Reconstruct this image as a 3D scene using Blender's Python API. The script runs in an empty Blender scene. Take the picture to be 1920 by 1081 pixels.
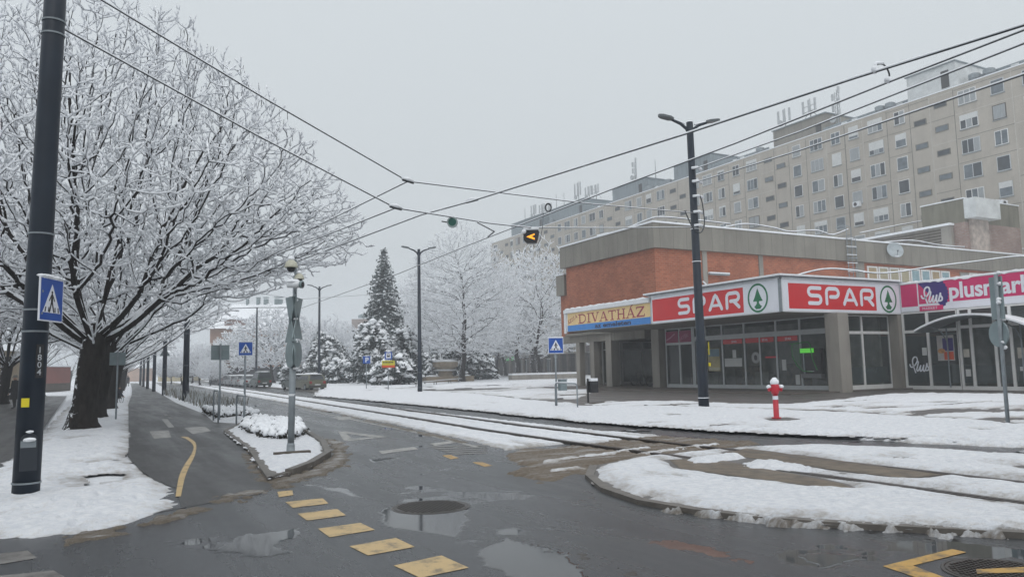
import bpy, math, random
import numpy as np
from mathutils import Vector, Matrix
SC = bpy.context.scene
COL = SC.collection
# ------------------------------------------------------------ camera, sky, sun, exposure
F = 1442.; PITCH = math.radians(5.95); ROLL = math.radians(-1.2); YAW = math.radians(28.4); EYE = 1.6
_s, _c = math.sin(YAW), math.cos(YAW)
FW = np.array([_s*math.cos(PITCH), _c*math.cos(PITCH), math.sin(PITCH)])
_up = np.array([-_s*math.sin(PITCH), -_c*math.sin(PITCH), math.cos(PITCH)])
_rt = np.array([_c, -_s, 0.])
RT = _rt*math.cos(ROLL)+_up*math.sin(ROLL); UP = -_rt*math.sin(ROLL)+_up*math.cos(ROLL)
CAM = np.array([0, 0, EYE])
cd = bpy.data.cameras.new('camera'); cam = bpy.data.objects.new('camera', cd); COL.objects.link(cam)
cd.sensor_width = 36.; cd.lens = F/1920*36; cd.clip_end = 3000; cd.clip_start = .1
cam.matrix_world = Matrix(((RT[0], UP[0], -FW[0], 0), (RT[1], UP[1], -FW[1], 0), (RT[2], UP[2], -FW[2], EYE), (0, 0, 0, 1)))
SC.camera = cam
w = bpy.data.worlds.new('World'); SC.world = w; w.use_nodes = True
nt = w.node_tree; nt.nodes.clear()
SUN_EL, SUN_ROT = math.radians(48), math.radians(200)
wo = nt.nodes.new('ShaderNodeOutputWorld'); bg = nt.nodes.new('ShaderNodeBackground')
sky = nt.nodes.new('ShaderNodeTexSky'); sky.sky_type = 'NISHITA'; sky.sun_disc = False
sky.sun_elevation = SUN_EL; sky.sun_rotation = SUN_ROT; sky.dust_density = 6; sky.air_density = 1.2
hs = nt.nodes.new('ShaderNodeHueSaturation'); hs.inputs['Saturation'].default_value = .25; hs.inputs['Value'].default_value = .55
tc = nt.nodes.new('ShaderNodeTexCoord'); sx = nt.nodes.new('ShaderNodeSeparateXYZ')
rp = nt.nodes.new('ShaderNodeValToRGB')   # overcast cloud deck, brighter overhead
rp.color_ramp.elements[0].position = 0.; rp.color_ramp.elements[0].color = (.58, .625, .65, 1)
rp.color_ramp.elements[1].position = 1.; rp.color_ramp.elements[1].color = (1.25, 1.29, 1.33, 1)
e_ = rp.color_ramp.elements.new(.46); e_.color = (.67, .72, .752, 1)
vm = nt.nodes.new('ShaderNodeVectorMath'); vm.operation = 'SCALE'; vm.inputs['Scale'].default_value = 10.
mx = nt.nodes.new('ShaderNodeMix'); mx.data_type = 'RGBA'; mx.inputs['Factor'].default_value = .9
L = nt.links.new
L(tc.outputs['Generated'], sx.inputs[0]); L(sx.outputs['Z'], rp.inputs[0]); L(rp.outputs[0], vm.inputs[0])
L(sky.outputs[0], hs.inputs['Color']); L(hs.outputs[0], mx.inputs[6]); L(vm.outputs[0], mx.inputs[7])
L(mx.outputs[2], bg.inputs[0]); L(bg.outputs[0], wo.inputs[0]); bg.inputs[1].default_value = .1
sl = bpy.data.lights.new('sun', 'SUN'); sl.energy = .55; sl.angle = math.radians(40); sl.color = (1, .97, .93)
so = bpy.data.objects.new('sun', sl); COL.objects.link(so)
so.rotation_euler = (math.radians(90)-SUN_EL, 0, math.radians(180)-SUN_ROT)
SC.view_settings.view_transform = 'Standard'; SC.view_settings.look = 'None'; SC.view_settings.exposure = .10; SC.view_settings.gamma = 1
SC.cycles.use_denoising = True
SC.cycles.max_bounces = 6; SC.cycles.diffuse_bounces = 3; SC.cycles.glossy_bounces = 3; SC.cycles.transparent_max_bounces = 12
SC.cycles.volume_bounces = 1; SC.cycles.caustics_reflective = False; SC.cycles.caustics_refractive = False

# ------------------------------------------------------------ survey: where photo points lie on real planes
def ray(x, y):
    d = FW*F+RT*(x-960)+UP*(540.5-y); return d/np.linalg.norm(d)
def G(x, y, z=0.): d = ray(x, y); return CAM+d*((z-EYE)/d[2])
def PX(x, y, X): d = ray(x, y); return CAM+d*(X/d[0])
def PY(x, y, Y): d = ray(x, y); return CAM+d*(Y/d[1])
def PD(x, y, D): d = ray(x, y); return CAM+d*(D/(d@FW))
def g2(pts, z=0.): return [tuple(G(x, y, z)[:2]) for x, y in pts]
rng = random.Random(7); nr = np.random.RandomState(7)

# ------------------------------------------------------------ materials
MATS = {}
def N_(m, t): return m.node_tree.nodes.new(t)
def mat(name, col, rough=.6, metal=0., var=.12, vs=3., bump=0., bs=30., spec=.5, emit=0., emc=None, streak=None):
    """plain surface with procedural colour variation and bump"""
    if name in MATS: return MATS[name]
    m = bpy.data.materials.new(name); m.use_nodes = True; MATS[name] = m
    b = m.node_tree.nodes['Principled BSDF']; lk = m.node_tree.links.new
    b.inputs['Roughness'].default_value = rough; b.inputs['Metallic'].default_value = metal
    b.inputs['Specular IOR Level'].default_value = spec
    tc = N_(m, 'ShaderNodeTexCoord'); no = N_(m, 'ShaderNodeTexNoise'); no.inputs['Scale'].default_value = vs; no.inputs['Detail'].default_value = 6
    src = tc.outputs['Object']
    if streak:
        mp = N_(m, 'ShaderNodeMapping'); mp.inputs['Scale'].default_value = streak; lk(src, mp.inputs[0]); src = mp.outputs[0]
    lk(src, no.inputs['Vector'])
    r = N_(m, 'ShaderNodeValToRGB'); c = np.array(col)
    r.color_ramp.elements[0].position = .3; r.color_ramp.elements[0].color = (*np.clip(c*(1-var), 0, 1), 1)
    r.color_ramp.elements[1].position = .7; r.color_ramp.elements[1].color = (*np.clip(c*(1+var), 0, 1), 1)
    lk(no.outputs[0], r.inputs[0]); lk(r.outputs[0], b.inputs['Base Color'])
    if bump:
        n2 = N_(m, 'ShaderNodeTexNoise'); n2.inputs['Scale'].default_value = bs; n2.inputs['Detail'].default_value = 4
        lk(src, n2.inputs['Vector'])
        bp = N_(m, 'ShaderNodeBump'); bp.inputs['Strength'].default_value = bump; bp.inputs['Distance'].default_value = .02
        lk(n2.outputs[0], bp.inputs['Height']); lk(bp.outputs[0], b.inputs['Normal'])
    if emit:
        b.inputs['Emission Color'].default_value = (*(emc or col), 1); b.inputs['Emission Strength'].default_value = emit
    return m
def ramp(m, src, p0, p1, c0=(0, 0, 0, 1), c1=(1, 1, 1, 1)):
    r = N_(m, 'ShaderNodeValToRGB'); e = r.color_ramp.elements
    e[0].position = p0; e[0].color = c0; e[1].position = p1; e[1].color = c1
    m.node_tree.links.new(src, r.inputs[0]); return r.outputs[0]
def noise(m, src, scale, detail=5, rough=.55, stretch=None):
    if stretch:
        mp = N_(m, 'ShaderNodeMapping'); mp.inputs['Scale'].default_value = stretch; m.node_tree.links.new(src, mp.inputs[0]); src = mp.outputs[0]
    n = N_(m, 'ShaderNodeTexNoise'); n.inputs['Scale'].default_value = scale; n.inputs['Detail'].default_value = detail; n.inputs['Roughness'].default_value = rough
    m.node_tree.links.new(src, n.inputs['Vector']); return n.outputs[0]
def mixc(m, f, a, b, blend='MIX'):
    x = N_(m, 'ShaderNodeMix'); x.data_type = 'RGBA'; x.blend_type = blend
    for s, v in ((x.inputs[0], f), (x.inputs[6], a), (x.inputs[7], b)):
        if hasattr(v, 'is_linked'): m.node_tree.links.new(v, s)
        else: s.default_value = v if not isinstance(v, tuple) or len(v) == 4 else (*v, 1)
    return x.outputs[2]
def mathn(m, op, a, b=0., c=None):
    x = N_(m, 'ShaderNodeMath'); x.operation = op
    if c is not None: x.inputs[2].default_value = c
    for s, v in ((x.inputs[0], a), (x.inputs[1], b)):
        if hasattr(v, 'is_linked'): m.node_tree.links.new(v, s)
        else: s.default_value = v
    return x.outputs[0]
def newmat(name):
    m = bpy.data.materials.new(name); m.use_nodes = True; MATS[name] = m
    return m, m.node_tree.nodes['Principled BSDF'], m.node_tree.links.new, N_(m, 'ShaderNodeTexCoord')
def bumpn(m, b, h, strength, dist):
    bp = N_(m, 'ShaderNodeBump'); bp.inputs['Strength'].default_value = strength; bp.inputs['Distance'].default_value = dist
    m.node_tree.links.new(h, bp.inputs['Height']); m.node_tree.links.new(bp.outputs[0], b.inputs['Normal'])

def snow_ground(name, slushcol=(.17, .155, .14), streak=None, sl=.0, grit=.5):
    m, b, lk, tc = newmat(name); o = tc.outputs['Object']
    at = N_(m, 'ShaderNodeAttribute'); at.attribute_name = 'dirt'
    n1 = noise(m, o, 1.1, 9, .68, streak); n2 = noise(m, o, 9, 7, .65, streak); n3 = noise(m, o, 60, 4, .7)
    f = mathn(m, 'ADD', mathn(m, 'MULTIPLY', at.outputs['Fac'], .8), mathn(m, 'MULTIPLY', mathn(m, 'SUBTRACT', n1, .5-sl), 1.3))
    f = mathn(m, 'ADD', f, mathn(m, 'MULTIPLY', mathn(m, 'SUBTRACT', n2, .5), 1.1))
    f = ramp(m, f, .28, .80)
    base = mixc(m, ramp(m, n2, .35, .65), (.70, .725, .77), (.88, .89, .91))
    sc = mixc(m, n2, slushcol, tuple(min(1, c*2.4) for c in slushcol))
    c = mixc(m, f, base, sc)
    g = mathn(m, 'MULTIPLY', ramp(m, n3, .66, .72), mathn(m, 'ADD', mathn(m, 'MULTIPLY', f, .8), grit*.35))
    lk(mixc(m, g, c, (.06, .052, .045)), b.inputs['Base Color'])
    lk(mathn(m, 'SUBTRACT', .66, mathn(m, 'MULTIPLY', f, .30)), b.inputs['Roughness']); b.inputs['Specular IOR Level'].default_value = .25
    h = mathn(m, 'ADD', noise(m, o, 6, 9, .68, streak), mathn(m, 'MULTIPLY', noise(m, o, 30, 5), .35))
    bumpn(m, b, h, 1., .09)
    return m
SNOWG = snow_ground('ground_snow')
SNOWT = snow_ground('track_snow', (.17, .155, .135), (1, .22, 1), .05)
SNOWR = snow_ground('trodden_snow', (.21, .195, .18), (.35, 1, 1), .16)
SLUSH = snow_ground('brown_slush', (.092, .076, .058), (.3, 2.2, 1), .58)
SNOW = mat('snow', (.84, .86, .89), .6, 0, .04, 4, .4, 20, .25)
def asphalt(name, col, wet, pud=.62, tint=(.05, .05, .05)):
    m, b, lk, tc = newmat(name); o = tc.outputs['Object']
    big = noise(m, o, .35, 7, .6); fine = noise(m, o, 140, 3, .7); mid = noise(m, o, 2.2, 6, .6)
    c = mixc(m, mid, tuple(v*.75 for v in col), tuple(v*1.25 for v in col))
    c = mixc(m, mathn(m, 'MULTIPLY', ramp(m, fine, .55, .75), .5), c, tuple(v*3.0 for v in col))
    pm = ramp(m, mathn(m, 'ADD', big, mathn(m, 'MULTIPLY', mathn(m, 'SUBTRACT', mid, .5), .16)), pud, pud+.02)
    lk(mixc(m, pm, c, tuple(v*.55 for v in col)), b.inputs['Base Color'])
    trk_ = noise(m, o, 1.6, 6, .6, (1, .10, 1)); r0 = mathn(m, 'MULTIPLY_ADD', mathn(m, 'ADD', mathn(m, 'MULTIPLY', mid, .5), mathn(m, 'MULTIPLY', ramp(m, trk_, .38, .62), .5)), .3, wet)
    lk(mixc(m, pm, r0, (.035, .035, .035)), b.inputs['Roughness'])
    b.inputs['Specular IOR Level'].default_value = .5
    h = mathn(m, 'MULTIPLY', mixc(m, pm, fine, (.5, .5, .5)), 1.)
    bumpn(m, b, h, .45, .008)
    return m
ROAD = asphalt('wet_asphalt', (.040, .042, .046), .12, .59)
PATH = asphalt('path_asphalt', (.036, .035, .035), .24, .70)
WALK = asphalt('sidewalk_asphalt', (.05, .048, .047), .26, .72)
def bark(name, col, side=.585, hard=1.):
    m, b, lk, tc = newmat(name); o = tc.outputs['Object']
    g = N_(m, 'ShaderNodeNewGeometry'); sx = N_(m, 'ShaderNodeSeparateXYZ'); lk(g.outputs['Normal'], sx.inputs[0])
    n = noise(m, o, 5, 6, .7, (1, 1, .45)); n2 = noise(m, o, 7, 5, .7)
    c = mixc(m, ramp(m, n, .35, .68), tuple(v*.5 for v in col), tuple(v*1.5 for v in col))
    d = mathn(m, 'ADD', mathn(m, 'ADD', mathn(m, 'MULTIPLY', sx.outputs['X'], -.13), mathn(m, 'MULTIPLY', sx.outputs['Y'], .08)), mathn(m, 'MULTIPLY', sx.outputs['Z'], .16))
    f = ramp(m, mathn(m, 'ADD', n2, d), side+.08, side+.10)
    lk(mixc(m, f, c, (.8, .82, .86)), b.inputs['Base Color']); b.inputs['Roughness'].default_value = .85; b.inputs['Specular IOR Level'].default_value = .12
    bumpn(m, b, n, 1., .06); return m
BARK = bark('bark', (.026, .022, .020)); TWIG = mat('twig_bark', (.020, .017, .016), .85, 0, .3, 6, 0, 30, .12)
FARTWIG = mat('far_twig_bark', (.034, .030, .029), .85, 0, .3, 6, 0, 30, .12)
POLE = mat('dark_pole_paint', (.016, .024, .037), .45, .0, .2, 2, .1, 60, .28)
GALV = mat('galvanised_steel', (.24, .27, .29), .5, .3, .15, 5)
SIGNBACK = mat('sign_back', (.20, .25, .26), .5, .1, .12, 4)
WHITE = mat('white_paint', (.72, .74, .76), .4, 0, .05, 2); SWHITE = mat('sign_white', (.76, .78, .84), .35, 0, .03, 1)
BLUE = mat('sign_blue', (.008, .075, .36), .35, 0, .06, 2); BLACK = mat('black_paint', (.012, .012, .014), .4, 0, .1)
RED = mat('sign_red', (.62, .018, .022), .35, 0, .05, 1); GREEN = mat('emblem_green', (.0, .16, .06), .35, 0, .05)
TAN = mat('tan_board', (.78, .57, .27), .5, 0, .06, 1.5); SBLUE = mat('strip_blue', (.04, .22, .58), .45, 0, .06); NAVY = mat('dark_letter', (.01, .015, .06), .5)
MAROON = mat('maroon_letter', (.33, .035, .07), .5, 0, .15, 3); MAGENTA = mat('magenta_board', (.60, .022, .14), .4, 0, .06, 1)
PURPLE = mat('purple_board', (.035, .02, .17), .4, 0, .06); DMAG = mat('magenta_strip', (.26, .02, .09), .5, 0, .1)
YELLOW = mat('yellow_sticker', (.75, .62, .02), .5); ORANGE = mat('orange_red', (.6, .08, .02), .5)
FRAME = mat('window_frame', (.50, .52, .53), .45, .0, .06); WFRAME = mat('white_window_frame', (.68, .68, .67), .5, 0, .05)
BROWN = mat('dirty_brown', (.09, .075, .06), .7, 0, .2)
STEEL = mat('rail_steel', (.05, .042, .036), .35, .5, .3, 8); RUBBER = mat('rubber', (.015, .015, .016), .7); CABLE = mat('cable', (.035, .04, .045), .5)
KERB = mat('kerb_concrete', (.12, .108, .095), .5, 0, .25, 4, .3, 30)
TERR = mat('terrace_concrete', (.115, .10, .09), .5, 0, .2, 1.2, .2, 30)
PAVE = asphalt('wet_paving', (.095, .088, .083), .28, .75)
def worn(name, col, lo=.50, hi=.66):
    m, b, lk, tc = newmat(name); o = tc.outputs['Object']; n = noise(m, o, 5, 10, .72); f = noise(m, o, 60, 4, .7)
    c = mixc(m, f, tuple(v*.75 for v in col), tuple(v*1.2 for v in col))
    g = ramp(m, mathn(m, 'ADD', n, mathn(m, 'MULTIPLY', mathn(m, 'SUBTRACT', f, .5), .35)), lo, hi)
    lk(mixc(m, mathn(m, 'MULTIPLY', g, .8), c, (.05, .045, .04)), b.inputs['Base Color']); b.inputs['Roughness'].default_value = .4; bumpn(m, b, f, .4, .006); return m
YMARK = worn('worn_yellow_paint', (.50, .35, .15)); WMARK = worn('worn_white_paint', (.38, .37, .35), .44, .62)
OMARK = worn('orange_yellow_paint', (.50, .29, .06), .47, .62); GMARK = worn('faint_paint', (.20, .19, .18), .40, .60)
RUST = mat('rust_silt', (.085, .034, .018), .35, 0, .4, 3)
def concrete(name, col, vstreak=1., panel=1.2, wear=.55):
    m, b, lk, tc = newmat(name); o = tc.outputs['Object']
    n = noise(m, o, 1.4, 7, .6, (1, 1, .18)); n2 = noise(m, o, .5, 5, .6); n3 = noise(m, o, 30, 3)
    c = mixc(m, n3, tuple(v*.85 for v in col), tuple(v*1.15 for v in col))
    c = mixc(m, mathn(m, 'MULTIPLY', ramp(m, n, .42, .72), wear), c, tuple(v*.5 for v in col))
    c = mixc(m, mathn(m, 'MULTIPLY', ramp(m, n2, .45, .65), .35), c, tuple(v*1.25 for v in col))
    if panel:
        s = N_(m, 'ShaderNodeSeparateXYZ'); lk(o, s.inputs[0])
        u = mathn(m, 'DIVIDE', mathn(m, 'ADD', s.outputs['X'], s.outputs['Y']), panel)
        fr = mathn(m, 'FRACT', u); ln = mathn(m, 'LESS_THAN', fr, .035)
        c = mixc(m, mathn(m, 'MULTIPLY', ln, .55), c, tuple(v*.3 for v in col))
        fl = mathn(m, 'FLOOR', u); wn = N_(m, 'ShaderNodeTexWhiteNoise'); wn.noise_dimensions = '1D'; lk(fl, wn.inputs['W'])
        c = mixc(m, mathn(m, 'MULTIPLY', wn.outputs[0], .25), c, tuple(v*.6 for v in col))
    lk(c, b.inputs['Base Color']); b.inputs['Roughness'].default_value = .85
    bumpn(m, b, n3, .25, .01); return m
PARAPET = concrete('parapet_concrete', (.24, .225, .195)); COLUMN = concrete('column_concrete', (.30, .28, .25), 1, 0, .75)
BLOCKC = concrete('block_concrete', (.42, .385, .335), 1, 0, .26); JOINT = mat('joint', (.17, .16, .14), .9, 0, .2)
JOINTL = mat('light_joint', (.50, .48, .44), .9); ROOFMETAL = mat('corrugated', (.20, .235, .255), .5, .2, .3, 1.5, 0, 30, .5, streak=(6, 6, .4)); PLASTER = mat('pale_plaster', (.58, .60, .60), .7, 0, .15, 1.5)
def brick(name, c1, c2, mortar, sc=1., dirt=0.):
    m, b, lk, tc = newmat(name); o = tc.outputs['Object']
    s = N_(m, 'ShaderNodeSeparateXYZ'); lk(o, s.inputs[0]); cb = N_(m, 'ShaderNodeCombineXYZ')
    lk(mathn(m, 'ADD', s.outputs['X'], s.outputs['Y']), cb.inputs[0]); lk(s.outputs['Z'], cb.inputs[1])
    t = N_(m, 'ShaderNodeTexBrick'); lk(cb.outputs[0], t.inputs['Vector'])
    t.inputs['Scale'].default_value = 1/sc; t.inputs['Brick Width'].default_value = .42; t.inputs['Row Height'].default_value = .15; t.inputs['Mortar Size'].default_value = .02
    t.inputs['Color1'].default_value = (*c1, 1); t.inputs['Color2'].default_value = (*c2, 1); t.inputs['Mortar'].default_value = (*mortar, 1); t.inputs['Bias'].default_value = -.1
    n = noise(m, o, .7, 6, .65); n2 = noise(m, cb.outputs[0], 5, 4, .6, (.5, 3, 1))
    c = mixc(m, mathn(m, 'MULTIPLY', ramp(m, n2, .58, .72), .35), t.outputs[0], (.55, .33, .22))
    c = mixc(m, mathn(m, 'MULTIPLY', ramp(m, n, .42, .75), .5+dirt), c, tuple(v*.45 for v in c1))
    lk(c, b.inputs['Base Color']); b.inputs['Roughness'].default_value = .85; bumpn(m, b, t.outputs['Fac'], -.5, .01); return m
BRICK = brick('red_brick', (.30, .082, .038), (.44, .135, .065), (.34, .17, .11))
OLDBRICK = brick('old_brick', (.30, .19, .16), (.36, .27, .23), (.34, .31, .29), 1, .2)
def glass(name, tint=.35, dark=(.02, .025, .028)):
    m, b, lk, tc = newmat(name)
    tr = N_(m, 'ShaderNodeBsdfTransparent'); tr.inputs[0].default_value = (.75, .80, .80, 1); mx = N_(m, 'ShaderNodeMixShader')
    b.inputs['Base Color'].default_value = (*dark, 1); b.inputs['Roughness'].default_value = .03; b.inputs['Specular IOR Level'].default_value = .6
    mx.inputs[0].default_value = tint; out = m.node_tree.nodes['Material Output']
    lk(tr.outputs[0], mx.inputs[1]); lk(b.outputs[0], mx.inputs[2]); lk(mx.outputs[0], out.inputs[0]); return m
GLASS = glass('shop_glass', .50, (.085, .10, .10)); GGREEN = glass('green_glass', .6, (.01, .10, .03))
WIN = [mat('pane_dark', (.05, .06, .07), .08, 0, .3, 1.2), mat('pane_grey', (.13, .155, .175), .12, 0, .3, 1.5), mat('pane_curtain', (.30, .32, .33), .3, 0, .25, 4, streak=(5, 5, .3)), mat('pane_shutter', (.60, .61, .60), .5, 0, .06, 2), mat('pane_brown', (.10, .07, .065), .3)]
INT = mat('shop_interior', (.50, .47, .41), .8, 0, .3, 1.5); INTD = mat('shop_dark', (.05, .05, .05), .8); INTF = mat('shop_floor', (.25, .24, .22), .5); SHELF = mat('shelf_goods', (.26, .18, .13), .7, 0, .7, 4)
PAPER = mat('paper', (.55, .56, .55), .7, 0, .06)

# ------------------------------------------------------------ mesh tools
ORG = {}
class MB:
    def __init__(s): s.v = []; s.f = []; s.m = []; s.ms = []
    def mi(s, m):
        if m not in s.ms: s.ms.append(m)
        return s.ms.index(m)
    def add(s, vs, fs, m):
        o = len(s.v); s.v.extend([tuple(map(float, p)) for p in vs]); k = s.mi(m)
        for f in fs: s.f.append(tuple(i+o for i in f)); s.m.append(k)
        return s
    def box(s, x0, x1, y0, y1, z0, z1, m):
        return s.add([(x, y, z) for z in (z0, z1) for x, y in ((x0, y0), (x1, y0), (x1, y1), (x0, y1))],
                     [(3, 2, 1, 0), (4, 5, 6, 7), (0, 1, 5, 4), (1, 2, 6, 5), (2, 3, 7, 6), (3, 0, 4, 7)], m)
    def tube(s, pts, r, n, m, caps=True):
        pts = [np.array(p, float) for p in pts]; K = len(pts)
        rs = r if hasattr(r, '__len__') else [r]*K
        vs = []; fs = []; ref = None
        for i, p in enumerate(pts):
            t = pts[min(i+1, K-1)]-pts[max(i-1, 0)]; t = t/(np.linalg.norm(t)+1e-9)
            if ref is None:
                ref = np.cross(t, (0, 0, 1.) if abs(t[2]) < .9 else (1., 0, 0))
            a = ref-t*(ref@t); a /= np.linalg.norm(a)+1e-9; b = np.cross(t, a); ref = a
            for k in range(n):
                q = 2*math.pi*k/n; vs.append(p+rs[i]*(a*math.cos(q)+b*math.sin(q)))
        for i in range(K-1):
            for k in range(n): fs.append((i*n+k, i*n+(k+1) % n, (i+1)*n+(k+1) % n, (i+1)*n+k))
        if caps: fs += [tuple(range(n))[::-1], tuple(range((K-1)*n, K*n))]
        return s.add(vs, fs, m)
    def lathe(s, prof, c, n, m, axis=2):
        vs = []; fs = []; K = len(prof)
        for r, h in prof:
            for k in range(n):
                q = 2*math.pi*k/n; a, b = r*math.cos(q), r*math.sin(q)
                p = (a, b, h) if axis == 2 else ((h, a, b) if axis == 0 else (a, h, b))
                vs.append((c[0]+p[0], c[1]+p[1], c[2]+p[2]))
        for i in range(K-1):
            for k in range(n): fs.append((i*n+k, i*n+(k+1) % n, (i+1)*n+(k+1) % n, (i+1)*n+k))
        fs += [tuple(range(n))[::-1], tuple(range((K-1)*n, K*n))]
        return s.add(vs, fs, m)
    def blob(s, c, r, m, n=6, k=4, jit=.15):
        vs = [(c[0], c[1], c[2]+r[2])]; fs = []
        for i in range(1, k):
            t = math.pi*i/k
            for j in range(n):
                q = 2*math.pi*j/n; u = 1+rng.uniform(-jit, jit)
                vs.append((c[0]+r[0]*u*math.sin(t)*math.cos(q), c[1]+r[1]*u*math.sin(t)*math.sin(q), c[2]+r[2]*u*math.cos(t)))
        vs.append((c[0], c[1], c[2]-r[2])); e = len(vs)-1
        for j in range(n):
            fs.append((0, 1+j, 1+(j+1) % n)); fs.append((e, e-1-j, e-1-(j+1) % n))
            for i in range(k-2): a = 1+i*n; fs.append((a+j, a+n+j, a+n+(j+1) % n, a+(j+1) % n))
        return s.add(vs, fs, m)
    def prism(s, fr, pts, d0, d1, m):
        n = len(pts)
        a = sum(pts[i][0]*pts[(i+1) % n][1]-pts[(i+1) % n][0]*pts[i][1] for i in range(n))
        if a < 0: pts = pts[::-1]
        vs = [fr(x, y, d0) for x, y in pts]+[fr(x, y, d1) for x, y in pts]
        return s.add(vs, [tuple(range(n))[::-1], tuple(range(n, 2*n))]+[(i, (i+1) % n, n+(i+1) % n, n+i) for i in range(n)], m)
    def rect(s, fr, x0, x1, y0, y1, d0, d1, m): return s.prism(fr, [(x0, y0), (x1, y0), (x1, y1), (x0, y1)], d0, d1, m)
    def stroke(s, fr, pts, wd, d0, d1, m, round_=True):
        p = [np.array(q, float) for q in pts]; L_, R_ = [], []
        for i in range(len(p)):
            t = p[min(i+1, len(p)-1)]-p[max(i-1, 0)]; t /= np.linalg.norm(t)+1e-9; n = np.array([-t[1], t[0]])
            L_.append(p[i]+n*wd/2); R_.append(p[i]-n*wd/2)
        def cap(c, a, sgn): return [c+np.array([math.cos(a+sgn*q), math.sin(a+sgn*q)])*wd/2 for q in np.linspace(0, math.pi, 7)[1:-1]]
        if round_:
            t0 = p[1]-p[0]; t1 = p[-1]-p[-2]
            e = cap(p[-1], math.atan2(t1[1], t1[0])+math.pi/2, -1); b = cap(p[0], math.atan2(t0[1], t0[0])-math.pi/2, -1)
        else: e = b = []
        # ribbon as quads, plus end caps as fans
        vs = []; fs = []; K = len(p)
        for d in (d0, d1):
            for i in range(K): vs.append(fr(*L_[i], d)); vs.append(fr(*R_[i], d))
        o = 2*K
        for i in range(K-1):
            a = 2*i; fs += [(o+a, o+a+1, o+a+3, o+a+2), (a, a+2, o+a+2, o+a), (a+1, o+a+1, o+a+3, a+3)]
        s.add(vs, fs, m)
        for q, e1, e2 in ((e, L_[-1], R_[-1]), (b, R_[0], L_[0])):
            if q:
                pl = [e1]+q+[e2]; s.add([fr(*v, d1) for v in pl], [tuple(range(len(pl)))], m)
        return s
    def build(s, name, parent=None, smooth=False, world=True):
        me = bpy.data.meshes.new(name); off = np.zeros(3)
        if parent is not None and world: off = ORG.get(parent.name, np.zeros(3))
        V = np.array(s.v, float)-off if len(s.v) else np.zeros((0, 3))
        me.from_pydata(V.tolist(), [], s.f)
        for m in s.ms: me.materials.append(m)
        me.polygons.foreach_set('material_index', s.m)
        if smooth: me.polygons.foreach_set('use_smooth', [True]*len(s.f))
        me.update()
        o = bpy.data.objects.new(name, me); COL.objects.link(o)
        if parent is not None: o.parent = parent
        ORG[o.name] = off
        return o
class Fr:
    """a drawing plane: u to the viewer's right, v up, n towards the viewer"""
    def __init__(s, o, u, v=(0, 0, 1)):
        s.o = np.array(o, float); s.u = np.array(u, float)/np.linalg.norm(u); s.v = np.array(v, float); s.n = np.cross(s.u, s.v)
    def __call__(s, x, y, d=0.): return s.o+s.u*x+s.v*y+s.n*d
    def sub(s, x, y, kx=1., ky=1., rot=0.):
        f = Fr(s(x, y), s.u, s.v); c, q = math.cos(rot), math.sin(rot)
        f.u, f.v = (s.u*c+s.v*q)*kx, (s.v*c-s.u*q)*ky; f.n = s.n; return f
def fast(name, V, Q, mi, ms, parent=None, smooth=True):
    me = bpy.data.meshes.new(name); nq = len(Q); k = Q.shape[1]
    me.vertices.add(len(V)); me.vertices.foreach_set('co', np.ascontiguousarray(V, np.float32).ravel())
    me.loops.add(nq*k); me.loops.foreach_set('vertex_index', np.ascontiguousarray(Q, np.int32).ravel())
    me.polygons.add(nq); me.polygons.foreach_set('loop_start', np.arange(0, nq*k, k, dtype=np.int32))
    me.polygons.foreach_set('material_index', np.ascontiguousarray(mi, np.int32))
    me.polygons.foreach_set('use_smooth', np.full(nq, smooth))
    for m in ms: me.materials.append(m)
    me.update(calc_edges=True); me.validate()
    o = bpy.data.objects.new(name, me); COL.objects.link(o)
    if parent is not None: o.parent = parent
    return o
def tag(o, label=None, cat=None, group=None, kind=None):
    if label: o['label'] = label
    if cat: o['category'] = cat
    if group: o['group'] = group
    if kind: o['kind'] = kind
    return o
def thing(name, label, cat, loc=(0, 0, 0), group=None, rz=0.):
    o = bpy.data.objects.new(name, None); COL.objects.link(o); o.location = tuple(map(float, loc)); o.rotation_euler = (0, 0, rz); o.empty_display_size = .2
    ORG[o.name] = np.array(loc, float); return tag(o, label, cat, group)
def dup(root, loc, rz=0., label=None, scale=None, group=None):
    r = root.copy(); COL.objects.link(r); r.location = tuple(map(float, loc)); r.rotation_euler = (0, 0, rz)
    if label: r['label'] = label
    if group: r['group'] = group
    if scale: r.scale = scale if hasattr(scale, '__len__') else (scale,)*3
    for ch in list(root.children):
        c = ch.copy(); COL.objects.link(c); c.parent = r
        for g in list(ch.children):
            d = g.copy(); COL.objects.link(d); d.parent = c
    return r
def text(mb, fr, body, size, m, d=.01, th=.01, bold=0., shear=0., space=1., align='LEFT'):
    cu = bpy.data.curves.new('t', 'FONT'); cu.body = body; cu.size = size; cu.offset = bold*size; cu.extrude = 0; cu.shear = shear; cu.space_character = space; cu.align_x = align; cu.resolution_u = 3; cu.fill_mode = 'FRONT'
    ob = bpy.data.objects.new('t', cu); COL.objects.link(ob)
    dg = bpy.context.evaluated_depsgraph_get(); me = bpy.data.meshes.new_from_object(ob.evaluated_get(dg))
    mb.add([fr(v.co.x, v.co.y, d+th) for v in me.vertices], [tuple(p.vertices) for p in me.polygons], m)
    wd = max((v.co.x for v in me.vertices), default=0)
    bpy.data.objects.remove(ob); bpy.data.curves.remove(cu); bpy.data.meshes.remove(me); return wd
def catmull(pts, n=6):
    p = [np.array(q, float) for q in pts]; p = [2*p[0]-p[1]]+p+[2*p[-1]-p[-2]]; o = []
    for i in range(1, len(p)-2):
        for k in range(n):
            t = k/n; a, b, c, d = p[i-1:i+3]
            o.append(.5*((2*b)+(c-a)*t+(2*a-5*b+4*c-d)*t*t+(3*b-a-3*c+d)*t**3))
    return o+[p[-2]]
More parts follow.
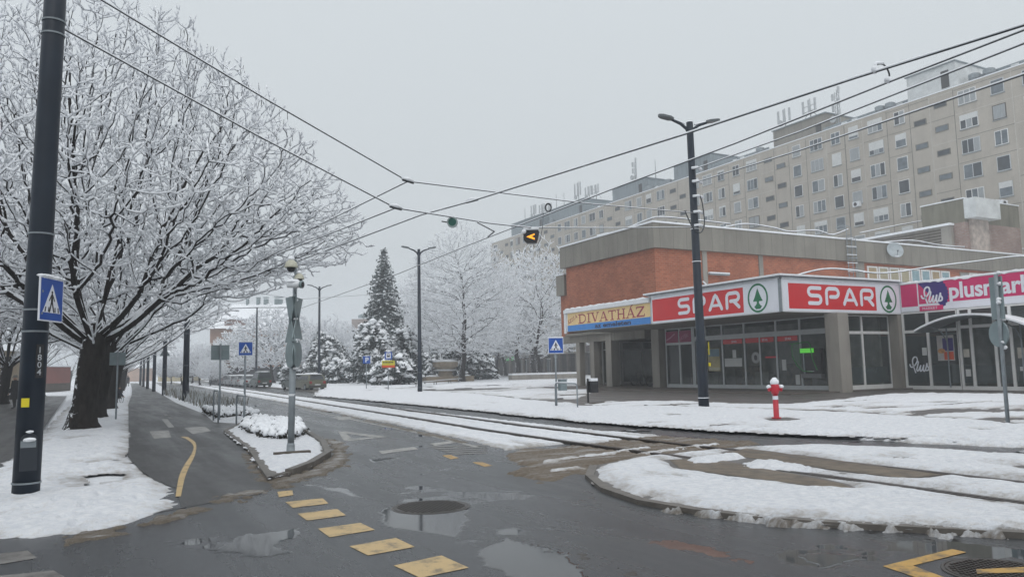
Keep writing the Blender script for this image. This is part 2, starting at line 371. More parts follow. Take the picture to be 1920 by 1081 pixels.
def arc(cx, cy, rx, ry, a0, a1, n=10): return [(cx+rx*math.cos(math.radians(a)), cy+ry*math.sin(math.radians(a))) for a in np.linspace(a0, a1, n)]

# ------------------------------------------------------------ height-field sheets (snow, slush)
def _h(ix, iy, seed):
    n = (ix.astype(np.int64)*374761393+iy.astype(np.int64)*668265263+seed*974711) & 0xffffffff
    n = ((n ^ (n >> 13))*1274126177) & 0xffffffff; return ((n ^ (n >> 16)) & 0xffff)/65535.
def vnoise(x, y, seed=0):
    ix, iy = np.floor(x), np.floor(y); fx, fy = x-ix, y-iy; fx = fx*fx*(3-2*fx); fy = fy*fy*(3-2*fy)
    a, b, c, d = _h(ix, iy, seed), _h(ix+1, iy, seed), _h(ix, iy+1, seed), _h(ix+1, iy+1, seed)
    return (a*(1-fx)+b*fx)*(1-fy)+(c*(1-fx)+d*fx)*fy
def fbm(x, y, seed=0, o=4):
    s = 0; a = .5; t = 0
    for i in range(o): s = s+a*vnoise(x*2**i+17*i, y*2**i+9*i, seed+i); t += a; a *= .55
    return s/t-.5
def pdist(x, y, line):
    d = np.full(x.shape, 1e9)
    for (x0, y0), (x1, y1) in zip(line[:-1], line[1:]):
        dx, dy = x1-x0, y1-y0; t = np.clip(((x-x0)*dx+(y-y0)*dy)/(dx*dx+dy*dy+1e-12), 0, 1)
        d = np.minimum(d, np.hypot(x-x0-t*dx, y-y0-t*dy))
    return d
def sdf(x, y, poly):
    ins = np.zeros(x.shape, bool); n = len(poly)
    for i in range(n):
        (x0, y0), (x1, y1) = poly[i], poly[(i+1) % n]
        c = (y0 > y) != (y1 > y); ins ^= c & (x < (x1-x0)*(y-y0)/((y1-y0) if y1 != y0 else 1e-9)+x0)
    return np.where(ins, 1, -1)*pdist(x, y, list(poly)+[poly[0]])
RS = [2.2]
while RS[-1] < 240: RS.append(RS[-1]+min(max(.035, .42*RS[-1]**2/1230), 1.2))
RS = np.array(RS)
def sheet(name, poly, m, z0=0., t=.05, wdt=.25, en=.18, es=1.6, lump=.02, ls=3., dirtw=.3, dirt=1., grooves=(), gw=.07, holes=None, hs=(1., 1.), seed=1, cutouts=(), astep=.11, prints=()):
    poly = [tuple(p) for p in poly]; P = np.array(poly)
    ang = np.degrees(np.arctan2(P[:, 0], P[:, 1])); rr = np.hypot(P[:, 0], P[:, 1])
    a = np.radians(np.arange(ang.min()-1, ang.max()+1, astep)); r = RS[(RS > max(2, rr.min()*.6)) & (RS < rr.max()*1.03+.5)]
    A, R = np.meshgrid(a, r); x, y = R*np.sin(A), R*np.cos(A)
    sd = sdf(x, y, poly)
    near = sd > -.9-en
    sd = sd+en*2*fbm(x*es, y*es, seed)+en*.9*fbm(x*es*5, y*es*5, seed+21, 3)
    for c in cutouts: sd = np.minimum(sd, -sdf(x, y, c)+en*fbm(x*es*1.3, y*es*1.3, seed+5))
    if holes is not None: sd = np.minimum(sd, (holes-fbm(x*hs[0], y*hs[1], seed+11, 5))*2.2)
    for g in grooves: sd = np.minimum(sd, (pdist(x, y, g)-gw)*1.2)
    k = np.clip(sd/wdt, 0, 1); k = k*k*(3-2*k)
    lx, ly = ls if hasattr(ls, '__len__') else (ls, ls)
    z = z0-.012+(t+.012)*k+lump*k*2*fbm(x*lx, y*ly, seed+3)+lump*.6*k*fbm(x*lx*4, y*ly*4, seed+4)
    for (fx_, fy_, fa_) in prints:
        dx, dy = x-fx_, y-fy_; c_, s_ = math.cos(fa_), math.sin(fa_); u_, v_ = dx*c_+dy*s_, -dx*s_+dy*c_; e2 = (u_/.16)**2+(v_/.065)**2
        z = z-.045*k*np.exp(-e2**2)+.012*k*np.exp(-(np.sqrt(e2)-1.5)**2*5)
    z = np.where(sd <= 0, z0-.012+np.maximum(sd*.1, -.03), z)
    keep = near & (sd > -.25)
    nr_, nc = x.shape; idx = np.arange(nr_*nc).reshape(nr_, nc)
    kq = keep[:-1, :-1] & keep[1:, :-1] & keep[:-1, 1:] & keep[1:, 1:] & ((sd[:-1, :-1] > -.02) | (sd[1:, 1:] > -.02) | (sd[1:, :-1] > -.02) | (sd[:-1, 1:] > -.02))
    Q = np.stack([idx[:-1, :-1], idx[:-1, 1:], idx[1:, 1:], idx[1:, :-1]], -1)[kq]
    used, inv = np.unique(Q, return_inverse=True); Q = inv.reshape(Q.shape)
    V = np.stack([x.ravel()[used], y.ravel()[used], z.ravel()[used]], -1)
    o = fast(name, V, Q, np.zeros(len(Q)), [m])
    at = o.data.attributes.new('dirt', 'FLOAT', 'POINT'); dv = dirt*np.clip(1-sd.ravel()[used]/max(dirtw, 1e-3), 0, 1)
    at.data.foreach_set('value', dv.astype(np.float32))
    tag(o, kind='structure'); return o
def walk(p0, p1, n=None, side=.12, seed=0):
    R = np.random.RandomState(seed); p0, p1 = np.array(p0, float)[:2], np.array(p1, float)[:2]; L_ = np.linalg.norm(p1-p0); d = (p1-p0)/L_; q = np.array([-d[1], d[0]]); n = n or int(L_/.62); a = math.atan2(d[1], d[0])
    return [(*(p0+d*L_*(i+.5)/n+q*side*(1 if i % 2 else -1)+R.normal(0, .05, 2)), a+R.normal(0, .15)) for i in range(n)]
def flat(name, poly, z, m):
    b = MB(); a = sum(poly[i-1][0]*poly[i][1]-poly[i][0]*poly[i-1][1] for i in range(len(poly)))
    pl = poly if a > 0 else poly[::-1]
    b.add([(x, y, z) for x, y in pl], [tuple(range(len(pl)))], m); return tag(b.build(name), kind='structure')
def strip(name, line, wd, z0, z1, m, kind='structure'):
    p = [np.array(q, float) for q in line]; vs = []; fs = []
    for i in range(len(p)):
        t = p[min(i+1, len(p)-1)]-p[max(i-1, 0)]; t /= np.linalg.norm(t); n = np.array([-t[1], t[0]])*wd/2
        for q, z in ((p[i]+n, z0), (p[i]+n, z1), (p[i]-n, z1), (p[i]-n, z0)): vs.append((*q, z))
    for i in range(len(p)-1):
        a = 4*i
        for k in range(3): fs.append((a+k, a+k+1, a+k+5, a+k+4))
    fs += [(0, 1, 2, 3), (len(vs)-1, len(vs)-2, len(vs)-3, len(vs)-4)]
    b = MB().add(vs, fs, m); return tag(b.build(name), kind=kind)
# ============================================================ GROUND
flat('ground', [(-900, -300), (900, -300), (900, 1500), (-900, 1500)], -.06, SNOWG)
KR = [(24, -14), (20, -3), (17.6, 4), (16.1, 8.7), (15.45, 10.3), (14.85, 11.9), (14.0, 13.4), (13.55, 15.6), (13.35, 18.5), (13.35, 21.2), (13.75, 28.6), (14.3, 38.9), (14.9, 50), (15.3, 58.9), (15.9, 66), (16.7, 80), (17.6, 95), (19, 130), (21, 170), (23.5, 215)]
PL_R = [(4.9, 21), (5.4, 28), (5.6, 34), (6.2, 46), (6.7, 66), (7.6, 95), (9.0, 130), (11, 170), (13, 215)]      # planting strip, road side
PL_L = [(3.6, 28.3), (4.0, 34), (4.25, 50), (5.0, 70), (5.7, 90), (6.5, 115), (7.4, 157), (9.2, 215)]         # planting strip, path side
flat('road', [(-16, -14), (24, -14)]+KR[1:]+PL_R[::-1]+[(4.4, 17), (3.2, 15), (2.4, 12.4), (-16, 11)], 0., ROAD)
PATH_L = g2([(340, 950), (330, 915), (290, 900), (262, 880), (240, 856), (241, 835), (241, 800), (241, 765)])+[(1.7, 50), (3.0, 80), (4.3, 115), (5.7, 157), (7.6, 215)]
flat('cycle_path', [(-1.5, 9.0)]+PATH_L[:1]+PATH_L[1:]+PL_L[::-1]+[(4.4, 26.2), (3.2, 21), (2.85, 16), (2.7, 12.5), (2.0, 10.9)], .004, PATH)
flat('sidewalk', g2([(-420, 1000), (0, 880), (82, 802), (125, 742), (60, 742), (-60, 760), (-500, 790)]), .004, WALK)
Z1 = .08
flat('plaza', KR+[(24, 300), (140, 300), (140, -14)], Z1, PAVE)
strip('kerb', KR, .14, -.02, Z1+.004, KERB)
# ---- left verge with the trees
v = sheet('verge_snow', g2([(-60, 1015), (60, 1012), (130, 1003), (200, 992), (280, 974), (335, 955), (353, 940), (333, 915), (292, 899), (262, 882), (238, 855), (246, 835), (249, 815), (244, 800), (243, 765), (242, 735), (240, 724), (222, 724), (180, 745), (130, 762), (90, 805), (45, 845), (-20, 880), (-80, 930)]),
      SNOWG, 0., .06, .5, .2, 1.4, .04, 2.4, .6, .7, holes=.30, hs=(.9, .7), prints=walk(G(60, 960), G(310, 930), seed=1)+walk(G(120, 1000), G(170, 830), seed=2)+walk(G(230, 950), G(190, 820), seed=3)+walk(G(20, 985), G(140, 905), seed=4), seed=3, cutouts=[g2([(150, 890), (200, 884), (245, 886), (240, 897), (170, 903)])])
sheet('far_verge_snow', [(-.6, 62), (1.6, 55), (3.0, 84), (4.3, 118), (5.9, 160), (7.6, 215), (2, 215)], SNOWG, 0, .06, .3, .1, 1, .02, 1, .3, .4, seed=5)
# ---- island with the camera mast
ISL = g2([(422, 806), (455, 790), (500, 784), (560, 792), (580, 812), (606, 829), (615, 849), (582, 869), (542, 884), (506, 894), (490, 872), (468, 838)], .06)
flat('traffic_island', ISL, .06, KERB)
strip('island_kerb', ISL[4:9], .13, -.02, .105, KERB); strip('island_edge', ISL[8:]+ISL[:5], .08, -.02, .064, KERB)
sheet('island_snow', ISL, SNOWG, .06, .06, .3, .10, 2, .02, 3, .1, .35, seed=8)
sheet('path_edge_slush', g2([(455, 842), (480, 842), (500, 878), (520, 897), (560, 905), (540, 925), (480, 900), (455, 865)]), SLUSH, .004, .02, .1, .2, 3, .012, 8, .4, .3, holes=.02, hs=(3, 3), seed=18)
sheet('gutter_slush', g2([(590, 812), (640, 830), (660, 855), (640, 880), (560, 905), (520, 915), (500, 905), (545, 892), (600, 872), (622, 850), (606, 825)]), SLUSH, 0, .03, .12, .25, 3, .02, 8, .2, .35, seed=21)
sheet('verge_edge_slush', g2([(335, 950), (362, 930), (420, 925), (470, 920), (520, 915), (470, 935), (390, 950), (350, 975), (250, 1000), (150, 1020), (40, 1030), (40, 1015), (200, 995), (290, 974)]), SLUSH, .004, .018, .12, .3, 3, .014, 8, .4, .25, holes=.05, hs=(2.5, 2.5), seed=24)
# ---- planting strip
sheet('planting_strip_snow', PL_L+PL_R[::-1][:-1]+[(5.1, 26.2), (4.2, 27.6)], SNOWG, 0., .11, .3, .08, 1.6, .05, 3, .12, .4, seed=31)
# ---- tram bed and rails
RA = [(8.86, 5.0), (8.86, 14), (8.98, 18.5), (9.35, 24), (9.9, 34), (10.7, 48), (11.7, 66), (13.1, 95), (15.4, 140), (19, 210)]
RB = [(x+1.44, y) for x, y in RA]
RC = [(8.75, -8), (8.86, 5.0)]; RD = [(10.0, -8), (10.1, 2.), (10.28, 5.0)]
for ln in (RC[:1]+RA, RD[:2]+RB):
    strip('tram_rail', [(p[0]-.035, p[1]) for p in ln], .05, -.02, .052, STEEL); strip('tram_rail', [(p[0]+.045, p[1]) for p in ln], .03, -.02, .050, STEEL)
bedL = [(7.15, 13.7), (7.45, 16), (7.95, 21.8), (8.35, 29.8), (9.2, 44), (10.0, 60), (11.4, 88), (13.3, 130), (15.4, 175), (17, 215)]
bedR = [(20.6, 215), (18.4, 165), (16.6, 130), (14.6, 95), (13.0, 66), (12.15, 48), (11.75, 37), (11.4, 26), (11.25, 20), (11.15, 16.2), (11.5, 13.8)]
bed = bedL+bedR+[(9.6, 13.6), (8.6, 13.9)]
sheet('tram_bed_snow', bed, SNOWT, 0., .045, .2, .12, 2.2, .016, 3.5, .35, .8, grooves=(RA, RB), gw=.05, holes=.29, hs=(1.6, .28), seed=41)
sheet('tyre_slush', [(7.0, 15.2), (7.35, 15.2), (8.2, 26), (9.6, 48), (9.3, 48), (7.9, 27), (7.3, 19)], SLUSH, 0, .02, .1, .1, 3, .015, 6, .3, .3, holes=.08, hs=(3, 1.5), seed=43)
# ---- brown slush of the crossing
sheet('crossing_slush', g2([(930, 852), (1000, 842), (1060, 836), (1130, 826), (1240, 818), (1350, 824), (1440, 832), (1370, 843), (1250, 858), (1160, 868), (1110, 885), (1060, 900), (1000, 908), (950, 893), (960, 875)]),
      snow_ground('crossing_slush', (.100, .078, .055), (.22, 2.4, 1), .64, .9), 0., .035, .25, .28, 1.6, .045, (1.1, 7.5), .35, .1, grooves=([(8.86, 9), (8.86, 14)], [(10.3, 9), (10.3, 14)]), gw=.04, seed=51)
for pl, sd_ in ([[(1010, 868), (1120, 853), (1215, 838), (1225, 842), (1130, 858), (1020, 873)], 61], [[(1030, 885), (1090, 876), (1100, 880), (1040, 890)], 62], [[(1200, 852), (1300, 838), (1345, 833), (1350, 838), (1290, 845), (1210, 856)], 63]):
    sheet('slush_ridge', g2(pl), snow_ground('ridge_snow', (.2, .18, .16), None, .3) if 'ridge_snow' not in MATS else MATS['ridge_snow'], .025, .03, .08, .12, 4, .02, 6, .1, .5, seed=sd_)
# ---- roundabout
RO_ = [(7.0, 10.35), (6.35, 9.5), (5.85, 8.4), (5.66, 7.4), (5.78, 6.6), (6.0, 5.95), (6.45, 5.25), (7.0, 4.55), (7.7, 3.7), (8.6, 2.8), (9.7, 2.3), (11.2, 2.2), (12.6, 3.0), (13.3, 4.8), (13.35, 6.8), (12.85, 8.9), (12.0, 10.4), (10.6, 11.0), (9.2, 10.95), (8.0, 10.75)]
flat('roundabout', RO_, .045, PAVE)
strip('roundabout_kerb', [(x, y) for x, y in RO_[0:9]], .13, -.02, .056, KERB)
trk = g2([(1255, 862), (1275, 878), (1400, 895), (1530, 912), (1600, 916), (1580, 907), (1500, 891), (1400, 872), (1330, 858)], .045)
trk2 = g2([(1360, 848), (1400, 841), (1510, 855), (1640, 872), (1770, 890), (1700, 897), (1560, 880), (1450, 863), (1385, 856)], .045)
trk3 = g2([(1310, 858), (1375, 856), (1440, 864), (1430, 874), (1400, 874)], .045)
sheet('roundabout_snow', RO_, SNOWG, .045, .048, .30, .10, 2, .014, 2.6, .6, .75, grooves=(RA[:2], RB[:2], RC, RD[::-1]), gw=.08, cutouts=[trk, trk2, trk3], holes=.27, hs=(1.2, .8), prints=walk(G(1250, 900), G(1700, 950), seed=10)+walk(G(1550, 850), G(1880, 890), seed=11)+walk(G(1780, 920), G(1480, 960), seed=12), seed=71)
sheet('roundabout_edge_slush', g2([(1290, 958), (1400, 970), (1550, 978), (1700, 985), (1900, 990), (1990, 993), (1990, 1010), (1850, 1003), (1650, 997), (1500, 988), (1380, 978), (1250, 960)]), snow_ground('edge_snow', (.12, .108, .095), (.4, 2, 1), .26), 0.0, .06, .16, .34, 2.5, .04, 6, .3, .5, holes=.26, hs=(2, 2), seed=73)
flat('brown_track_bed', trk, .051, mat('track_bed', (.115, .088, .058), .5, 0, .4, 6, .4, 30)); flat('brown_track_bed', trk2, .051, MATS['track_bed'])
for pl, sd_ in ([[(1285, 862), (1330, 855), (1395, 853), (1400, 858), (1330, 868), (1290, 868)], 75], [[(1390, 868), (1450, 864), (1530, 876), (1540, 886), (1470, 882), (1400, 877)], 76]):
    sheet('snow_heap', g2(pl, .05), SNOWG, .05, .06, .22, .10, 4, .03, 5, .2, .5, seed=sd_)
# ---- right side: verge, trodden plaza
P2 = lambda p: g2(p, Z1)
sheet('front_verge_snow', P2([(590, 741), (680, 748), (760, 755), (900, 768), (1060, 785), (1200, 796), (1300, 802), (1450, 811), (1600, 816), (1760, 821), (1990, 831), (1990, 800), (1850, 789), (1700, 780), (1560, 771), (1400, 766), (1250, 760), (1150, 762), (1090, 756), (1000, 750), (900, 738), (800, 732), (640, 722), (600, 720)]),
      SNOWG, Z1, .05, .4, .2, 1.2, .035, 1.8, .5, .6, holes=.30, hs=(.5, 1.), prints=walk(G(1500, 805), G(1640, 775), seed=5)+walk(G(1580, 812), G(1900, 800), seed=6)+walk(G(1240, 798), G(1180, 762), seed=7)+walk(G(1340, 800), G(1400, 768), seed=8)+walk(G(980, 775), G(1150, 765), seed=9), seed=81, cutouts=[P2([(1438, 784), (1475, 782), (1492, 785), (1460, 790)]), P2([(1085, 757), (1115, 757), (1112, 761), (1088, 760)])])
sheet('kerb_drift_snow', g2([(1420, 806), (1500, 808), (1600, 812), (1760, 818), (1990, 828), (1990, 842), (1850, 836), (1700, 830), (1560, 820), (1480, 815), (1440, 812)]), SNOWG, .0, .09, .2, .2, 2.2, .05, 3, .2, .7, holes=.2, hs=(1, 1), seed=83)
sheet('kerb_slush', [(x+.12, y) for x, y in KR[5:14]]+[(x-.42, y) for x, y in KR[5:14]][::-1], snow_ground('gutter_snow', (.085, .072, .058), (2, .5, 1), .50), 0, .085, .22, .3, 2.2, .05, 4, .25, .4, holes=.16, hs=(2.5, .9), seed=85)
sheet('plaza_snow', P2([(620, 722), (700, 712), (760, 707), (860, 705), (1000, 703), (1075, 705), (1110, 716), (1110, 735), (1085, 748), (1000, 748), (900, 738), (780, 731), (680, 727)])+[], SNOWR, Z1, .05, .3, .3, .5, .02, .8, .4, .5, holes=.16, hs=(.12, .5), seed=87)
sheet('trodden_snow', P2([(1080, 760), (1130, 752), (1260, 751), (1400, 757), (1480, 757), (1570, 748), (1650, 741), (1750, 738), (1990, 742), (1990, 796), (1850, 787), (1700, 779), (1560, 769), (1400, 765), (1250, 760), (1150, 764)]), SNOWR, Z1, .035, .25, .3, .8, .025, 1.5, .35, .6, holes=.13, hs=(.35, 1.1), seed=89)
sheet('doorstep_snow', P2([(1600, 746), (1660, 739), (1750, 737), (1990, 741), (1990, 753), (1850, 752), (1700, 752), (1640, 752)]), SNOWG, Z1, .06, .25, .2, 1, .03, 2, .3, .4, seed=91)
# far park ground under trees
sheet('park_snow', [(17.5, 84), (24, 66), (34, 64), (60, 70), (80, 80), (82, 160), (30, 215), (24.5, 215), (19.5, 130)], SNOWG, Z1-.03, .09, .4, .3, .4, .04, .5, .3, .2, seed=93)
# ---- paint on the road and path
def paint(name, px, m, z=.004):
    flat(name, g2(px, z), z, m)
for q in ([(535, 940), (605, 933), (616, 943), (549, 951)], [(558, 962), (632, 953), (649, 965), (576, 975)], [(596, 990), (676, 979), (703, 992), (618, 1006)], [(655, 1023), (742, 1007), (778, 1024), (690, 1040)], [(738, 1059), (828, 1040), (879, 1063), (788, 1082)], [(520, 921), (548, 918), (550, 927), (523, 931)]):
    paint('yellow_road_dash', q, YMARK)
for q in ([(-30, 1040), (52, 1031), (70, 1045), (-20, 1060)], [(-40, 1082), (100, 1068), (128, 1084), (-40, 1120)]): paint('yellow_road_dash', q, GMARK)
cl = catmull([(338, 818), (352, 824), (363, 836), (358, 852), (345, 872), (335, 895), (329, 930)], 4); cr = catmull([(352, 818), (366, 828), (368, 840), (364, 856), (354, 876), (346, 897), (339, 930)], 4)
b = MB()
for i in range(len(cl)-1): b.add([(*G(*cl[i], .008)[:2], .008), (*G(*cl[i+1], .008)[:2], .008), (*G(*cr[i+1], .008)[:2], .008), (*G(*cr[i], .008)[:2], .008)], [(0, 1, 2, 3)], YMARK)
tag(b.build('yellow_path_line'), kind='structure')
for q in ([(280, 808), (316, 806), (321, 819), (289, 822)], [(345, 801), (384, 799), (396, 807), (361, 813)], [(303, 785), (314, 785), (327, 800), (316, 801)]): paint('path_marking', q, WMARK, .008)
for i in range(9): 
    y = 32+i*2.6; X0 = 2.45+(y-30)*.018; flat('path_dash', [(X0, y), (X0+.12, y), (X0+.14, y+1.), (X0+.02, y+1.)], .008, GMARK)
b = MB()
for q in ([(634, 808), (645, 808), (660, 822), (645, 826)], [(645, 808), (728, 818), (700, 819), (650, 812)], [(658, 822), (700, 818.5), (728, 818), (647, 827)]):
    b.add([(*G(x, y, .004)[:2], .004) for x, y in q], [(0, 1, 2, 3)], WMARK)
tag(b.build('give_way_triangle'), kind='structure')
for q in ([(710, 845), (775, 837), (785, 841), (716, 850)], [(805, 831), (862, 824), (870, 827), (815, 835)], [(620, 782), (655, 780), (672, 784), (640, 787)], [(528, 790), (560, 787), (573, 791), (540, 795)], [(1430, 855), (1431, 855), (1432, 856), (1430, 856)]): paint('white_road_dash', q, WMARK)
for q in ([(829, 853), (845, 852), (861, 858), (845, 860)], [(886, 866), (902, 865), (924, 872), (908, 874)]): paint('orange_road_dash', q, OMARK)
for k in range(5): paint('hatched_marking', [(800+k*10, 836+k*3.4), (912, 833+k*3.6), (914, 834.5+k*3.6), (812+k*10, 838+k*3.4)], GMARK)
strip('lane_line', [(7.0, 14.6), (7.1, 15.5), (7.4, 19), (7.55, 23.1), (8.0, 31), (8.7, 44)], .11, -.02, .005, WMARK)
b = MB()
for q in ([(1655, 1060), (1785, 1028), (1812, 1034), (1712, 1059)], [(1655, 1060), (1712, 1059), (1800, 1092), (1750, 1092)]): b.add([(*G(x, y, .004)[:2], .004) for x, y in q], [(0, 1, 2, 3)], OMARK)
tag(b.build('yellow_arrow_marking'), kind='structure')
paint('orange_road_dash', [(1830, 1066), (1990, 1058), (1990, 1070), (1832, 1074)], OMARK, .019)
sheet('rust_silt', g2([(1215, 1014), (1270, 1015), (1340, 1024), (1410, 1052), (1340, 1044), (1265, 1028)]), RUST, 0, .004, .05, .12, 4, .003, 8, .1, .1, seed=95)
sheet('rust_silt', g2([(1080, 1036), (1100, 1038), (1105, 1050), (1088, 1046)]), mat('dark_silt', (.03, .022, .016), .4, 0, .4, 5), 0, .004, .05, .1, 5, .003, 8, .1, .1, seed=96)
sheet('rust_silt', g2([(1160, 1064), (1200, 1068), (1215, 1085), (1175, 1080)]), MATS['dark_silt'], 0, .004, .05, .1, 5, .003, 8, .1, .1, seed=97)
PUD = mat('puddle_water', (.026, .027, .029), .07, 0, .1, 2)
for pl, sd_ in ([[(392, 1030), (470, 1000), (560, 988), (585, 1000), (520, 1022), (565, 1038), (470, 1046)], 101], [[(700, 962), (750, 938), (870, 942), (885, 975), (860, 1012), (800, 1002), (720, 985)], 102], [[(890, 1030), (950, 1004), (1075, 1040), (1110, 1085), (960, 1090), (900, 1060)], 103], [[(735, 922), (800, 916), (800, 922), (745, 927)], 104], [[(690, 860), (760, 856), (700, 868)], 105], [[(1480, 1040), (1600, 1032), (1640, 1048), (1540, 1064)], 106], [[(560, 905), (660, 915), (690, 935), (640, 928)], 107]):
    sheet('puddle', g2(pl), PUD, 0, .003, .05, .13, 3, .0, 3, .1, .1, seed=sd_)
# manhole covers
def manhole(px, py, r, label):
    c = G(px, py); t = thing('manhole_cover', label, 'manhole cover', (c[0], c[1], 0))
    b = MB().lathe([(r*1.08, -.02), (r*1.08, .006), (r*1.02, .009), (r*1.02, .002), (r, .002), (r, .010)], (0, 0, 0), 40, STEEL); b.build('rim', t, world=False)
    b = MB()
    for i in range(-9, 10):
        for j in range(-9, 10):
            x, y = i*r/9.6, j*r/9.6
            if x*x+y*y < (r*.93)**2: s_ = r*.032; b.box(x-s_, x+s_, y-s_, y+s_, .0095, .0165, STEEL)
    b.build('tread', t, world=False)
manhole(808, 950, .43, 'round cast iron manhole cover in the wet road beside the yellow dashes')
manhole(1880, 1072, .38, 'round manhole cover under the orange dash at the right edge of the road')
# ============================================================ COMMERCIAL BUILDING
A_U = (0, -1, 0); B_U = (1, 0, 0)             # viewer's right along street fronts / side fronts
def Fx(X, Y0, z=0.): return Fr((X, Y0, z), A_U)      # front facing the street; x grows towards smaller Y
def Fy(Y, X0, z=0.): return Fr((X0, Y, z), B_U)
shop = thing('shopping_centre', 'two storey brick and concrete shopping centre with flat roof and projecting canopies', 'building', (34, 41.9, Z1))
XB, YB = 34.0, 41.9
b = MB()
b.box(XB, 95, YB, 53.4, 4.6, 9.75, BRICK)
b.build('brick_wall', shop)
b = MB(); b.box(XB-.28, 95, YB-.28, 53.9, 9.76, 11.5, PARAPET)
b.box(XB+.4, 95, 53.95, 55.0, 4.1, 7.6, BRICK); b.box(XB+.1, 95, 53.95, 55.2, 7.601, 9.3, PARAPET); b.build('parapet', shop)
b = MB(); b.box(XB-.36, 95, YB-.36, YB+.25, 11.503, 11.62, SNOW); b.box(XB-.36, XB+.25, YB+.25, 54, 11.503, 11.62, SNOW); b.box(XB+.25, 95, YB+.25, 53.9, 11.502, 11.56, SNOW)
b.box(XB+.06, XB+.9, 53.95, 55.25, 9.303, 9.42, SNOW); b.build('roof_snow', shop)
for X, wd in ((38.3, .42), (43.9, .42), (54.85, 1.05)): MB().box(X, X+wd, YB-.08, YB-.002, 5.6, 9.755, COLUMN).build('concrete_strip', shop)
for k in range(22):                                      # upstairs window band
    X = 56.3+k*1.42
    if k in (8, 15): continue
    b = MB(); b.box(X, X+1.3, YB-.06, YB+.02, 6.0, 9.5, COLUMN if k == 9 else WFRAME); w_ = b.build('upper_window', shop)
    m_ = [mat('pane_board', (.34, .26, .16), .6, 0, .15, 2), WIN[2], mat('pane_blue', (.25, .36, .40), .2), mat('pane_board2', (.36, .32, .22), .6)][[0, 3, 3, 3, 2, 2, 0, 2, 1, 1, 0, 2, 2][k % 13]]
    MB().box(X+.17, X+1.13, YB-.07, YB-.062, 6.1, 9.36, m_).build('pane', w_)
# ground floor under the brick part: columns, beams, recessed shop
b = MB(); b.box(29.55, 33.6, 41.2, 46.5, 4.12, 4.3, PARAPET); b.box(33.6, 41.6, 41.2, 53.2, 4.12, 4.3, PARAPET); b.box(33.9, 34.5, 43.2, 55, 3.55, 4.119, PARAPET); b.box(34.5, 44, 51.0, 51.19, 3.6, 4.119, PARAPET); b.box(41.6, 95, 51.5, 55, Z1, 4.1, INTD)
b.build('soffit', shop)
def column(px, py, h, wx=.55, wy=.5, name='column'):
    c = G(px, py, Z1); MB().box(c[0]-wx/2, c[0]+wx/2, c[1]-wy/2, c[1]+wy/2, Z1, h, COLUMN).build(name, shop)
for px, wd, hh in ((1150, .72, 4.119), (1117, .55, 3.549), (1090, .5, 3.549)):
    c = PX(px, 715, 34.2); MB().box(34.2-wd/2, 34.2+wd/2, c[1]-wd/2, c[1]+wd/2, Z1, hh, COLUMN).build('column', shop)
MB().box(33.55, 34.15, 41.3, 42.1, Z1, 4.1, COLUMN).build('column', shop)
MB().box(32.65, 33.45, 26.15, 26.95, Z1, 4.06, COLUMN).build('column', shop)
MB().box(38.15, 38.75, 26.72, 27.3, Z1, 4.06, COLUMN).build('column', shop)
# terrace slab
b = MB(); b.box(29.2, 44, 26.3, 52, Z1-.3, Z1+.06, TERR); b.build('terrace', shop)
ZT = Z1+.06
# canopy roof
b = MB(); b.box(29.6, 39, 26.9, 41.6, 4.06, 5.55, PARAPET); b.box(38.7, 95, 2, 41.6, 4.16, 5.55, PARAPET); b.build('canopy', shop)
b = MB(); b.box(29.25, 39, 26.6, 37.1, 5.79, 5.86, GALV); b.build('canopy_edge', shop)
b = MB(); b.box(29.15, 38.3, 26.5, 37.2, 5.862, 5.95, SNOW); b.box(29.6, 38.55, 37.2, 41.55, 5.553, 5.62, SNOW); b.box(38.45, 95, 2, 41.55, 5.70, 5.79, SNOW); b.build('canopy_snow', shop)
def jag_snow(name, fr, x0, x1, y, th, dep, parent, amp=.5):      # uneven snow rim along a ledge
    b = MB(); n = max(4, int(abs(x1-x0)/.22)); pr = []
    for i in range(n+1):
        x = x0+(x1-x0)*i/n; h = th*(1+amp*rng.uniform(-1, 1)); lo = -.03*rng.random()-(.08*rng.random() if rng.random() < .15 else 0)
        pr += [fr(x, y+lo, .035), fr(x, y+h*.7, .045), fr(x, y+h, -dep*.4), fr(x, y+h*.8, -dep)]
    fs = []
    for i in range(n):
        for k in range(3): a = 4*i+k; fs.append((a, a+4, a+5, a+1))
    b.add(pr, fs, SNOW); return b.build(name, parent, smooth=True)
# storefront: mullions / transoms / panes
def front(fr, xs, zt, z0, parent, glass=GLASS, fw=.09, rails=(3.12, 3.40), fm=FRAME, door=()):
    for i in range(len(xs)-1):
        x0, x1 = xs[i], xs[i+1]; b = MB()
        b.rect(fr, x0, x0+fw, z0, zt, -.05, .05, fm); b.rect(fr, x1-fw*.35, x1-.003, z0, zt, -.05, .048, fm)
        b.rect(fr, x0+fw, x1-fw*.35, z0, z0+.22, -.04, .04, fm); b.rect(fr, x0+fw, x1-fw*.35, rails[0], rails[1], -.04, .045, fm); b.rect(fr, x0+fw, x1-fw*.35, zt-.07, zt, -.04, .04, fm)
        if i in door: b.rect(fr, (x0+x1)/2-.05, (x0+x1)/2+.05, z0+.22, rails[0], -.03, .042, fm)
        o = b.build('shop_door' if i in door else 'shop_window', parent)
        g = MB(); g.add([fr(x0+fw, z0+.22, 0), fr(x1-fw*.35, z0+.22, 0), fr(x1-fw*.35, rails[0], 0), fr(x0+fw, rails[0], 0)], [(0, 1, 2, 3)], glass)
        g.add([fr(x0+fw, rails[1], 0), fr(x1-fw*.35, rails[1], 0), fr(x1-fw*.35, zt-.07, 0), fr(x0+fw, zt-.07, 0)], [(0, 1, 2, 3)], glass); g.build('pane', o)
XF = 34.0; f0 = Fx(XF, 41.2)                             # x = 41.2 - Y
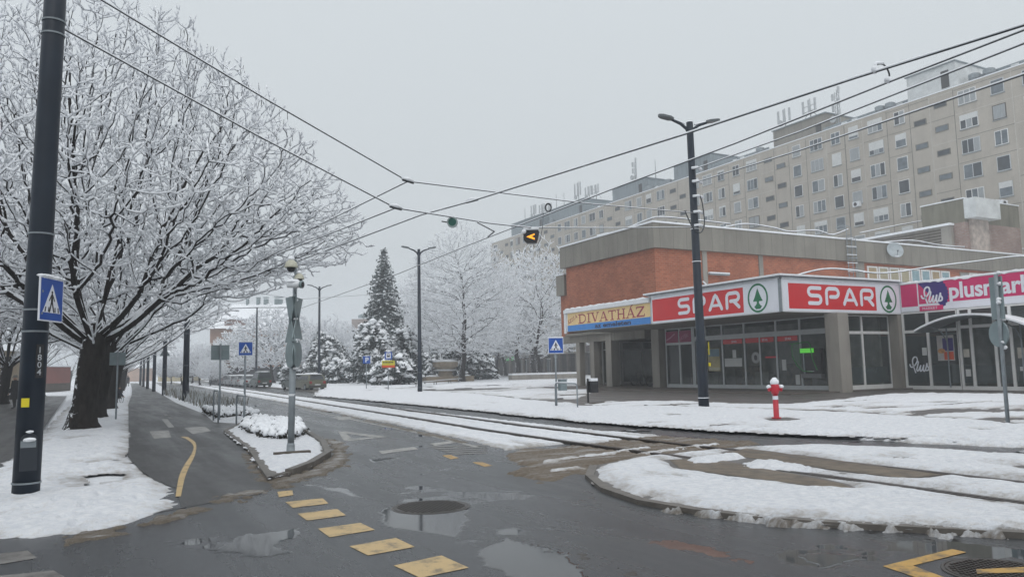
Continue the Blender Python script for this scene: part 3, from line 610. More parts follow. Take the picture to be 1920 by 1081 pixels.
front(f0, [41.2-y for y in (38.3, 37.25, 35.75, 33.9, 31.45, 29.75, 27.5)], 4.05, ZT, shop, door=(3,))
front(f0, [.1, 1.5, 2.75, 2.9], 4.05, ZT, shop, rails=(2.95, 3.1))
fB = Fy(27.3, 33.5); front(fB, [.0, 2.35, 4.6], 4.05, ZT, shop, fm=WFRAME, rails=(3.05, 3.2), fw=.1)
XP = 38.45; fP = Fx(XP, 26.7)
front(fP, [.02, 1.42, 3.05], 4.15, ZT-.1, shop, fm=WFRAME, rails=(3.05, 3.2), fw=.11)
front(fP, [3.1, 3.7, 4.85, 5.6, 7.2, 9, 11, 13, 15], 4.15, ZT-.1, shop, fm=WFRAME, rails=(3.15, 3.3), fw=.11)
fD = Fy(51.2, 34.6); front(fD, [1.2, 2.9, 3.1, 5.2, 6.9], 3.6, ZT, shop, fm=WFRAME, rails=(2.9, 3.0), fw=.1)
# interior that shows through the glass
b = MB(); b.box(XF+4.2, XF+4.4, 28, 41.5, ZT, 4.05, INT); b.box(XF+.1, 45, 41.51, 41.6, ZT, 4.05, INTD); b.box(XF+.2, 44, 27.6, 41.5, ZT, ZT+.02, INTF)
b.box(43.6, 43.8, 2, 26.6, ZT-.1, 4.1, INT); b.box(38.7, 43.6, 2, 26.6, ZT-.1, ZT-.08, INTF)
b.build('interior_wall_or_pale_panel', shop); b = MB(); b.box(35, 41.5, 51.6, 51.75, ZT, 4, INT); b.build('interior_wall_or_pale_panel', shop)  # recess: pale panel behind the glass, its colour stands in for lit interior
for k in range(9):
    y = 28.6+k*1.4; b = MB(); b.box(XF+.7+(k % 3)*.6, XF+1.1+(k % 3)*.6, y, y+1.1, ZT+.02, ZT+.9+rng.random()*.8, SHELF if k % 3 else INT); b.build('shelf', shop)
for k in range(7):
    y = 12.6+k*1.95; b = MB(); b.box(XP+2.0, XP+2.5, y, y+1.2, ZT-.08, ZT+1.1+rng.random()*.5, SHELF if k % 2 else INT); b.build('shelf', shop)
b = MB(); b.rect(fP, .14, 3.0, .42, 1.35, -.06, -.04, mat('frosted_film', (.10, .13, .135), .3)); b.rect(fP, 3.2, 7.1, .42, 1.3, -.06, -.04, MATS['frosted_film']); b.build('window_film', shop)
b = MB(); b.rect(fB, .12, 4.4, .45, 1.3, -.06, -.04, MATS['frosted_film']); b.build('window_film', shop)
# door head stripes and stickers
for x0, x1 in ((5.45, 7.25), (7.4, 9.7), (9.85, 11.4)):
    b = MB(); b.rect(f0, x0, x1-.12, 2.82, 3.1, .004, .012, RED); t_ = Fr(f0(x1-1.0, 2.88), A_U); text(b, t_, 'SPAR', .2, SWHITE, .012, .004); b.build('red_band', shop)
def emblem(b, fr, cx, cy, r, ring=GREEN, d=.006):
    """green ring with fir tree"""
    o = arc(cx, cy, r*.92, r, 0, 360, 41); i_ = arc(cx, cy, r*.78, r*.86, 0, 360, 41)
    for k in range(40): b.add([fr(*o[k], d), fr(*o[k+1], d), fr(*i_[k+1], d), fr(*i_[k], d)], [(0, 1, 2, 3)], ring)
    tr = [(0, .66), (.14, .34), (.26, .08), (.44, -.22), (.10, -.22), (.10, -.36), (.22, -.50), (.34, -.56), (.20, -.74), (-.20, -.74), (-.34, -.56), (-.22, -.50), (-.10, -.36), (-.10, -.22), (-.44, -.22), (-.26, .08), (-.14, .34)]
    b.prism(fr, [(cx+x*r*1.0, cy+y*r*1.02) for x, y in tr], 0.001, d+.003, ring)
b = MB(); o = arc(0, 0, .33, .33, 0, 360, 25)
f_ = Fr(f0(8.15, 1.95), A_U)
b.prism(f_, o[:-1], .004, .012, mat('sticker_grey', (.35, .36, .36), .5)); b.prism(f_, arc(0, 0, .13, .16, 0, 360, 13)[:-1], .012, .02, BLACK); b.rect(Fr(f0(8.9, 1.95), A_U), 0, .95, -.05, .05, .004, .012, RED); b.build('door_sticker', shop)
for fr_, x0, x1, z0, z1, m_, nm in ((f0, 4.15, 5.2, 1.2, 2.6, mat('poster_sun', (.36, .31, .16), .5, 0, .35, 1.2), 'poster'), (f0, 5.6, 7.05, 1.45, 1.95, PAPER, 'notice'), (f0, 6.3, 6.6, 1.97, 2.45, PAPER, 'notice'), (f0, 10.1, 10.4, 1.2, 1.8, PAPER, 'notice'), (f0, 11.0, 11.3, .4, .95, PAPER, 'notice'),
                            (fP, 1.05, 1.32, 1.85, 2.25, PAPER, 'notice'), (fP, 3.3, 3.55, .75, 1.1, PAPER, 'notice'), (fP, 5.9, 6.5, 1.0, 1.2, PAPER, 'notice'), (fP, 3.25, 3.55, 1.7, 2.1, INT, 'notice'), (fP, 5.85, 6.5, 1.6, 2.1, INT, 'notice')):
    b = MB(); b.rect(fr_, x0, x1, z0, z1, .004, .012, m_)
    if nm == 'poster':
        b.rect(fr_, x0+.03, x1-.03, z0+.04, z0+.22, .012, .016, mat('poster_cream', (.5, .48, .36), .6)); b.rect(fr_, x0+.03, x1-.03, z1-.5, z1-.03, .012, .016, mat('poster_sky', (.15, .24, .29), .6))
    b.build(nm, shop)
b = MB(); b.rect(fP, 1.9, 2.8, 1.55, 2.85, .004, .012, mat('poster_white', (.45, .43, .42), .5, 0, .1, 3)); b.rect(fP, 2.2, 2.76, 2.05, 2.7, .012, .016, PURPLE); b.rect(fP, 2.25, 2.75, 1.6, 2.0, .012, .016, ORANGE); b.prism(fP, arc(2.12, 2.05, .2, .13, 0, 360, 13)[:-1], .016, .02, mat('poster_food', (.5, .25, .1), .5, 0, .4, 9)); b.build('poster', shop)
b = MB(); b.rect(f0, .2, 1.42, 2.55+.55, 2.95+.9, .052, .06, DMAG); b.rect(f0, 1.56, 2.7, 3.10, 3.85, .052, .06, DMAG)
t_ = Fr(f0(1.62, 3.2), A_U).sub(0, 0, 1, 1, .28); text(b, t_, 'JÁTÉK', .34, mat('pink_letter', (.45, .2, .28), .5), .061, .004)
b.stroke(f0, [(.3, 3.3), (.7, 3.45), (1.1, 3.68)], .09, .06, .066, MATS['pink_letter'])
b.build('window_strip_sign', shop)
# Plus script
PLUS = [[(-.02, .50), (.02, .38), (.12, .34), (.27, .42), (.42, .60), (.50, .78), (.46, .93), (.34, .97), (.22, .88), (.17, .70), (.20, .45), (.27, .20), (.33, .0)],
        [(.46, .66), (.53, .70), (.55, .62), (.47, .36), (.42, .20), (.46, .10), (.56, .18), (.66, .36), (.70, .44)], [(.70, .44), (.64, .20), (.67, .08), (.78, .18), (.88, .40), (.90, .46)], [(.90, .46), (.85, .18), (.90, .08), (1.0, .2), (1.12, .55)], [(1.12, .55), (1.13, .40), (1.2, .30), (1.18, .16), (1.05, .12)]]
def plus_script(b, fr, x, y, sc_, m, d, wd=.085):
    for i, st in enumerate(PLUS): b.stroke(fr, catmull([(x+p*sc_, y+q*sc_) for p, q in st], 5), wd*sc_, d-.002, d+.001*i, m)
b = MB(); plus_script(b, fP, .32, .95, .85, SWHITE, .012); b.build('script_decal', shop)
# ---- cash machine
atm = thing('cash_machine', 'green hooded cash machine set in the supermarket window beside the concrete column', 'cash machine', (XF, 28.8, ZT))
f_ = Fx(XF, 29.95)
b = MB(); b.rect(f_, .35, 1.75, 1.0, 2.35, .05, .30, INTD); b.rect(f_, .45, 1.75, .78, 1.0, .05, .35, mat('grey_panel', (.16, .16, .165), .5)); b.rect(f_, .62, .7, 1.0, 2.1, .30, .34, GALV); b.rect(f_, .72, 1.5, 1.02, 1.9, .30, .32, BLACK); b.rect(f_, .85, 1.3, 1.12, 1.16, .32, .34, PAPER); b.build('machine_body', atm)
b = MB(); b.rect(f_, .5, 1.35, 2.12, 2.36, .32, .40, mat('lit_green', (.1, .5, .05), .4, emit=.45, emc=(.12, .7, .05))); b.build('lit_panel', atm)
b = MB(); hood = [(.0, 2.62), (1.25, 2.70), (1.38, 2.55), (1.42, 2.2), (1.5, 1.75), (1.75, 1.2), (1.2, 1.1), (.6, 1.15), (.2, 1.45), (-.08, 1.95), (-.1, 2.45)]
b.tube([f_(x, y, .62) for x, y in hood[:6]], .025, 6, mat('green_edge', (.02, .25, .04), .4)); b.tube([f_(x, y, .35) for x, y in hood[6:]+hood[:1]], .025, 6, MATS['green_edge'])
b.add([f_(x, y, .35) for x, y in hood[7:]+[hood[0], (.4, 2.6)]], [tuple(range(6))], GGREEN); b.build('hood', atm)
# ---- signs
def signbox(name, label, fr, w_, z0, z1, dep, m=SWHITE, edge=WHITE):
    t = thing(name, label, 'shop sign', fr(w_/2, z0, 0))
    b = MB(); b.rect(fr, 0, w_, z0, z1, -dep, 0, edge); b.rect(fr, .05, w_-.05, z0+.05, z1-.05, .001, .012, m); b.build('sign_box', t); return t
def spar_letters(b, fr, x, y, h, x1, m, gap=.24):
    wl = (x1-x)/(4+3*gap); s = .20*h; d = .030
    def P(q): return [(x+px*wl, y+py*h) for px, py in q]
    S = [(.90, .90), (.30, .90)]+[(.30+.20*math.cos(a), .70+.20*math.sin(a)) for a in np.radians(np.linspace(90, 270, 8))][1:]+[(.72, .50)]+[(.72+.20*math.cos(a), .30+.20*math.sin(a)) for a in np.radians(np.linspace(90, -90, 8))][1:]+[(.12, .10)]
    b.stroke(fr, P(S), s, .012, d, m); x += wl*(1+gap)
    bowl = [(.08, .10), (.08, .68), (.11, .80), (.20, .88), (.30, .90), (.70, .90)]+[(.70+.22*math.cos(a), .68+.22*math.sin(a)) for a in np.radians(np.linspace(80, -80, 7))]+[(.34, .46)]
    b.stroke(fr, P(bowl), s, .012, d, m); x += wl*(1+gap)
    b.stroke(fr, P([(.06, .10), (.42, .82), (.5, .90), (.58, .82), (.94, .10)]), s, .012, d, m); b.stroke(fr, P([(.28, .32), (.72, .32)]), s*.8, .012, d-.003, m); x += wl*(1+gap)
    b.stroke(fr, P(bowl), s, .012, d, m); b.stroke(fr, P([(.55, .46), (.92, .10)]), s, .012, d-.003, m)
ZS0, ZS1 = 4.10, 5.74
fs = Fx(29.4, 36.75); WA = 36.75-26.75
sA = signbox('supermarket_sign', 'long red supermarket sign with white letters above the entrance, partly behind the tall dark pole', fs, WA, ZS0, ZS1, .35)
qa = lambda px: 36.75-PX(px, 570, 29.4)[1]; qb = lambda px: PY(px, 560, 26.7)[0]-29.45
b = MB(); b.rect(fs, .12, qa(1394.5), ZS0+.14, ZS1-.20, .0125, .016, RED); spar_letters(b, Fr(fs.o, fs.u), qa(1271), ZS0+.36, .95, qa(1388.5), SWHITE); b.build('red_field', sA)
b = MB(); emblem(b, Fr(fs(0, 0, .012), A_U), qa(1421.7), (ZS0+ZS1)/2-.02, .74); b.build('fir_tree_emblem', sA)
jag_snow('snow_cap', fs, 0, WA, ZS1, .10, .3, sA)
fs2 = Fy(26.7, 29.45); WB = 38.5-29.45-.02
sB = signbox('supermarket_sign', 'shorter red supermarket sign facing the roundabout, between the canopy corner and the magenta sign', fs2, WB, ZS0, ZS1, .35)
b = MB(); b.rect(fs2, qb(1478.5), qb(1642), ZS0+.16, ZS1-.22, .0125, .016, RED); spar_letters(b, Fr(fs2.o, fs2.u), qb(1513), ZS0+.36, .96, qb(1637.5), SWHITE); b.build('red_field', sB)
b = MB(); emblem(b, Fr(fs2(0, 0, .012), B_U), qb(1665), (ZS0+ZS1)/2-.02, .74); b.build('fir_tree_emblem', sB)
jag_snow('snow_cap', fs2, 0, WB, ZS1, .10, .3, sB)
MB().box(29.36, 29.55, 26.72, 26.85, ZS0, ZS1, GALV).build('corner_strip', sA)
fp = Fx(38.42, 26.66)
sP = signbox('market_sign', 'magenta market sign with white lettering and purple emblem at the right edge', fp, 20, 4.17, 5.70, .3)
b = MB(); b.rect(fp, .06, 1.0, 4.46, 5.66, .0125, .018, MAGENTA); b.rect(fp, 1.07, 19.9, 4.55, 5.66, .0125, .017, MAGENTA); b.build('magenta_field', sP)
b = MB(); sc_ = [(1.08, 4.30), (1.08, 5.66), (2.45, 5.66)]
for k in range(9):
    a = math.radians(48-k*13); cx_, cy_ = 1.95, 4.98
    sc_ += [(cx_+.78*math.cos(a), cy_+.92*math.sin(a)*.95), (cx_+.72*math.cos(a-.11), cy_+.86*math.sin(a-.11)*.95)]
sc_ = [p for p in sc_ if p[1] > 4.3]+[(2.35, 4.30)]
b.prism(fp, sc_, .018, .026, PURPLE); b.rect(fp, 1.08, 2.38, 4.18, 4.42, .0265, .030, MAGENTA)
plus_script(b, fp, 1.26, 4.52, .92, SWHITE, .034, .095); text(b, Fr(fp(1.24, 4.23), A_U), 'MARKET', .2, SWHITE, .030, .005, 0, 0, 1.15); b.build('purple_emblem', sP)
b = MB(); text(b, Fr(fp(2.72, 4.72), A_U), 'plusmarket', 1.12, SWHITE, .018, .012, .028, 0, .98); b.build('lettering', sP)
jag_snow('snow_cap', fp, 0, 20, 5.70, .09, .3, sP)
fd = Fx(29.45, 46.55); WD = 46.55-36.85
sD = signbox('fashion_store_sign', 'tan and blue signboard with maroon serif letters beside the long red sign', fd, WD, 4.13, 5.70, .25, WHITE)
b = MB(); b.rect(fd, .35, WD-.05, 4.55, 5.40, .0125, .03, TAN); b.rect(fd, .35, WD-.05, 4.14, 4.55, .0125, .032, SBLUE); b.build('board', sD)
b = MB(); b.rect(fd, .0, WD, 5.42, 5.66, .012, .16, WHITE); b.rect(fd, 0, .22, 4.0, 5.66, .012, .12, WHITE); b.build('white_rim', sD)
def serif(b, fr, ch, x, y, w_, h, m, d):
    k = .17*h; t = .07*h
    def bar(x0, y0, x1, y1, wd, dd=0.): wd = wd*1.25; b.stroke(fr, [(x+x0*w_, y+y0*h), (x+x1*w_, y+y1*h)], wd, d-.003, d+dd, m, False)
    def foot(cx, yy, l=.22, dd=.001): bar(cx-l, yy, cx+l, yy, t, dd)
    if ch == 'D':
        bar(.2, 0, .2, 1, k); foot(.18, .02); foot(.18, .98); b.stroke(fr, catmull([(x+p*w_, y+q*h) for p, q in ((.25, .96), (.6, .94), (.88, .74), (.92, .5), (.88, .26), (.6, .06), (.25, .04))], 4), k*.8, d-.003, d+.002, m, False)
    elif ch == 'I': bar(.5, 0, .5, 1, k); foot(.5, .02, .42); foot(.5, .98, .42)
    elif ch == 'V': bar(.14, 1, .5, .02, k); bar(.86, 1, .52, .02, k*.5, .001); foot(.14, .98); foot(.86, .98, .16)
    elif ch in 'AÁ':
        bar(.5, .98, .86, 0, k); bar(.48, .98, .12, 0, k*.5, .001); bar(.25, .34, .72, .34, k*.4, .002); foot(.86, .02, .2); foot(.12, .02, .16)
        if ch == 'Á': b.stroke(fr, [(x+.5*w_, y+1.08*h), (x+.72*w_, y+1.28*h)], k*.7, d-.003, d, m)
    elif ch == 'T': bar(.5, 0, .5, 1, k); bar(.02, .95, .98, .95, k*.55, .001); foot(.5, .02, .24, .002); bar(.04, .74, .04, .97, t, .002); bar(.96, .74, .96, .97, t, .002)
    elif ch == 'H':
        for cx in (.2, .8): bar(cx, 0, cx, 1, k); foot(cx, .02, .18); foot(cx, .98, .18)
        bar(.2, .5, .8, .5, k*.5, .002)
    elif ch == 'Z': bar(.06, .95, .94, .95, k*.6); bar(.06, .05, .94, .05, k*.6); bar(.86, .94, .14, .06, k, .001); bar(.06, .74, .06, .97, t, .002); bar(.94, .03, .94, .28, t, .002)
    elif ch == 'S': b.stroke(fr, catmull([(x+p*w_, y+q*h) for p, q in ((.85, .8), (.6, .97), (.25, .88), (.25, .62), (.75, .4), (.75, .12), (.4, .02), (.1, .2))], 4), k*.8, d-.003, d, m, False)
b = MB(); x = 1.75
for ch, w_ in zip('DIVATHÁZ', (1.0, .55, .95, .98, .9, 1.0, .98, .95)): serif(b, fd, ch, x, 4.62, w_*.95, .62, MAROON, .036); x += w_+.02
fz = fd.sub(.45, 4.62, 1, 1, .36)
for i, ch in enumerate('ÁZSIA'): serif(b, fz, ch, i*.255, -.0+i*.0, .22 if ch != 'I' else .12, .26, MAROON, .036)
text(b, Fr(fd(3.75, 4.22), A_U).sub(0, 0, 2.05, 1), 'az emeleten', .40, NAVY, .032, .006, .03); b.build('lettering', sD)
jag_snow('snow_cap', fd, 0, WD, 5.70, .08, .25, sD)
# ---- arched snow-covered entrance canopy at the market doors
ac = thing('entrance_canopy', 'arched snow-covered glass canopy over the market doors below the magenta sign', 'canopy', (XP, 22.4, 3.0))
b = MB(); ys = np.linspace(25.0, 19.6, 15); zz = [3.02+.66*(1-((y-22.3)/2.7)**2) for y in ys]
for i in range(14):
    for (x0, x1, dz0, dz1, m_) in ((XP-1.5, XP-.05, .0, .035, GALV), (XP-1.53, XP-.05, .037, .13, SNOW)):
        v = [(x, ys[j], zz[j]+dz) for j in (i, i+1) for x in (x0, x1) for dz in (dz0, dz1)]
        b.add(v, [(0, 1, 3, 2), (4, 6, 7, 5), (1, 5, 7, 3), (0, 2, 6, 4), (0, 4, 5, 1), (2, 3, 7, 6)], m_)
b.build('arched_roof', ac)
for y in (24.2, 20.6):
    b = MB(); b.tube([(XP-.06, y, 2.5), (XP-.5, y, 3.0), (XP-1.3, y, 3.25)], .035, 6, GALV); b.tube([(XP-.08, y, 0.2), (XP-.08, y, 3.2)], .04, 6, GALV); b.build('bracket', ac)
# ---- ladder, dish, wires on the roof
ld = thing('roof_ladder', 'steel roof ladder with safety hoops on the concrete parapet', 'ladder', (52, YB, 6))
b = MB()
xl = PY(1590, 460, YB-.5)[0]
for dx in (0, .55): b.tube([(xl+dx, YB-.42, 6.2), (xl+dx, YB-.42, 12.5), (xl+dx-.1, YB-.2, 12.7), (xl+dx-.1, YB+.5, 12.6)], .035, 5, GALV)
for k in range(20): b.tube([(xl, YB-.42, 6.4+k*.3), (xl+.55, YB-.42, 6.4+k*.3)], .018, 4, GALV)
b.build('rungs', ld)
b = MB()
for k in range(5): b.tube([(xl+.27+.42*math.cos(a), YB-.5-.5*math.sin(a), 8.2+k*.85) for a in np.linspace(0, math.pi, 9)], .03, 4, GALV); b.box(xl-.1, xl+1.2, YB-.9, YB-.4, 8.23+k*.85, 8.25+k*.85, SNOW) if 0 else None
b.tube([(xl+1.1, YB-.4, 7.2), (xl+1.1, YB-.4, 11.6)], .03, 4, GALV)
for k in range(6): b.tube([(xl-.15, YB-.46, 8.2+k*.68), (xl+1.1, YB-.42, 8.24+k*.68)], .035, 4, SNOW)
b.build('safety_hoops', ld)
dsh = thing('satellite_dish', 'round grey satellite dish mounted on the concrete parapet', 'satellite dish', PY(1677, 470, YB-.7))
c = PY(1677, 470, YB-.7); n_ = np.array([-.45, -.75, .3]); n_ /= np.linalg.norm(n_); a_ = np.cross(n_, (0, 0, 1)); a_ /= np.linalg.norm(a_); b_ = np.cross(a_, n_)
b = MB(); vs = []; fs_ = []
for i in range(5):
    for k in range(20): q = 2*math.pi*k/20; r = .68*i/4+.001; vs.append(c+(a_*math.cos(q)+b_*math.sin(q)*1.05)*r+n_*(.16*(i/4)**2))
for i in range(4):
    for k in range(20): fs_.append((i*20+k, i*20+(k+1) % 20, (i+1)*20+(k+1) % 20, (i+1)*20+k))
b.add(vs, fs_, mat('dish_grey', (.36, .40, .42), .45)); b.build('reflector', dsh, smooth=True)
b = MB(); b.tube([c-b_*.65+n_*.14, c+n_*.62-b_*.3], .03, 5, GALV); b.blob(c+n_*.6-b_*.28, (.1, .1, .1), GALV); b.tube([c-n_*.02, c+np.array([.1, .6, -.1])], .05, 6, GALV); b.blob(c-b_*.62+n_*.2, (.25, .15, .06), SNOW); b.build('receiver_arm', dsh)
lp = thing('flood_lamp', 'small snow-capped lamp arm on the brick wall above the red sign', 'lamp', PY(1345, 515, YB))
c = PY(1345, 515, YB); b = MB(); b.box(c[0]-1., c[0]+.9, YB-.35, YB-.15, c[2]-.06, c[2]+.05, GALV); b.box(c[0]-1., c[0]+.9, YB-.36, YB-.14, c[2]+.052, c[2]+.14, SNOW); b.tube([(c[0]-1.6, YB-.2, c[2]-.55), (c[0]-.4, YB-.3, c[2]-1.5)], .06, 5, SNOW); b.tube([(c[0], YB, c[2]), (c[0], YB-.3, c[2])], .04, 5, GALV); b.build('lamp_body', lp)
def sag_wire(name, label, pts, r, m, group=None, cap=True, cat='wire', bumps=False):
    """a cable through points (real 3-D), with a rim of snow lying on it"""
    p = catmull(pts, 6) if (len(pts) > 2 and name == 'lightning_wire') else [np.array(q, float) for q in pts]
    if len(p) > 2 and name != 'lightning_wire': p = [p[i]+(p[i+1]-p[i])*t for i in range(len(p)-1) for t in np.linspace(0, 1, 6)[:-1]]+[p[-1]]
    if len(p) == 2: p = [p[0]+(p[1]-p[0])*t+np.array([0, 0, -.004*np.linalg.norm(p[1]-p[0])*4*t*(1-t)]) for t in np.linspace(0, 1, 13)]
    o = MB().tube(p, r, 6, m).build(name); tag(o, label, cat, group)
    if cap:
        rs = [r*(1.15+.45*rng.random()*(1 if bumps else .5)) for _ in p]
        s_ = MB().tube([q+np.array([0, 0, r*1.0]) for q in p], rs, 6, SNOW).build('snow_rim', None, smooth=True); s_.parent = o
    return o
def pts_y(l, Y): return [PY(x, y, Y) for x, y in l]
sag_wire('lightning_wire', 'snow-thick wire along the front of the flat roof left of the ladder', pts_y([(1358, 426), (1400, 420), (1450, 427), (1480, 434), (1530, 432), (1560, 440), (1590, 430)], YB+.6), .036, CABLE, 'snowy wires on the flat roof', bumps=True)
sag_wire('lightning_wire', 'snow-thick wire draped over the roof from the leaning shed to the brick chimney', pts_y([(1612, 437), (1680, 423), (1750, 410), (1772, 403), (1782, 380), (1808, 374)], 52), .042, CABLE, 'snowy wires on the flat roof', bumps=True)
sag_wire('lightning_wire', 'snow-thick wire along the parapet behind the satellite dish', pts_y([(1650, 455), (1710, 451), (1765, 460), (1830, 464), (1925, 467)], YB+.5), .036, CABLE, 'snowy wires on the flat roof', bumps=True)
sag_wire('lightning_wire', 'snow-thick wire looping above the brick corner behind the dark pole', [PX(1120, 442, XB+1), PX(1170, 430, XB+1), PX(1215, 412, XB+1), PY(1240, 407, YB+1), PY(1300, 412, YB+1), PY(1370, 420, YB+1)], .036, CABLE, 'snowy wires on the flat roof', bumps=True)
sag_wire('lightning_wire', 'long snow-thick wire sagging between stubs on the canopy roof above the shop signs', pts_y([(1495, 516), (1530, 507), (1560, 504), (1600, 507), (1640, 512), (1683, 510), (1748, 500), (1830, 490), (1900, 481), (1930, 482)], 33), .036, CABLE, 'snowy wires on the flat roof', bumps=True)
# ---- roof chimney block and louvred shed
ch = thing('roof_chimney', 'weathered brick chimney block with a grey duct on the shopping centre roof', 'chimney', (70, 60, 11.5))
XQ = 71.; cq = PX(1806, 372, XQ); yq = cq[1]; xr = PY(1909, 387, yq)[0]; yl = PX(1783, 385, XQ)[1]
b = MB(); b.box(XQ, xr, yq, yl+3, 11.5, cq[2]-2.2, OLDBRICK); b.box(XQ, xr, yq, yl+3, cq[2]-2.2+.001, cq[2], concrete('mossy_concrete', (.19, .18, .14), 1, 0, .9)); b.build('brick_shaft', ch)
b = MB(); b.box(XQ-.06, xr+.06, yq-.06, yl+3.06, cq[2]+.001, cq[2]+.1, SNOW); b.build('snow_cap', ch)
d0 = PY(1835, 378, yq-.9); d1 = PY(1873, 412, yq-.9)
b = MB(); b.box(d0[0]-.9, d1[0], yq-1.1, yq-.002, d1[2], cq[2]-.05, PLASTER); b.build('duct', ch); b = MB(); b.box(d0[0]-.3, d1[0]-.6, yq-.25, yq-.001, 11.5, d1[2]-.001, mat('stained_render', (.42, .36, .32), .9, 0, .3, 2)); b.build('render_panel', ch)
sd = thing('roof_shed', 'low louvred roof shed with sloping snowy roof beside the brick chimney', 'shed', (70, 62, 11.5))
XS_ = 70.6; p0 = PX(1782, 418, XS_); p1 = PX(1650, 440, XS_); b = MB()
b.box(XS_, XS_+6, p0[1], p1[1]+8, 11.5, p0[2]-.2, COLUMN); b.build('shed_wall', sd)
b = MB()
for k in range(9): b.box(XS_-.08, XS_-.002, p0[1]+1, p1[1]+1, 11.6+k*.28, 11.72+k*.28, BROWN)
b.build('louvre', sd)
b = MB(); b.box(XS_-.3, XS_+6, p0[1]-.1, p1[1]+8.2, p0[2]-.198, p0[2], SNOW); b.build('snowy_roof', sd)
acu = thing('air_conditioner', 'white air conditioner unit on top of the brick chimney block', 'air conditioner', PY(1880, 374, yq+1))
c = PY(1880, 374, yq+1); b = MB(); b.box(c[0]-.5, c[0]+.5, yq+.8, yq+1.3, cq[2]+.1, cq[2]+.75, WHITE); b.build('casing', acu); b = MB(); b.lathe([(.24, -.02), (.24, .0)], (c[0]-.05, yq+.79, cq[2]+.42), 14, BLACK, 1); b.build('fan_grille', acu); b = MB(); b.box(c[0]-1.2, c[0]-.7, yq+.9, yq+1.2, cq[2]+.55, cq[2]+.72, SNOW); b.tube([(c[0]-.95, yq+1.05, cq[2]+.1), (c[0]-.95, yq+1.05, cq[2]+.56)], .05, 6, GALV); b.build('vent_cowl', acu)

# ============================================================ APARTMENT BLOCK
XA = 84.; ZR = 32.0
blk = thing('apartment_block', 'long grey concrete panel apartment block with rows of windows behind the shopping centre', 'building', (XA, 90, 0))
Y0B, Y1B = 12., 165.9
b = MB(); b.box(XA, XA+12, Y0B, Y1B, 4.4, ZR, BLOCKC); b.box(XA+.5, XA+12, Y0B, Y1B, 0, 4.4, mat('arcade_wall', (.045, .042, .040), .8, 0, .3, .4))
jy = [14.5, 20.5, 26.5, 32.5, 37.5, 43.8, 50.05, 52.9, 55.4, 58.4, 61.8, 64.45, 67.3, 70.6, 73.6, 76.2, 78.9, 82, 85.2, 88.3, 91.2, 94.2, 96.9, 99.7, 102.9, 105.8, 108.8, 112, 114.9, 117.5, 120.4, 123.5, 126.4, 129.4, 132.5, 135.6, 138.3, 141.2, 144.5, 147.5, 150.5, 153.5, 156.2, 158.8, 161.5]
for y in jy:
    big = abs(y-64.45) < .1 or abs(y-106) < 1
    b.box(XA-.012, XA-.001, y-.035-(.05 if big else 0), y+.035, 4.5, ZR-.2, JOINT if big or rng.random() < .45 else JOINTL)
for k in range(11):
    z = 31.75-2.8*k-.12
    for i in range(len(jy)-1): 
        if rng.random() < .8: b.box(XA-.008, XA-.001, jy[i]+.04, jy[i+1]-.1, z-.03, z+.03, JOINT if rng.random() < .4 else JOINTL)
b.build('facade', blk)
SEQ = [('s', 29.5), ('w', 33), ('s', 36), ('w', 39), ('s', 42.0), ('s', 45.24), ('w', 48.5), ('v', 51.6), ('u', 54.13), ('s', 56.7), ('w', 60.0), ('s', 63.1), ('s', 65.8), ('w', 68.9), ('s', 72.2), ('u', 75.02), ('v', 77.3), ('w', 80.5), ('s', 83.65), ('s', 86.8), ('w', 89.85), ('s', 92.5), ('u', 95.7), ('v', 98.1), ('w', 101.3), ('s', 104.5), ('s', 107.2), ('w', 110.4), ('v', 113.67), ('u', 116.2), ('s', 118.9), ('w', 121.9), ('s', 125), ('s', 127.8), ('w', 131), ('s', 134), ('u', 136.9), ('v', 139.6), ('w', 143), ('s', 146), ('s', 149), ('w', 152), ('s', 155), ('v', 157.5), ('u', 160.2), ('w', 163.2)]
wr = random.Random(11)
def win_geo(bf, bp, k, y, z, typ):
    hw, h = {'s': (.71, 1.62), 'w': (1.02, 1.62), 'v': (.78, .72), 'u': (.78, .72)}[typ]
    if typ in 'vu':
        bf.box(XA-.05, XA-.013, y-hw, y+hw, z-h/2, z+h/2, JOINT); bp.box(XA-.06, XA-.052, y-hw+.1, y+hw-.12, z-h/2+.1, z+h/2-.1, WIN[0] if wr.random() < .6 else WIN[1]); return
    fm = WFRAME if wr.random() < .72 else BROWN if wr.random() < .25 else FRAME
    bf.box(XA-.05, XA-.013, y-hw, y+hw, z-h/2, z+h/2, fm); bf.box(XA-.09, XA-.0131, y-hw-.05, y+hw+.05, z-h/2-.07, z-h/2-.002, GALV)
    n = {'s': wr.choice((1, 1, 2)), 'w': wr.choice((2, 3, 3))}[typ]; q = wr.random(); e = .09; sh = wr.random() if wr.random() < .30 else 0
    if sh > .8: n = 1
    for i in range(n):
        a0 = y-hw+e+(2*hw-e)*i/n; a1 = y-hw+(2*hw-e)*(i+1)/n
        m_ = WIN[2] if wr.random() < .35 else (WIN[4] if fm is BROWN else (WIN[0] if wr.random() < .45 else WIN[1]))
        zc = z+h/2-e-(h-2*e)*sh
        if sh < .9: bp.box(XA-.060, XA-.052, a0, a1, z-h/2+e, zc, m_)
    if sh: bp.box(XA-.075, XA-.052, y-hw+.04, y+hw-.04, z+h/2-e-(h-2*e)*sh+.002, z+h/2-.03, WIN[3])
nwin = 0; restf = MB(); restp = MB()
order = sorted([(y, k, t) for t, y in SEQ for k in range(10)], key=lambda q: q[0]+q[1]*.5)
nst = 0
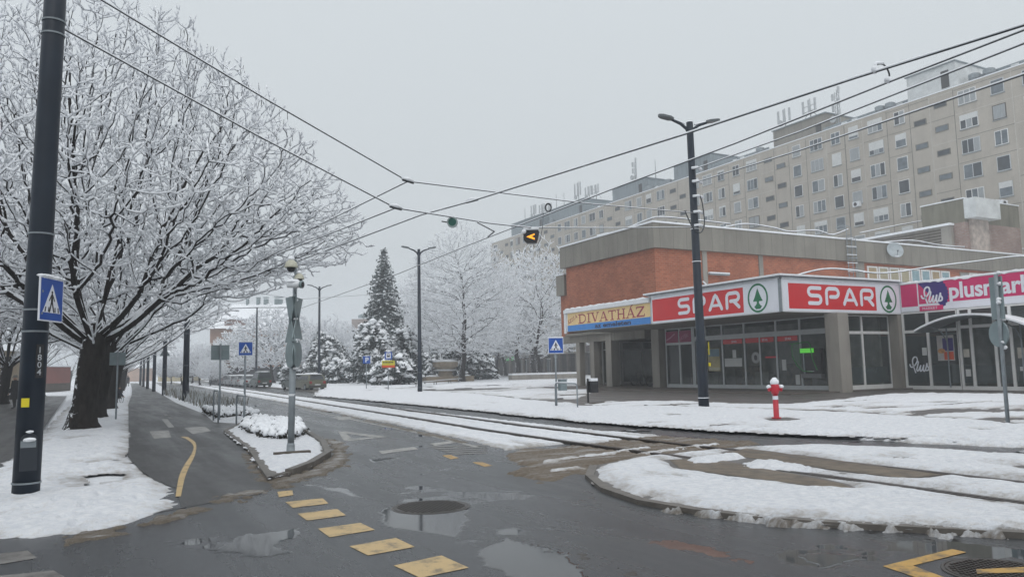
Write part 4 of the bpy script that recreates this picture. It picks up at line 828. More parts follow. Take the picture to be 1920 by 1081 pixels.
for y, k, t in order:
    z = 30.55-2.8*k-(1.4 if t == 'u' else 0)
    vis = (z-EYE)/math.hypot(XA, y) > .118 if y < 120 else z > 9
    if t in 'vu' and vis and nst < 90:
        bf, bp = MB(), MB(); win_geo(bf, bp, k, y, z, t); o = bf.build('stair_window', blk); bp.build('pane', o); nst += 1
    elif t in 'sw' and vis and nwin < 100 and y > 41:
        bf, bp = MB(), MB(); win_geo(bf, bp, k, y, z, t); o = bf.build('window', blk); bp.build('pane', o); nwin += 1
    else: win_geo(restf, restp, k, y, z, t)
o = restf.build('far_windows', blk); o['kind'] = 'stuff'; o = restp.build('far_window_panes', blk); o['kind'] = 'stuff'
b = MB(); b.box(XA-.05, XA+12, Y0B, Y1B, ZR+.001, ZR+.12, SNOW); b.build('roof_snow', blk)
for y0, y1, x0, h, m_ in ((49.6, 55.5, 0, 3.0, PLASTER), (69.6, 78.9, 3, 3.6, PARAPET), (90.5, 99.5, 1.5, 3.2, ROOFMETAL), (107.5, 117.3, 1.5, 3.2, ROOFMETAL), (127, 140.5, 1.5, 3.4, ROOFMETAL), (143, 158, 1.5, 3.4, ROOFMETAL)):
    b = MB(); b.box(XA+x0+.1, XA+9, y0, y1, ZR+.05, ZR+h, m_); b.box(XA+x0-.1, XA+9.1, y0-.15, y1+.15, ZR+h+.001, ZR+h+.12, ROOFMETAL); o = b.build('lift_house', blk)
    b = MB(); b.box(XA+x0+.04, XA+x0+.099, y0+.8, y0+1.7, ZR+.3, ZR+2.3, INTD); b.build('door', o)
for y0, y1 in ((12, 49.4), (56, 69.4), (79.1, 90.3), (99.7, 107.3), (117.5, 126.8)):
    b = MB(); b.box(XA+2.2, XA+2.35, y0, y1, ZR+.1, ZR+1.25, ROOFMETAL)
    for k in range(int((y1-y0)/1.6)):
        if rng.random() < .4: b.box(XA+2.1, XA+2.19, y0+k*1.6, y0+k*1.6+.8, ZR+.35, ZR+1.1, PLASTER)
    b.build('roof_screen', blk)
for y in (46.6, 48.2, 58.6, 60, 79.8, 100.5, 106, 139): MB().lathe([(.5, 0), (.5, .5), (.62, .5), (.62, 1.0), (.3, 1.15)], (XA+1.2, y, ZR+.1), 10, GALV).build('roof_vent', blk)
# arcade at street level behind the trees
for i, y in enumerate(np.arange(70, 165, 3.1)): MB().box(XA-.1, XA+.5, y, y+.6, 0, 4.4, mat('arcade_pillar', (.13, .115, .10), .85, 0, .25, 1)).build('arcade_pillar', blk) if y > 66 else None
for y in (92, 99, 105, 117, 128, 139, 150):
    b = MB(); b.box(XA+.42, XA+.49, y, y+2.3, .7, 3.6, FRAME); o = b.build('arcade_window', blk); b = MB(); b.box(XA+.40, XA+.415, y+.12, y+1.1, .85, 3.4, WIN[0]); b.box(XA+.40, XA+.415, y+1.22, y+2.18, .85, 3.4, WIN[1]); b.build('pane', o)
c = PX(956, 665, XA+.3); b = MB(); b.box(XA+.2, XA+.4, c[1]-1.8, c[1]+1.8, 3.5, 4.3, mat('pharmacy_green', (.06, .40, .10), .4, emit=.35, emc=(.05, .5, .12))); b.build('green_fascia', blk)
c = PX(925, 653, XA-.6); px_ = thing('pharmacy_cross', 'small lit green pharmacy cross by the arcade', 'sign', c)
b = MB(); fr_ = Fr(c, (RT[0], RT[1], 0)); b.rect(fr_, -.75, .75, -.25, .25, 0, .12, mat('cross_green', (.0, .5, .2), .4, emit=.9, emc=(.0, .75, .35))); b.rect(fr_, -.25, .25, .2501, .75, 0, .12, MATS['cross_green']); b.rect(fr_, -.25, .25, -.75, -.2501, 0, .12, MATS['cross_green']); b.build('cross', px_); b = MB(); b.tube([c, (XA+.4, c[1], c[2])], .06, 5, GALV); b.build('bracket', px_)
# rooftop antenna masts
def mast(y, h, label, kind, dx=4., base=None):
    zb = base or ZR; t = thing('antenna_mast', label, 'antenna', (XA+dx, y, zb), 'antenna masts on the apartment roof')
    b = MB(); mm = mat('mast_grey', (.33, .35, .36), .5, 0, .1)
    b.tube([(0, 0, 0), (0, 0, h)], [.11, .05], 5, mm)
    if kind == 'lattice':
        for s_ in (-1, 1):
            b.tube([(0, s_*.35, 0), (0, s_*.35, h*.95)], .05, 4, mm)
            for k in range(int(h/.7)): b.tube([(0, -s_*.35, k*.7), (0, s_*.35, k*.7+.7)], .035, 4, mm)
    if kind == 'tripod':
        for s_ in (-1, 1): b.tube([(0, s_*1.9, 0), (0, 0, h*.55)], .05, 4, mm)
        b.tube([(0, -1.1, h*.5), (0, 1.1, h*.5)], .05, 4, mm); b.tube([(0, -1.1, h*.72), (0, 1.1, h*.72)], .05, 4, mm)
    b.build('pole', t, world=False)
    for k in range({'whip': 0, 'lattice': 5, 'tripod': 3, 'cluster': 3}[kind]):
        b = MB(); a = (k-1)*1.05 if kind != 'lattice' else (.5 if k % 2 else -.5); z = h*.42 if kind != 'lattice' else h*(.42+.12*k)
        b.box(-.35, -.15, a-.14, a+.14, z, z+(h*.52 if kind != 'lattice' else .9), mat('panel_antenna', (.45, .47, .48), .5)); b.build('panel_antenna', t, world=False)
    if kind in ('lattice', 'cluster'):
        b = MB(); b.lathe([(.01, 0), (.45, -.12), (.48, -.35), (.01, -.36)], (-.2, .5, h*.38), 12, MATS['panel_antenna'], 0); b.build('drum_dish', t, world=False)
    return t
mast(68.3, 6.6, 'tall lattice antenna mast, right one of the group on the nearest dark lift house', 'lattice')
mast(73.6, 3.6, 'tripod antenna mast with panels in the middle of the nearest lift house roof', 'tripod', 5, ZR+3.6); mast(78.2, 3.6, 'short antenna mast with panels on the left end of the nearest lift house', 'cluster', 5, ZR+3.6)
mast(114.4, 5.2, 'lone lattice antenna mast in the middle of the skyline', 'lattice', 5, ZR+3.2); mast(108.5, 3.9, 'thin whip antenna right of the lone lattice mast', 'whip', 5, ZR+3.2)
for y, h, kd, lb in ((139.8, 4.2, 'whip', 'thin whip antenna at the left end of the fourth lift house'), (134, 5.4, 'cluster', 'tallest panel antenna mast on the fourth lift house'), (130, 3.6, 'cluster', 'panel antenna mast right of the tallest on the fourth lift house'), (127.5, 3.4, 'tripod', 'tripod antenna mast at the right end of the fourth lift house'),
                     (157.3, 4.3, 'whip', 'thin whip antenna at the far left end of the apartment roof'), (152.8, 4.3, 'cluster', 'left panel antenna mast on the farthest lift house'), (149, 3.7, 'tripod', 'middle tripod antenna mast on the farthest lift house'), (146, 3.2, 'cluster', 'right panel antenna mast on the farthest lift house'), (143, 4.6, 'whip', 'thin whip antenna at the right end of the farthest lift house')):
    mast(y, h, lb, kd, 5, ZR+3.4)
for y, k, lb in ((63.1, 5, 'white air conditioner unit below a window left of the roof ladder'), (98.5, 8, 'white air conditioner unit on the far facade')):
    if y < 70:
        t = thing('air_conditioner', lb, 'air conditioner', (XA-.2, y, 30.5-2.8*3-1.15)); b = MB(); b.box(-.25, .18, -.5, .5, 0, .65, WHITE); b.build('casing', t, world=False); b = MB(); b.lathe([(.24, -.02), (.24, 0)], (-.25, .1, .32), 12, BLACK, 0); b.build('fan_grille', t, world=False)
# ============================================================ POLES, LAMPS, SIGNS
def pole_bands(b, x, y, lean, zs, r, m):
    for z in zs: b.lathe([(r(z)*1.0, -.012), (r(z)+.012, -.012), (r(z)+.012, .012), (r(z), .012)], (x+lean*z, y, z), 16, m)
# the near tram pole
PXY = (-.79, 12.56); LEAN = .014
np_ = thing('tram_pole', 'tall dark blue tram pole with number plate 1804 standing in the snow at the left', 'pole', (*PXY, 0), 'dark tram poles on the left of the street')
rr_ = lambda z: .168-.0036*z
b = MB(); b.tube([(LEAN*z, 0, z) for z in (0, 3, 6, 9.5)], [rr_(z) for z in (0, 3, 6, 9.5)], 28, POLE); b.lathe([(.23, -.02), (.23, .012), (.17, .014)], (0, 0, 0), 20, BLACK); b.build('shaft', np_, smooth=True, world=False)
for z_ in (.2, 2.25, 2.55, 3.62, 6.55, 6.75): b = MB(); pole_bands(b, 0, 0, LEAN, (z_,), rr_, GALV); b.build('clamp_band', np_, world=False)
def on_pole(z, a, off=.0):   # drawing plane on the shaft, a = bearing of the outward normal from +X in degrees
    n = np.array([math.cos(math.radians(a)), math.sin(math.radians(a)), 0]); u = np.cross((0, 0, 1.), n)
    return Fr(np.array([LEAN*z, 0, z])+n*(rr_(z)+off), u)
b = MB(); f_ = on_pole(1.95, -62); b.rect(f_, -.05, .05, -.34, .12, .0, .012, BLACK)
for i, chh in enumerate('1804'): text(b, Fr(f_(-.035, .0-.100*i), f_.u), chh, .118, mat('number_grey', (.42, .44, .46), .5), .013, .002, .006)
b.build('number_plate', np_, world=False)
b = MB(); b.rect(on_pole(1.28, -110), -.05, .05, -.06, .06, .002, .008, YELLOW); b.build('yellow_sticker', np_, world=False)
b = MB(); f_ = on_pole(.62, -84); b.prism(f_, [(-.10, -.25), (.10, -.25), (.10, .16)]+arc(0, .16, .10, .09, 0, 180, 9)[1:], -.02, .012, mat('hatch_paint', (.02, .026, .036), .4)); b.rect(f_, -.10, .08, .06, .15, .013, .022, GALV); b.build('hatch', np_, world=False)
b = MB(); b.blob(f_(0, .165, .03), (.09, .05, .03), SNOW); b.blob(f_(0, .27, .03), (.05, .03, .02), SNOW); b.build('snow_patch', np_, world=False)
def ped_panel(t, fr, s, depth=.02, k=1.0):
    """square blue crossing sign"""
    b = MB(); b.rect(fr, -s/2, s/2, -s/2, s/2, -depth, 0, SWHITE); b.rect(fr, -s/2+.03*s, s/2-.03*s, -s/2+.03*s, s/2-.03*s, .0005, .002, BLUE); o = b.build('panel', t)
    b = MB(); b.prism(fr, [(-.38*s, -.30*s), (.38*s, -.30*s), (0, .36*s)], .0025, .004, SWHITE)
    d = .0045; st = lambda p, w_: b.stroke(fr, [(x*s, y*s) for x, y in p], w_*s, d, d+.001, BLACK)
    b.prism(fr, arc(0, .17*s, .035*s, .035*s, 0, 360, 11)[:-1], d, d+.001, BLACK)
    st([(0, .10), (0, -.04)], .085); st([(-.01, -.04), (-.09, -.27)], .05); st([(.01, -.04), (.085, -.27)], .05); st([(-.03, .1), (-.11, -.02)], .035); st([(.03, .1), (.11, -.02)], .035)
    for x in (-.25, -.12, .02, .14, .27): b.prism(fr, [((x*1.1-.03)*s, -.285*s), ((x*1.1+.02)*s, -.285*s), ((x+.02)*s, -.17*s), ((x-.02)*s, -.17*s)], d, d+.001, BLACK) if abs(x) > .1 else None
    g = b.build('pictogram', o); b = MB(); n = 8
    for i in range(n): b.blob(fr(-s/2+s*(i+.5)/n, s/2+.012, -.01), (s/n*.75, .02, .022+.012*rng.random()), SNOW)
    b.build('snow_cap', t, smooth=True)
sc_ = PD(97, 562, 10.62); su = np.array([.42, .907, 0]); su /= np.linalg.norm(su)
t = thing('crossing_sign', 'blue pedestrian crossing sign clamped to the near tram pole with number plate', 'road sign', sc_); ped_panel(t, Fr(sc_, su), .60)
b = MB(); b.tube([sc_-su*.25+np.array([0, 0, .1]), (PXY[0]+.12, PXY[1], sc_[2]+.1)], .02, 6, GALV); b.tube([sc_-su*.25-np.array([0, 0, .2]), (PXY[0]+.12, PXY[1], sc_[2]-.2)], .02, 6, GALV); b.build('bracket', t)
# double lamps on the right row
def lamp_pole(x, y, h, label, z0=Z1, r0=.19, lean=0., wires=False, rot=0.):
    t = thing('street_lamp', label, 'street lamp', (x, y, z0), 'double armed street lamps', rot)
    r = lambda z: r0-.0065*z
    b = MB(); b.tube([(lean*z, 0, z) for z in (0, 2.4, 2.45, h)], [r0, r0-.012, r0-.03, r(h)], 20, POLE); b.build('shaft', t, smooth=True, world=False)
    b = MB(); pole_bands(b, 0, 0, lean, (.35, 1.4) if not wires else (.35, h-5.2, h-4.0), r, SNOW if wires else GALV); b.build('clamp_band', t, world=False)
    L_ = lean*h
    for s_ in (-1, 1):
        a = -.2; cx, cy = math.cos(a)*s_, math.sin(a)*s_
        b = MB(); b.tube([(L_, 0, h-.55), (L_+cx*.14, cy*.14, h-.25), (L_+cx*.38, cy*.38, h-.08), (L_+cx*.72, cy*.72, h+.04)], [.06, .06, .055, .045], 8, POLE); b.tube([(L_+cx*.2, cy*.2, h-.07), (L_+cx*.7, cy*.7, h+.09)], .035, 6, SNOW); o = b.build('arm', t, world=False)
        b = MB(); n = np.array([-cy, cx, 0]); p0 = np.array([L_+cx*.68, cy*.68, h+.03]); dr = np.array([cx, cy, .17])
        v = [p0+dr*a_+n*w_+np.array([0, 0, z]) for a_, w_ in ((0, .08), (.15, .16), (.45, .15), (.58, .06)) for z in (0, .085)]+[p0+dr*a_-n*w_+np.array([0, 0, z]) for a_, w_ in ((0, .08), (.15, .16), (.45, .15), (.58, .06)) for z in (0, .085)]
        f = []
        for i in range(3): a_ = 2*i; f += [(a_, a_+2, a_+3, a_+1), (8+a_, 9+a_, 11+a_, 10+a_), (a_+1, a_+3, 11+a_, 9+a_), (a_, 8+a_, 10+a_, a_+2)]
        f += [(0, 1, 9, 8), (6, 14, 15, 7)]; b.add(v, f, mat('lamp_head', (.12, .135, .14), .4, .3)); b.build('lamp_head', o, world=False)
    b = MB(); b.blob((L_, 0, h+.02), (.1, .1, .06), SNOW); b.build('snow_cap', t, world=False)
    return t
lamp_pole(19.15, 21.2, 10.45, 'tall dark double armed lamp pole standing in front of the red supermarket sign', lean=-.006, wires=True)
b = MB(); b.box(19.33, 19.345, 21.0, 21.04, 1.95, 2.4, YELLOW); b.box(19.3, 19.345, 20.97, 21.03, 1.55, 1.67, YELLOW); st_ = b.build('cable_sticker'); st_.parent = bpy.data.objects['street_lamp']; st_.location = (-19.15, -21.2, -Z1)
lamp_pole(20.3, 51.6, 10.25, 'dark double armed lamp pole between the bus stop sign and the bare linden', r0=.17)
lamp_pole(20.6, 81.0, 10.6, 'dark double armed lamp pole behind the parked estate car', r0=.17)
tl = thing('street_lamp', 'distant T shaped lamp pole in front of the terracotta building', 'street lamp', (19.7, 112, 0), 'double armed street lamps')
b = MB(); b.tube([(0, 0, 0), (0, 0, 10.9)], [.16, .1], 10, POLE); b.build('shaft', tl, world=False)
b = MB(); b.tube([(-4.2, 1.2, 10.75), (0, 0, 10.9), (4.2, -1.2, 10.9)], .06, 5, POLE); b.tube([(-4.2, 1.2, 10.83), (4.2, -1.2, 10.98)], .04, 5, SNOW); b.build('cross_arm', tl, world=False)
# left row of tram poles
for i, (x, y, h) in enumerate(((4.75, 50, 8.6), (5.15, 72, 8.6), (5.5, 91, 8.6), (6.0, 112, 8.6), (6.6, 134, 8.6), (7.3, 158, 8.6), (8.3, 182, 8.6))):
    nm = ('first', 'second', 'third', 'fourth', 'fifth', 'sixth', 'seventh')[i]
    t = thing('tram_pole', f'dark tram pole in the planting strip beside the cycle path, {nm} beyond the bicycle stands', 'pole', (x, y, 0), 'dark tram poles on the left of the street')
    b = MB(); b.tube([(0, 0, 0), (0, 0, h)], [.19, .14], 14, POLE); b.build('shaft', t, smooth=True, world=False)
    b = MB(); pole_bands(b, 0, 0, 0, (2.2, 4.1), lambda z: .185, GALV); b.build('clamp_band', t, world=False)
    if i == 1:
        t2 = thing('warning_sign', 'grey back of a triangular sign on the second tram pole of the planting strip', 'road sign', (x, y, 3.6)); b = MB(); b.prism(Fr((x, y+.22, 3.6), B_U), [(-.42, -.3), (.42, -.3), (0, .45)], 0, .03, SIGNBACK); b.build('panel', t2)
def post(t, x, y, z0, h, r=.032, m=GALV, lean=(0, 0)):
    MB().tube([(x, y, z0), (x+lean[0], y+lean[1], z0+h)], r, 10, m).build('post', t, smooth=True)
def hz(px, pb, pt, X=None):
    g = G(px, pb); return g, PD(px, pt, (g-CAM)@FW)[2]
# backs of square signs and crossing signs on posts
def back_sign(px, pb, py0, py1, label, wd):
    g = G(px, pb); d = (g-CAM)@FW; z1 = PD(px, py0, d)[2]; z0 = PD(px, py1, d)[2]
    t = thing('traffic_sign', label, 'road sign', (g[0], g[1], 0)); post(t, g[0], g[1], 0, z1+.04)
    f = Fr((g[0], g[1]+.06, (z0+z1)/2), B_U); b = MB(); b.rect(f, -wd/2, wd/2, -(z1-z0)/2, (z1-z0)/2, 0, .018, SIGNBACK); b.rect(f, -wd/2+.06, wd/2-.06, .08, .11, .018, .03, GALV); b.build('panel', t)
    MB().blob((g[0], g[1]+.03, z1+.03), (.06, .05, .03), SNOW).build('snow_cap', t)
back_sign(217, 788, 660, 684, 'grey back of a square sign on a thin post beside the big tree trunk', .54)
back_sign(411, 790, 646, 674, 'grey back of a square sign on a post beside the first bicycle stand', .60)
def cross_sign(px, pb, py0, py1, label, z0=0., rot=0., s=None):
    g = G(px, pb, z0); d = (g-CAM)@FW; za = PD(px, py0, d)[2]; zb = PD(px, py1, d)[2]; s = s or (za-zb)
    t = thing('crossing_sign', label, 'road sign', (g[0], g[1], z0)); post(t, g[0], g[1], z0, za-z0-.03)
    ped_panel(t, Fr((g[0], g[1]-.05, (za+zb)/2), (math.cos(rot), math.sin(rot), 0)), s); return g
cross_sign(458, 795, 640, 666, 'blue pedestrian crossing sign on a grey post beside the second bicycle stand', rot=-.3)
gR = cross_sign(1044, 762, 632, 662, 'blue pedestrian crossing sign behind the hoop rail by the shops', Z1, rot=-.25)
t = thing('control_box', 'small grey box on the post of the sign by the hoop rail', 'box', (gR[0], gR[1], 1)); c = PD(1054, 722, (gR-CAM)@FW); b = MB(); b.box(c[0]-.13, c[0]+.16, c[1]-.1, c[1]+.1, c[2]-.2, c[2]+.22, SIGNBACK); b.box(c[0]-.15, c[0]+.18, c[1]-.12, c[1]+.12, c[2]+.221, c[2]+.25, GALV); b.build('casing', t)
def hoop(px, pb, px2, pb2, h, label, z0=0., r=.026):
    a, c = G(px, pb, z0), G(px2, pb2, z0); e = .12; u = (c-a)/np.linalg.norm(c-a)
    t = thing('hoop_rail', label, 'rail', (a+c)/2, 'tubular hoop rails'); up_ = np.array([0, 0, 1.])
    b = MB(); b.tube([a, a+up_*(h-e), a+up_*(h-e*.3)+u*e*.3, a+up_*h+u*e, c+up_*h-u*e, c+up_*(h-e*.3)-u*e*.3, c+up_*(h-e), c], r, 8, GALV); b.build('tube', t, smooth=True)
    b = MB(); b.tube([a+up_*(h+.03)+u*e*.6, c+up_*(h+.03)-u*e*.6], [.025, .03], 6, SNOW); b.build('snow_rim', t, smooth=True)
hoop(400, 788, 409, 792, 1.05, 'steel hoop bicycle stand at the end of the planting strip'); hoop(443, 798, 457, 801, .95, 'steel hoop bicycle stand at the tip of the traffic island')
hoop(1042, 762, 1083, 765, .92, 'snow-topped steel hoop rail beside the crossing sign by the shops', Z1)
# camera mast on the island
g = G(545, 850, .10); cm = thing('camera_mast', 'grey sign mast with snow-capped surveillance cameras on the traffic island', 'mast', (g[0], g[1], .10)); D_ = (g-CAM)@FW
zc = lambda py: PD(550, py, D_)[2]
b = MB(); b.tube([(g[0], g[1], .11), (g[0]+.03, g[1], 2.0)], .062, 14, GALV); b.tube([(g[0]+.03, g[1], 2.0), (g[0]+.06, g[1], zc(512))], .042, 12, GALV); b.lathe([(.24, 0), (.24, .03), (.08, .05), (.075, .16), (.065, .2)], (g[0], g[1], .10), 14, GALV); b.build('shaft', cm, smooth=True)
b = MB(); b.box(g[0]-.34, g[0]+.32, g[1]-.24, g[1]-.1, .10, .16, BROWN); b.build('base_plank', cm)
fS = Fr((g[0]+.04, g[1], 0), (.50, .866, 0)); S2 = Fr((g[0]+.04, g[1], 0), (.087, -.996, 0))
def tri(fr, zb_, zt_, wd, up_): h = zt_-zb_; return [(-wd/2, zb_), (wd/2, zb_), (0, zt_)] if up_ else [(-wd/2, zt_), (wd/2, zt_), (0, zb_)]
for fr_, up_, za, zb in ((fS, False, zc(555), zc(612)), (fS, True, zc(634), zc(582)), (S2, False, zc(553), zc(610)), (S2, True, zc(640), zc(590))):
    b = MB(); b.prism(fr_, tri(fr_, min(za, zb), max(za, zb), .62, up_), .055, .075, SIGNBACK); b.build('triangle_sign', cm)
for fr_ in (fS, S2):
    b = MB(); zm = (zc(640)+zc(685))/2; b.prism(fr_, arc(0, zm, .28, .26, 0, 360, 25)[:-1], .056, .076, SIGNBACK); b.build('round_sign', cm)
b = MB(); b.lathe([(.065, -.02), (.07, .02)], (g[0]+.01, g[1], zc(740)), 12, SNOW)
b.build('snow_patch', cm)
for py in (560, 596, 640, 690): MB().blob((g[0]+.06, g[1]-.07, zc(py)), (.05, .04, .025), SNOW).build('snow_patch', cm)
CRM = mat('camera_cream', (.46, .45, .36), .45)
def dome(px, py, label, s=1.):
    c = PD(px, py, D_); t = thing('dome_camera', label, 'camera', c)
    b = MB(); b.lathe([(.0, .10*s), (.05*s, .098*s), (.10*s, .05*s), (.125*s, -.03*s), (.125*s, -.045*s)], c, 18, CRM); b.build('housing', t, smooth=True)
    b = MB(); b.lathe([(.085*s, -.045*s), (.08*s, -.08*s), (.05*s, -.12*s), (.0, -.13*s)], c, 14, BLACK); b.build('lens_dome', t, smooth=True)
    b = MB(); b.blob((c[0], c[1], c[2]+.125*s), (.07*s, .07*s, .06*s), SNOW); b.tube([c+np.array([0, 0, .1*s]), (g[0]+.06, g[1], c[2]+.16*s), (g[0]+.06, g[1], c[2]-.1)], .025*s, 6, GALV); b.build('arm', t)
dome(546, 497, 'larger snow-capped dome camera at the top of the grey mast', 1.0); dome(561, 520, 'smaller dome camera behind the mast top', .75)
c = PD(553, 533, D_-.1); t = thing('bullet_camera', 'snow-covered white bullet camera below the dome cameras', 'camera', c); u_ = np.array([.72, -.69, -.05]); u_ /= np.linalg.norm(u_)
b = MB(); b.tube([c-u_*.14, c+u_*.12], [.065, .065], 14, WHITE); b.tube([c+u_*.12, c+u_*.16], [.07, .072], 14, SIGNBACK); b.build('housing', t, smooth=True); b = MB(); b.tube([c+u_*.161, c+u_*.166], .045, 12, BLACK); b.build('lens', t); b = MB(); b.blob(c+np.array([-.02, .02, .055]), (.13, .10, .05), SNOW); b.build('snow_cap', t)
b = MB(); b.tube([c-np.array([0, 0, .05]), (g[0]+.06, g[1], c[2]-.12)], .02, 6, GALV); b.build('bracket', t)
# parking and bus signs
def flag(px, pb, py0, py1, name, label, paint_, wd):
    g = G(px, pb, Z1); d = (g-CAM)@FW; za, zb = PD(px, py0, d)[2], PD(px, py1, d)[2]; t = thing(name, label, 'road sign', (g[0], g[1], Z1)); post(t, g[0], g[1], Z1, za-Z1-.02, .035)
    f = Fr((g[0], g[1]-.06, (za+zb)/2), (.95, -.25, 0)); paint_(t, f, (za-zb), d); return t
def pP(t, f, s, d):
    b = MB(); b.rect(f, -s/2, s/2, -s/2, s/2, -.02, 0, BLUE); b.build('panel', t); b = MB(); text(b, Fr(f(-.2*s, -.33*s), f.u), 'P', s*.92, SWHITE, .001, .004, .02); b.build('lettering', t); MB().blob(f(0, s/2+.03, 0), (.2, .05, .05), SNOW).build('snow_cap', t)
flag(687, 729, 667, 681, 'parking_sign', 'small blue square parking sign with a white P before the snowy evergreens', pP, .6)
def pB(t, f, s, d):
    b = MB(); b.rect(f, -s/2, s/2, -s/2, s/2, -.02, 0, BLUE); b.rect(f, -.32*s, .32*s, -.36*s, .34*s, .001, .004, SWHITE); b.rect(f, -.2*s, .2*s, -.2*s, .2*s, .005, .007, BLACK); b.rect(f, -.14*s, .14*s, .0, .12*s, .0075, .009, SWHITE); b.build('panel', t)
    f2 = f.sub(0, 0); b = MB(); k = s
    b.rect(f, -.87*k, .87*k, -1.45*k, -.68*k, -.02, .002, mat('yellow_board', (.55, .50, .03), .5)); b.rect(f, -.87*k, .87*k, -1.62*k, -1.30*k, .003, .006, ORANGE)
    for i in range(7): b.rect(f, -.72*k+i*.2*k, -.58*k+i*.2*k, -1.0*k, -.82*k, .003, .005, BLACK)
    b.build('advert_board', t); MB().blob(f(0, s/2+.03, 0), (.2, .05, .06), SNOW).build('snow_cap', t)
flag(728, 731, 659, 673, 'bus_stop_sign', 'blue bus stop sign above a yellow and red board before the snowy evergreens', pB, .65)
# leaning post at the right edge
g = G(1890, 793, Z1); D2 = (g-CAM)@FW; t = thing('sign_post', 'leaning grey sign post with snow-covered signs seen edge on at the right edge', 'road sign', (g[0], g[1], Z1)); top = PD(1867, 514, D2)
b = MB(); b.tube([(g[0], g[1], Z1), tuple(top)], .045, 10, GALV); b.build('post', t, smooth=True)
ax = (top-g)/np.linalg.norm(top-g); P_ = lambda py: PD(1890-(793-py)*.0835, py, D2)
for py0, py1, wd, sh in ((518, 598, .34, 0), (600, 650, .30, 1)):
    a, c = P_(py1), P_(py0); u_ = np.array([.35, .93, 0]); f = Fr((a+c)/2+np.array([.04, -.03, 0]), u_); h = np.linalg.norm(c-a)
    b = MB(); b.prism(f, arc(.12, 0, wd, h/2, 0, 360, 21)[:-1] if sh else [(-.1, -h/2), (.28, -h/2), (.28, h/2), (-.1, h/2)], -.02, .02, SIGNBACK); b.build('panel', t)
b = MB()
for py in (512, 532, 561, 566, 598, 640, 651): p = P_(py); MB().blob((p[0]+rng.uniform(-.02, .10), p[1]-.04, p[2]), (.085, .06, .05), SNOW, jit=.4).build('snow_patch', t, smooth=True)
# hydrant, bin
g = G(1456, 784, Z1); t = thing('fire_hydrant', 'red fire hydrant with a white band and a snow cap on the verge', 'fire hydrant', g)
HR = mat('hydrant_red', (.48, .012, .03), .4, 0, .12, 6)
b = MB(); b.lathe([(.13, 0), (.13, .035), (.075, .04), (.075, .50), (.07, .505), (.07, .66), (.075, .66), (.10, .70), (.115, .78), (.115, .90), (.10, .94), (.02, .97)], (0, 0, 0), 18, HR); b.build('body', t, smooth=True, world=False)
b = MB(); b.lathe([(.0765, .52), (.0765, .62)], (0, 0, 0), 18, SWHITE); b.build('white_band', t, world=False)
for s_ in (-1, 1):
    b = MB(); b.tube([(0, 0, .80), (.15*s_*.88, -.15*.47*s_, .80)], .05, 10, HR); b.tube([(.15*s_*.88, -.15*.47*s_, .80), (.19*s_*.88, -.19*.47*s_, .80)], .062, 10, HR); b.build('outlet_cap', t, smooth=True, world=False)
b = MB(); b.blob((0, 0, 1.0), (.13, .13, .10), SNOW, 10, 6, .08); b.blob((.0, 0, 1.07), (.07, .07, .06), SNOW, 8, 5)
for s_ in (-1, 1): b.blob((.17*s_*.88, -.17*.47*s_, .875), (.07, .07, .055), SNOW, 8, 5)
b.build('snow_cap', t, smooth=True, world=False)
g = G(1103, 756, Z1); t = thing('litter_bin', 'small black litter bin hung on a post, snow on its lid', 'litter bin', g)
b = MB(); b.box(-.03, .03, -.03, .03, 0, 1.05, BLACK); b.build('post', t, world=False); b = MB(); b.box(.05, .42, -.17, .17, .45, .93, BLACK); b.build('container', t, world=False); b = MB(); b.box(.06, .41, -.16, .16, .931, 1.05, SNOW); b.build('snow_cap', t, world=False); b = MB(); b.box(-.3, .45, -.55, -.4, .0, .06, BROWN); b.build('base_slab', t, world=False)

# ============================================================ OVERHEAD WIRES
pa = np.array([-.79, 12.56]); pb_ = np.array([19.1, 21.2]); nn = np.array([pb_[1]-pa[1], pa[0]-pb_[0]])
def PLN(x, y): d = ray(x, y); return CAM+d*((nn@pa)/(nn@d[:2]))
N1, N2 = PLN(765, 340), PLN(742, 390)
GW = 'overhead tram wires'
sag_wire('span_wire', 'upper span wire from above the near tram pole to the lamp pole by the supermarket', [(-.65, 12.6, 7.5), N1*.5+np.array([-.65, 12.6, 7.5])*.5-np.array([0, 0, .04]), N1, N1*.5+np.array([19.1, 21.2, 7.1])*.5-np.array([0, 0, .06]), (19.1, 21.2, 7.12)], .012, CABLE, GW)
sag_wire('span_wire', 'lower span wire carrying the lit arrow and the green disc', [(-.65, 12.6, 6.72), N2*.5+np.array([-.65, 12.6, 6.72])*.5-np.array([0, 0, .04]), N2, PLN(920, 419), PLN(997, 427), PLN(1150, 427.5), (19.1, 21.2, 6.6)], .012, CABLE, GW)
E2 = np.array([4.75, 50, 6.95])
sag_wire('bridle_wire', 'upper bridle wire running off into the big tree', [N1, (N1+E2)/2-np.array([0, 0, .1]), E2], .012, CABLE, GW); sag_wire('bridle_wire', 'lower bridle wire running off into the big tree', [N2, (N2+E2)/2-np.array([0, 0, .1]), E2+np.array([0, 0, -.1])], .012, CABLE, GW)
kz = lambda l, z: [G(x, y, z) for x, y in l]
sag_wire('contact_wire', 'thick snow-laden tram contact wire crossing the sky from the upper right corner', kz([(2060, -2), (1920, 48), (1600, 148), (1290, 250), (885, 377), (790, 403), (590, 478), (500, 512)], 5.5), .014, CABLE, GW, bumps=True)
sag_wire('contact_wire', 'tram contact wire passing below the thick one and on behind the spruce', kz([(2060, -4), (1920, 57), (1665, 155), (1380, 268.6), (1150, 354), (880, 459), (747, 513), (566, 577)], 5.5), .011, CABLE, GW)
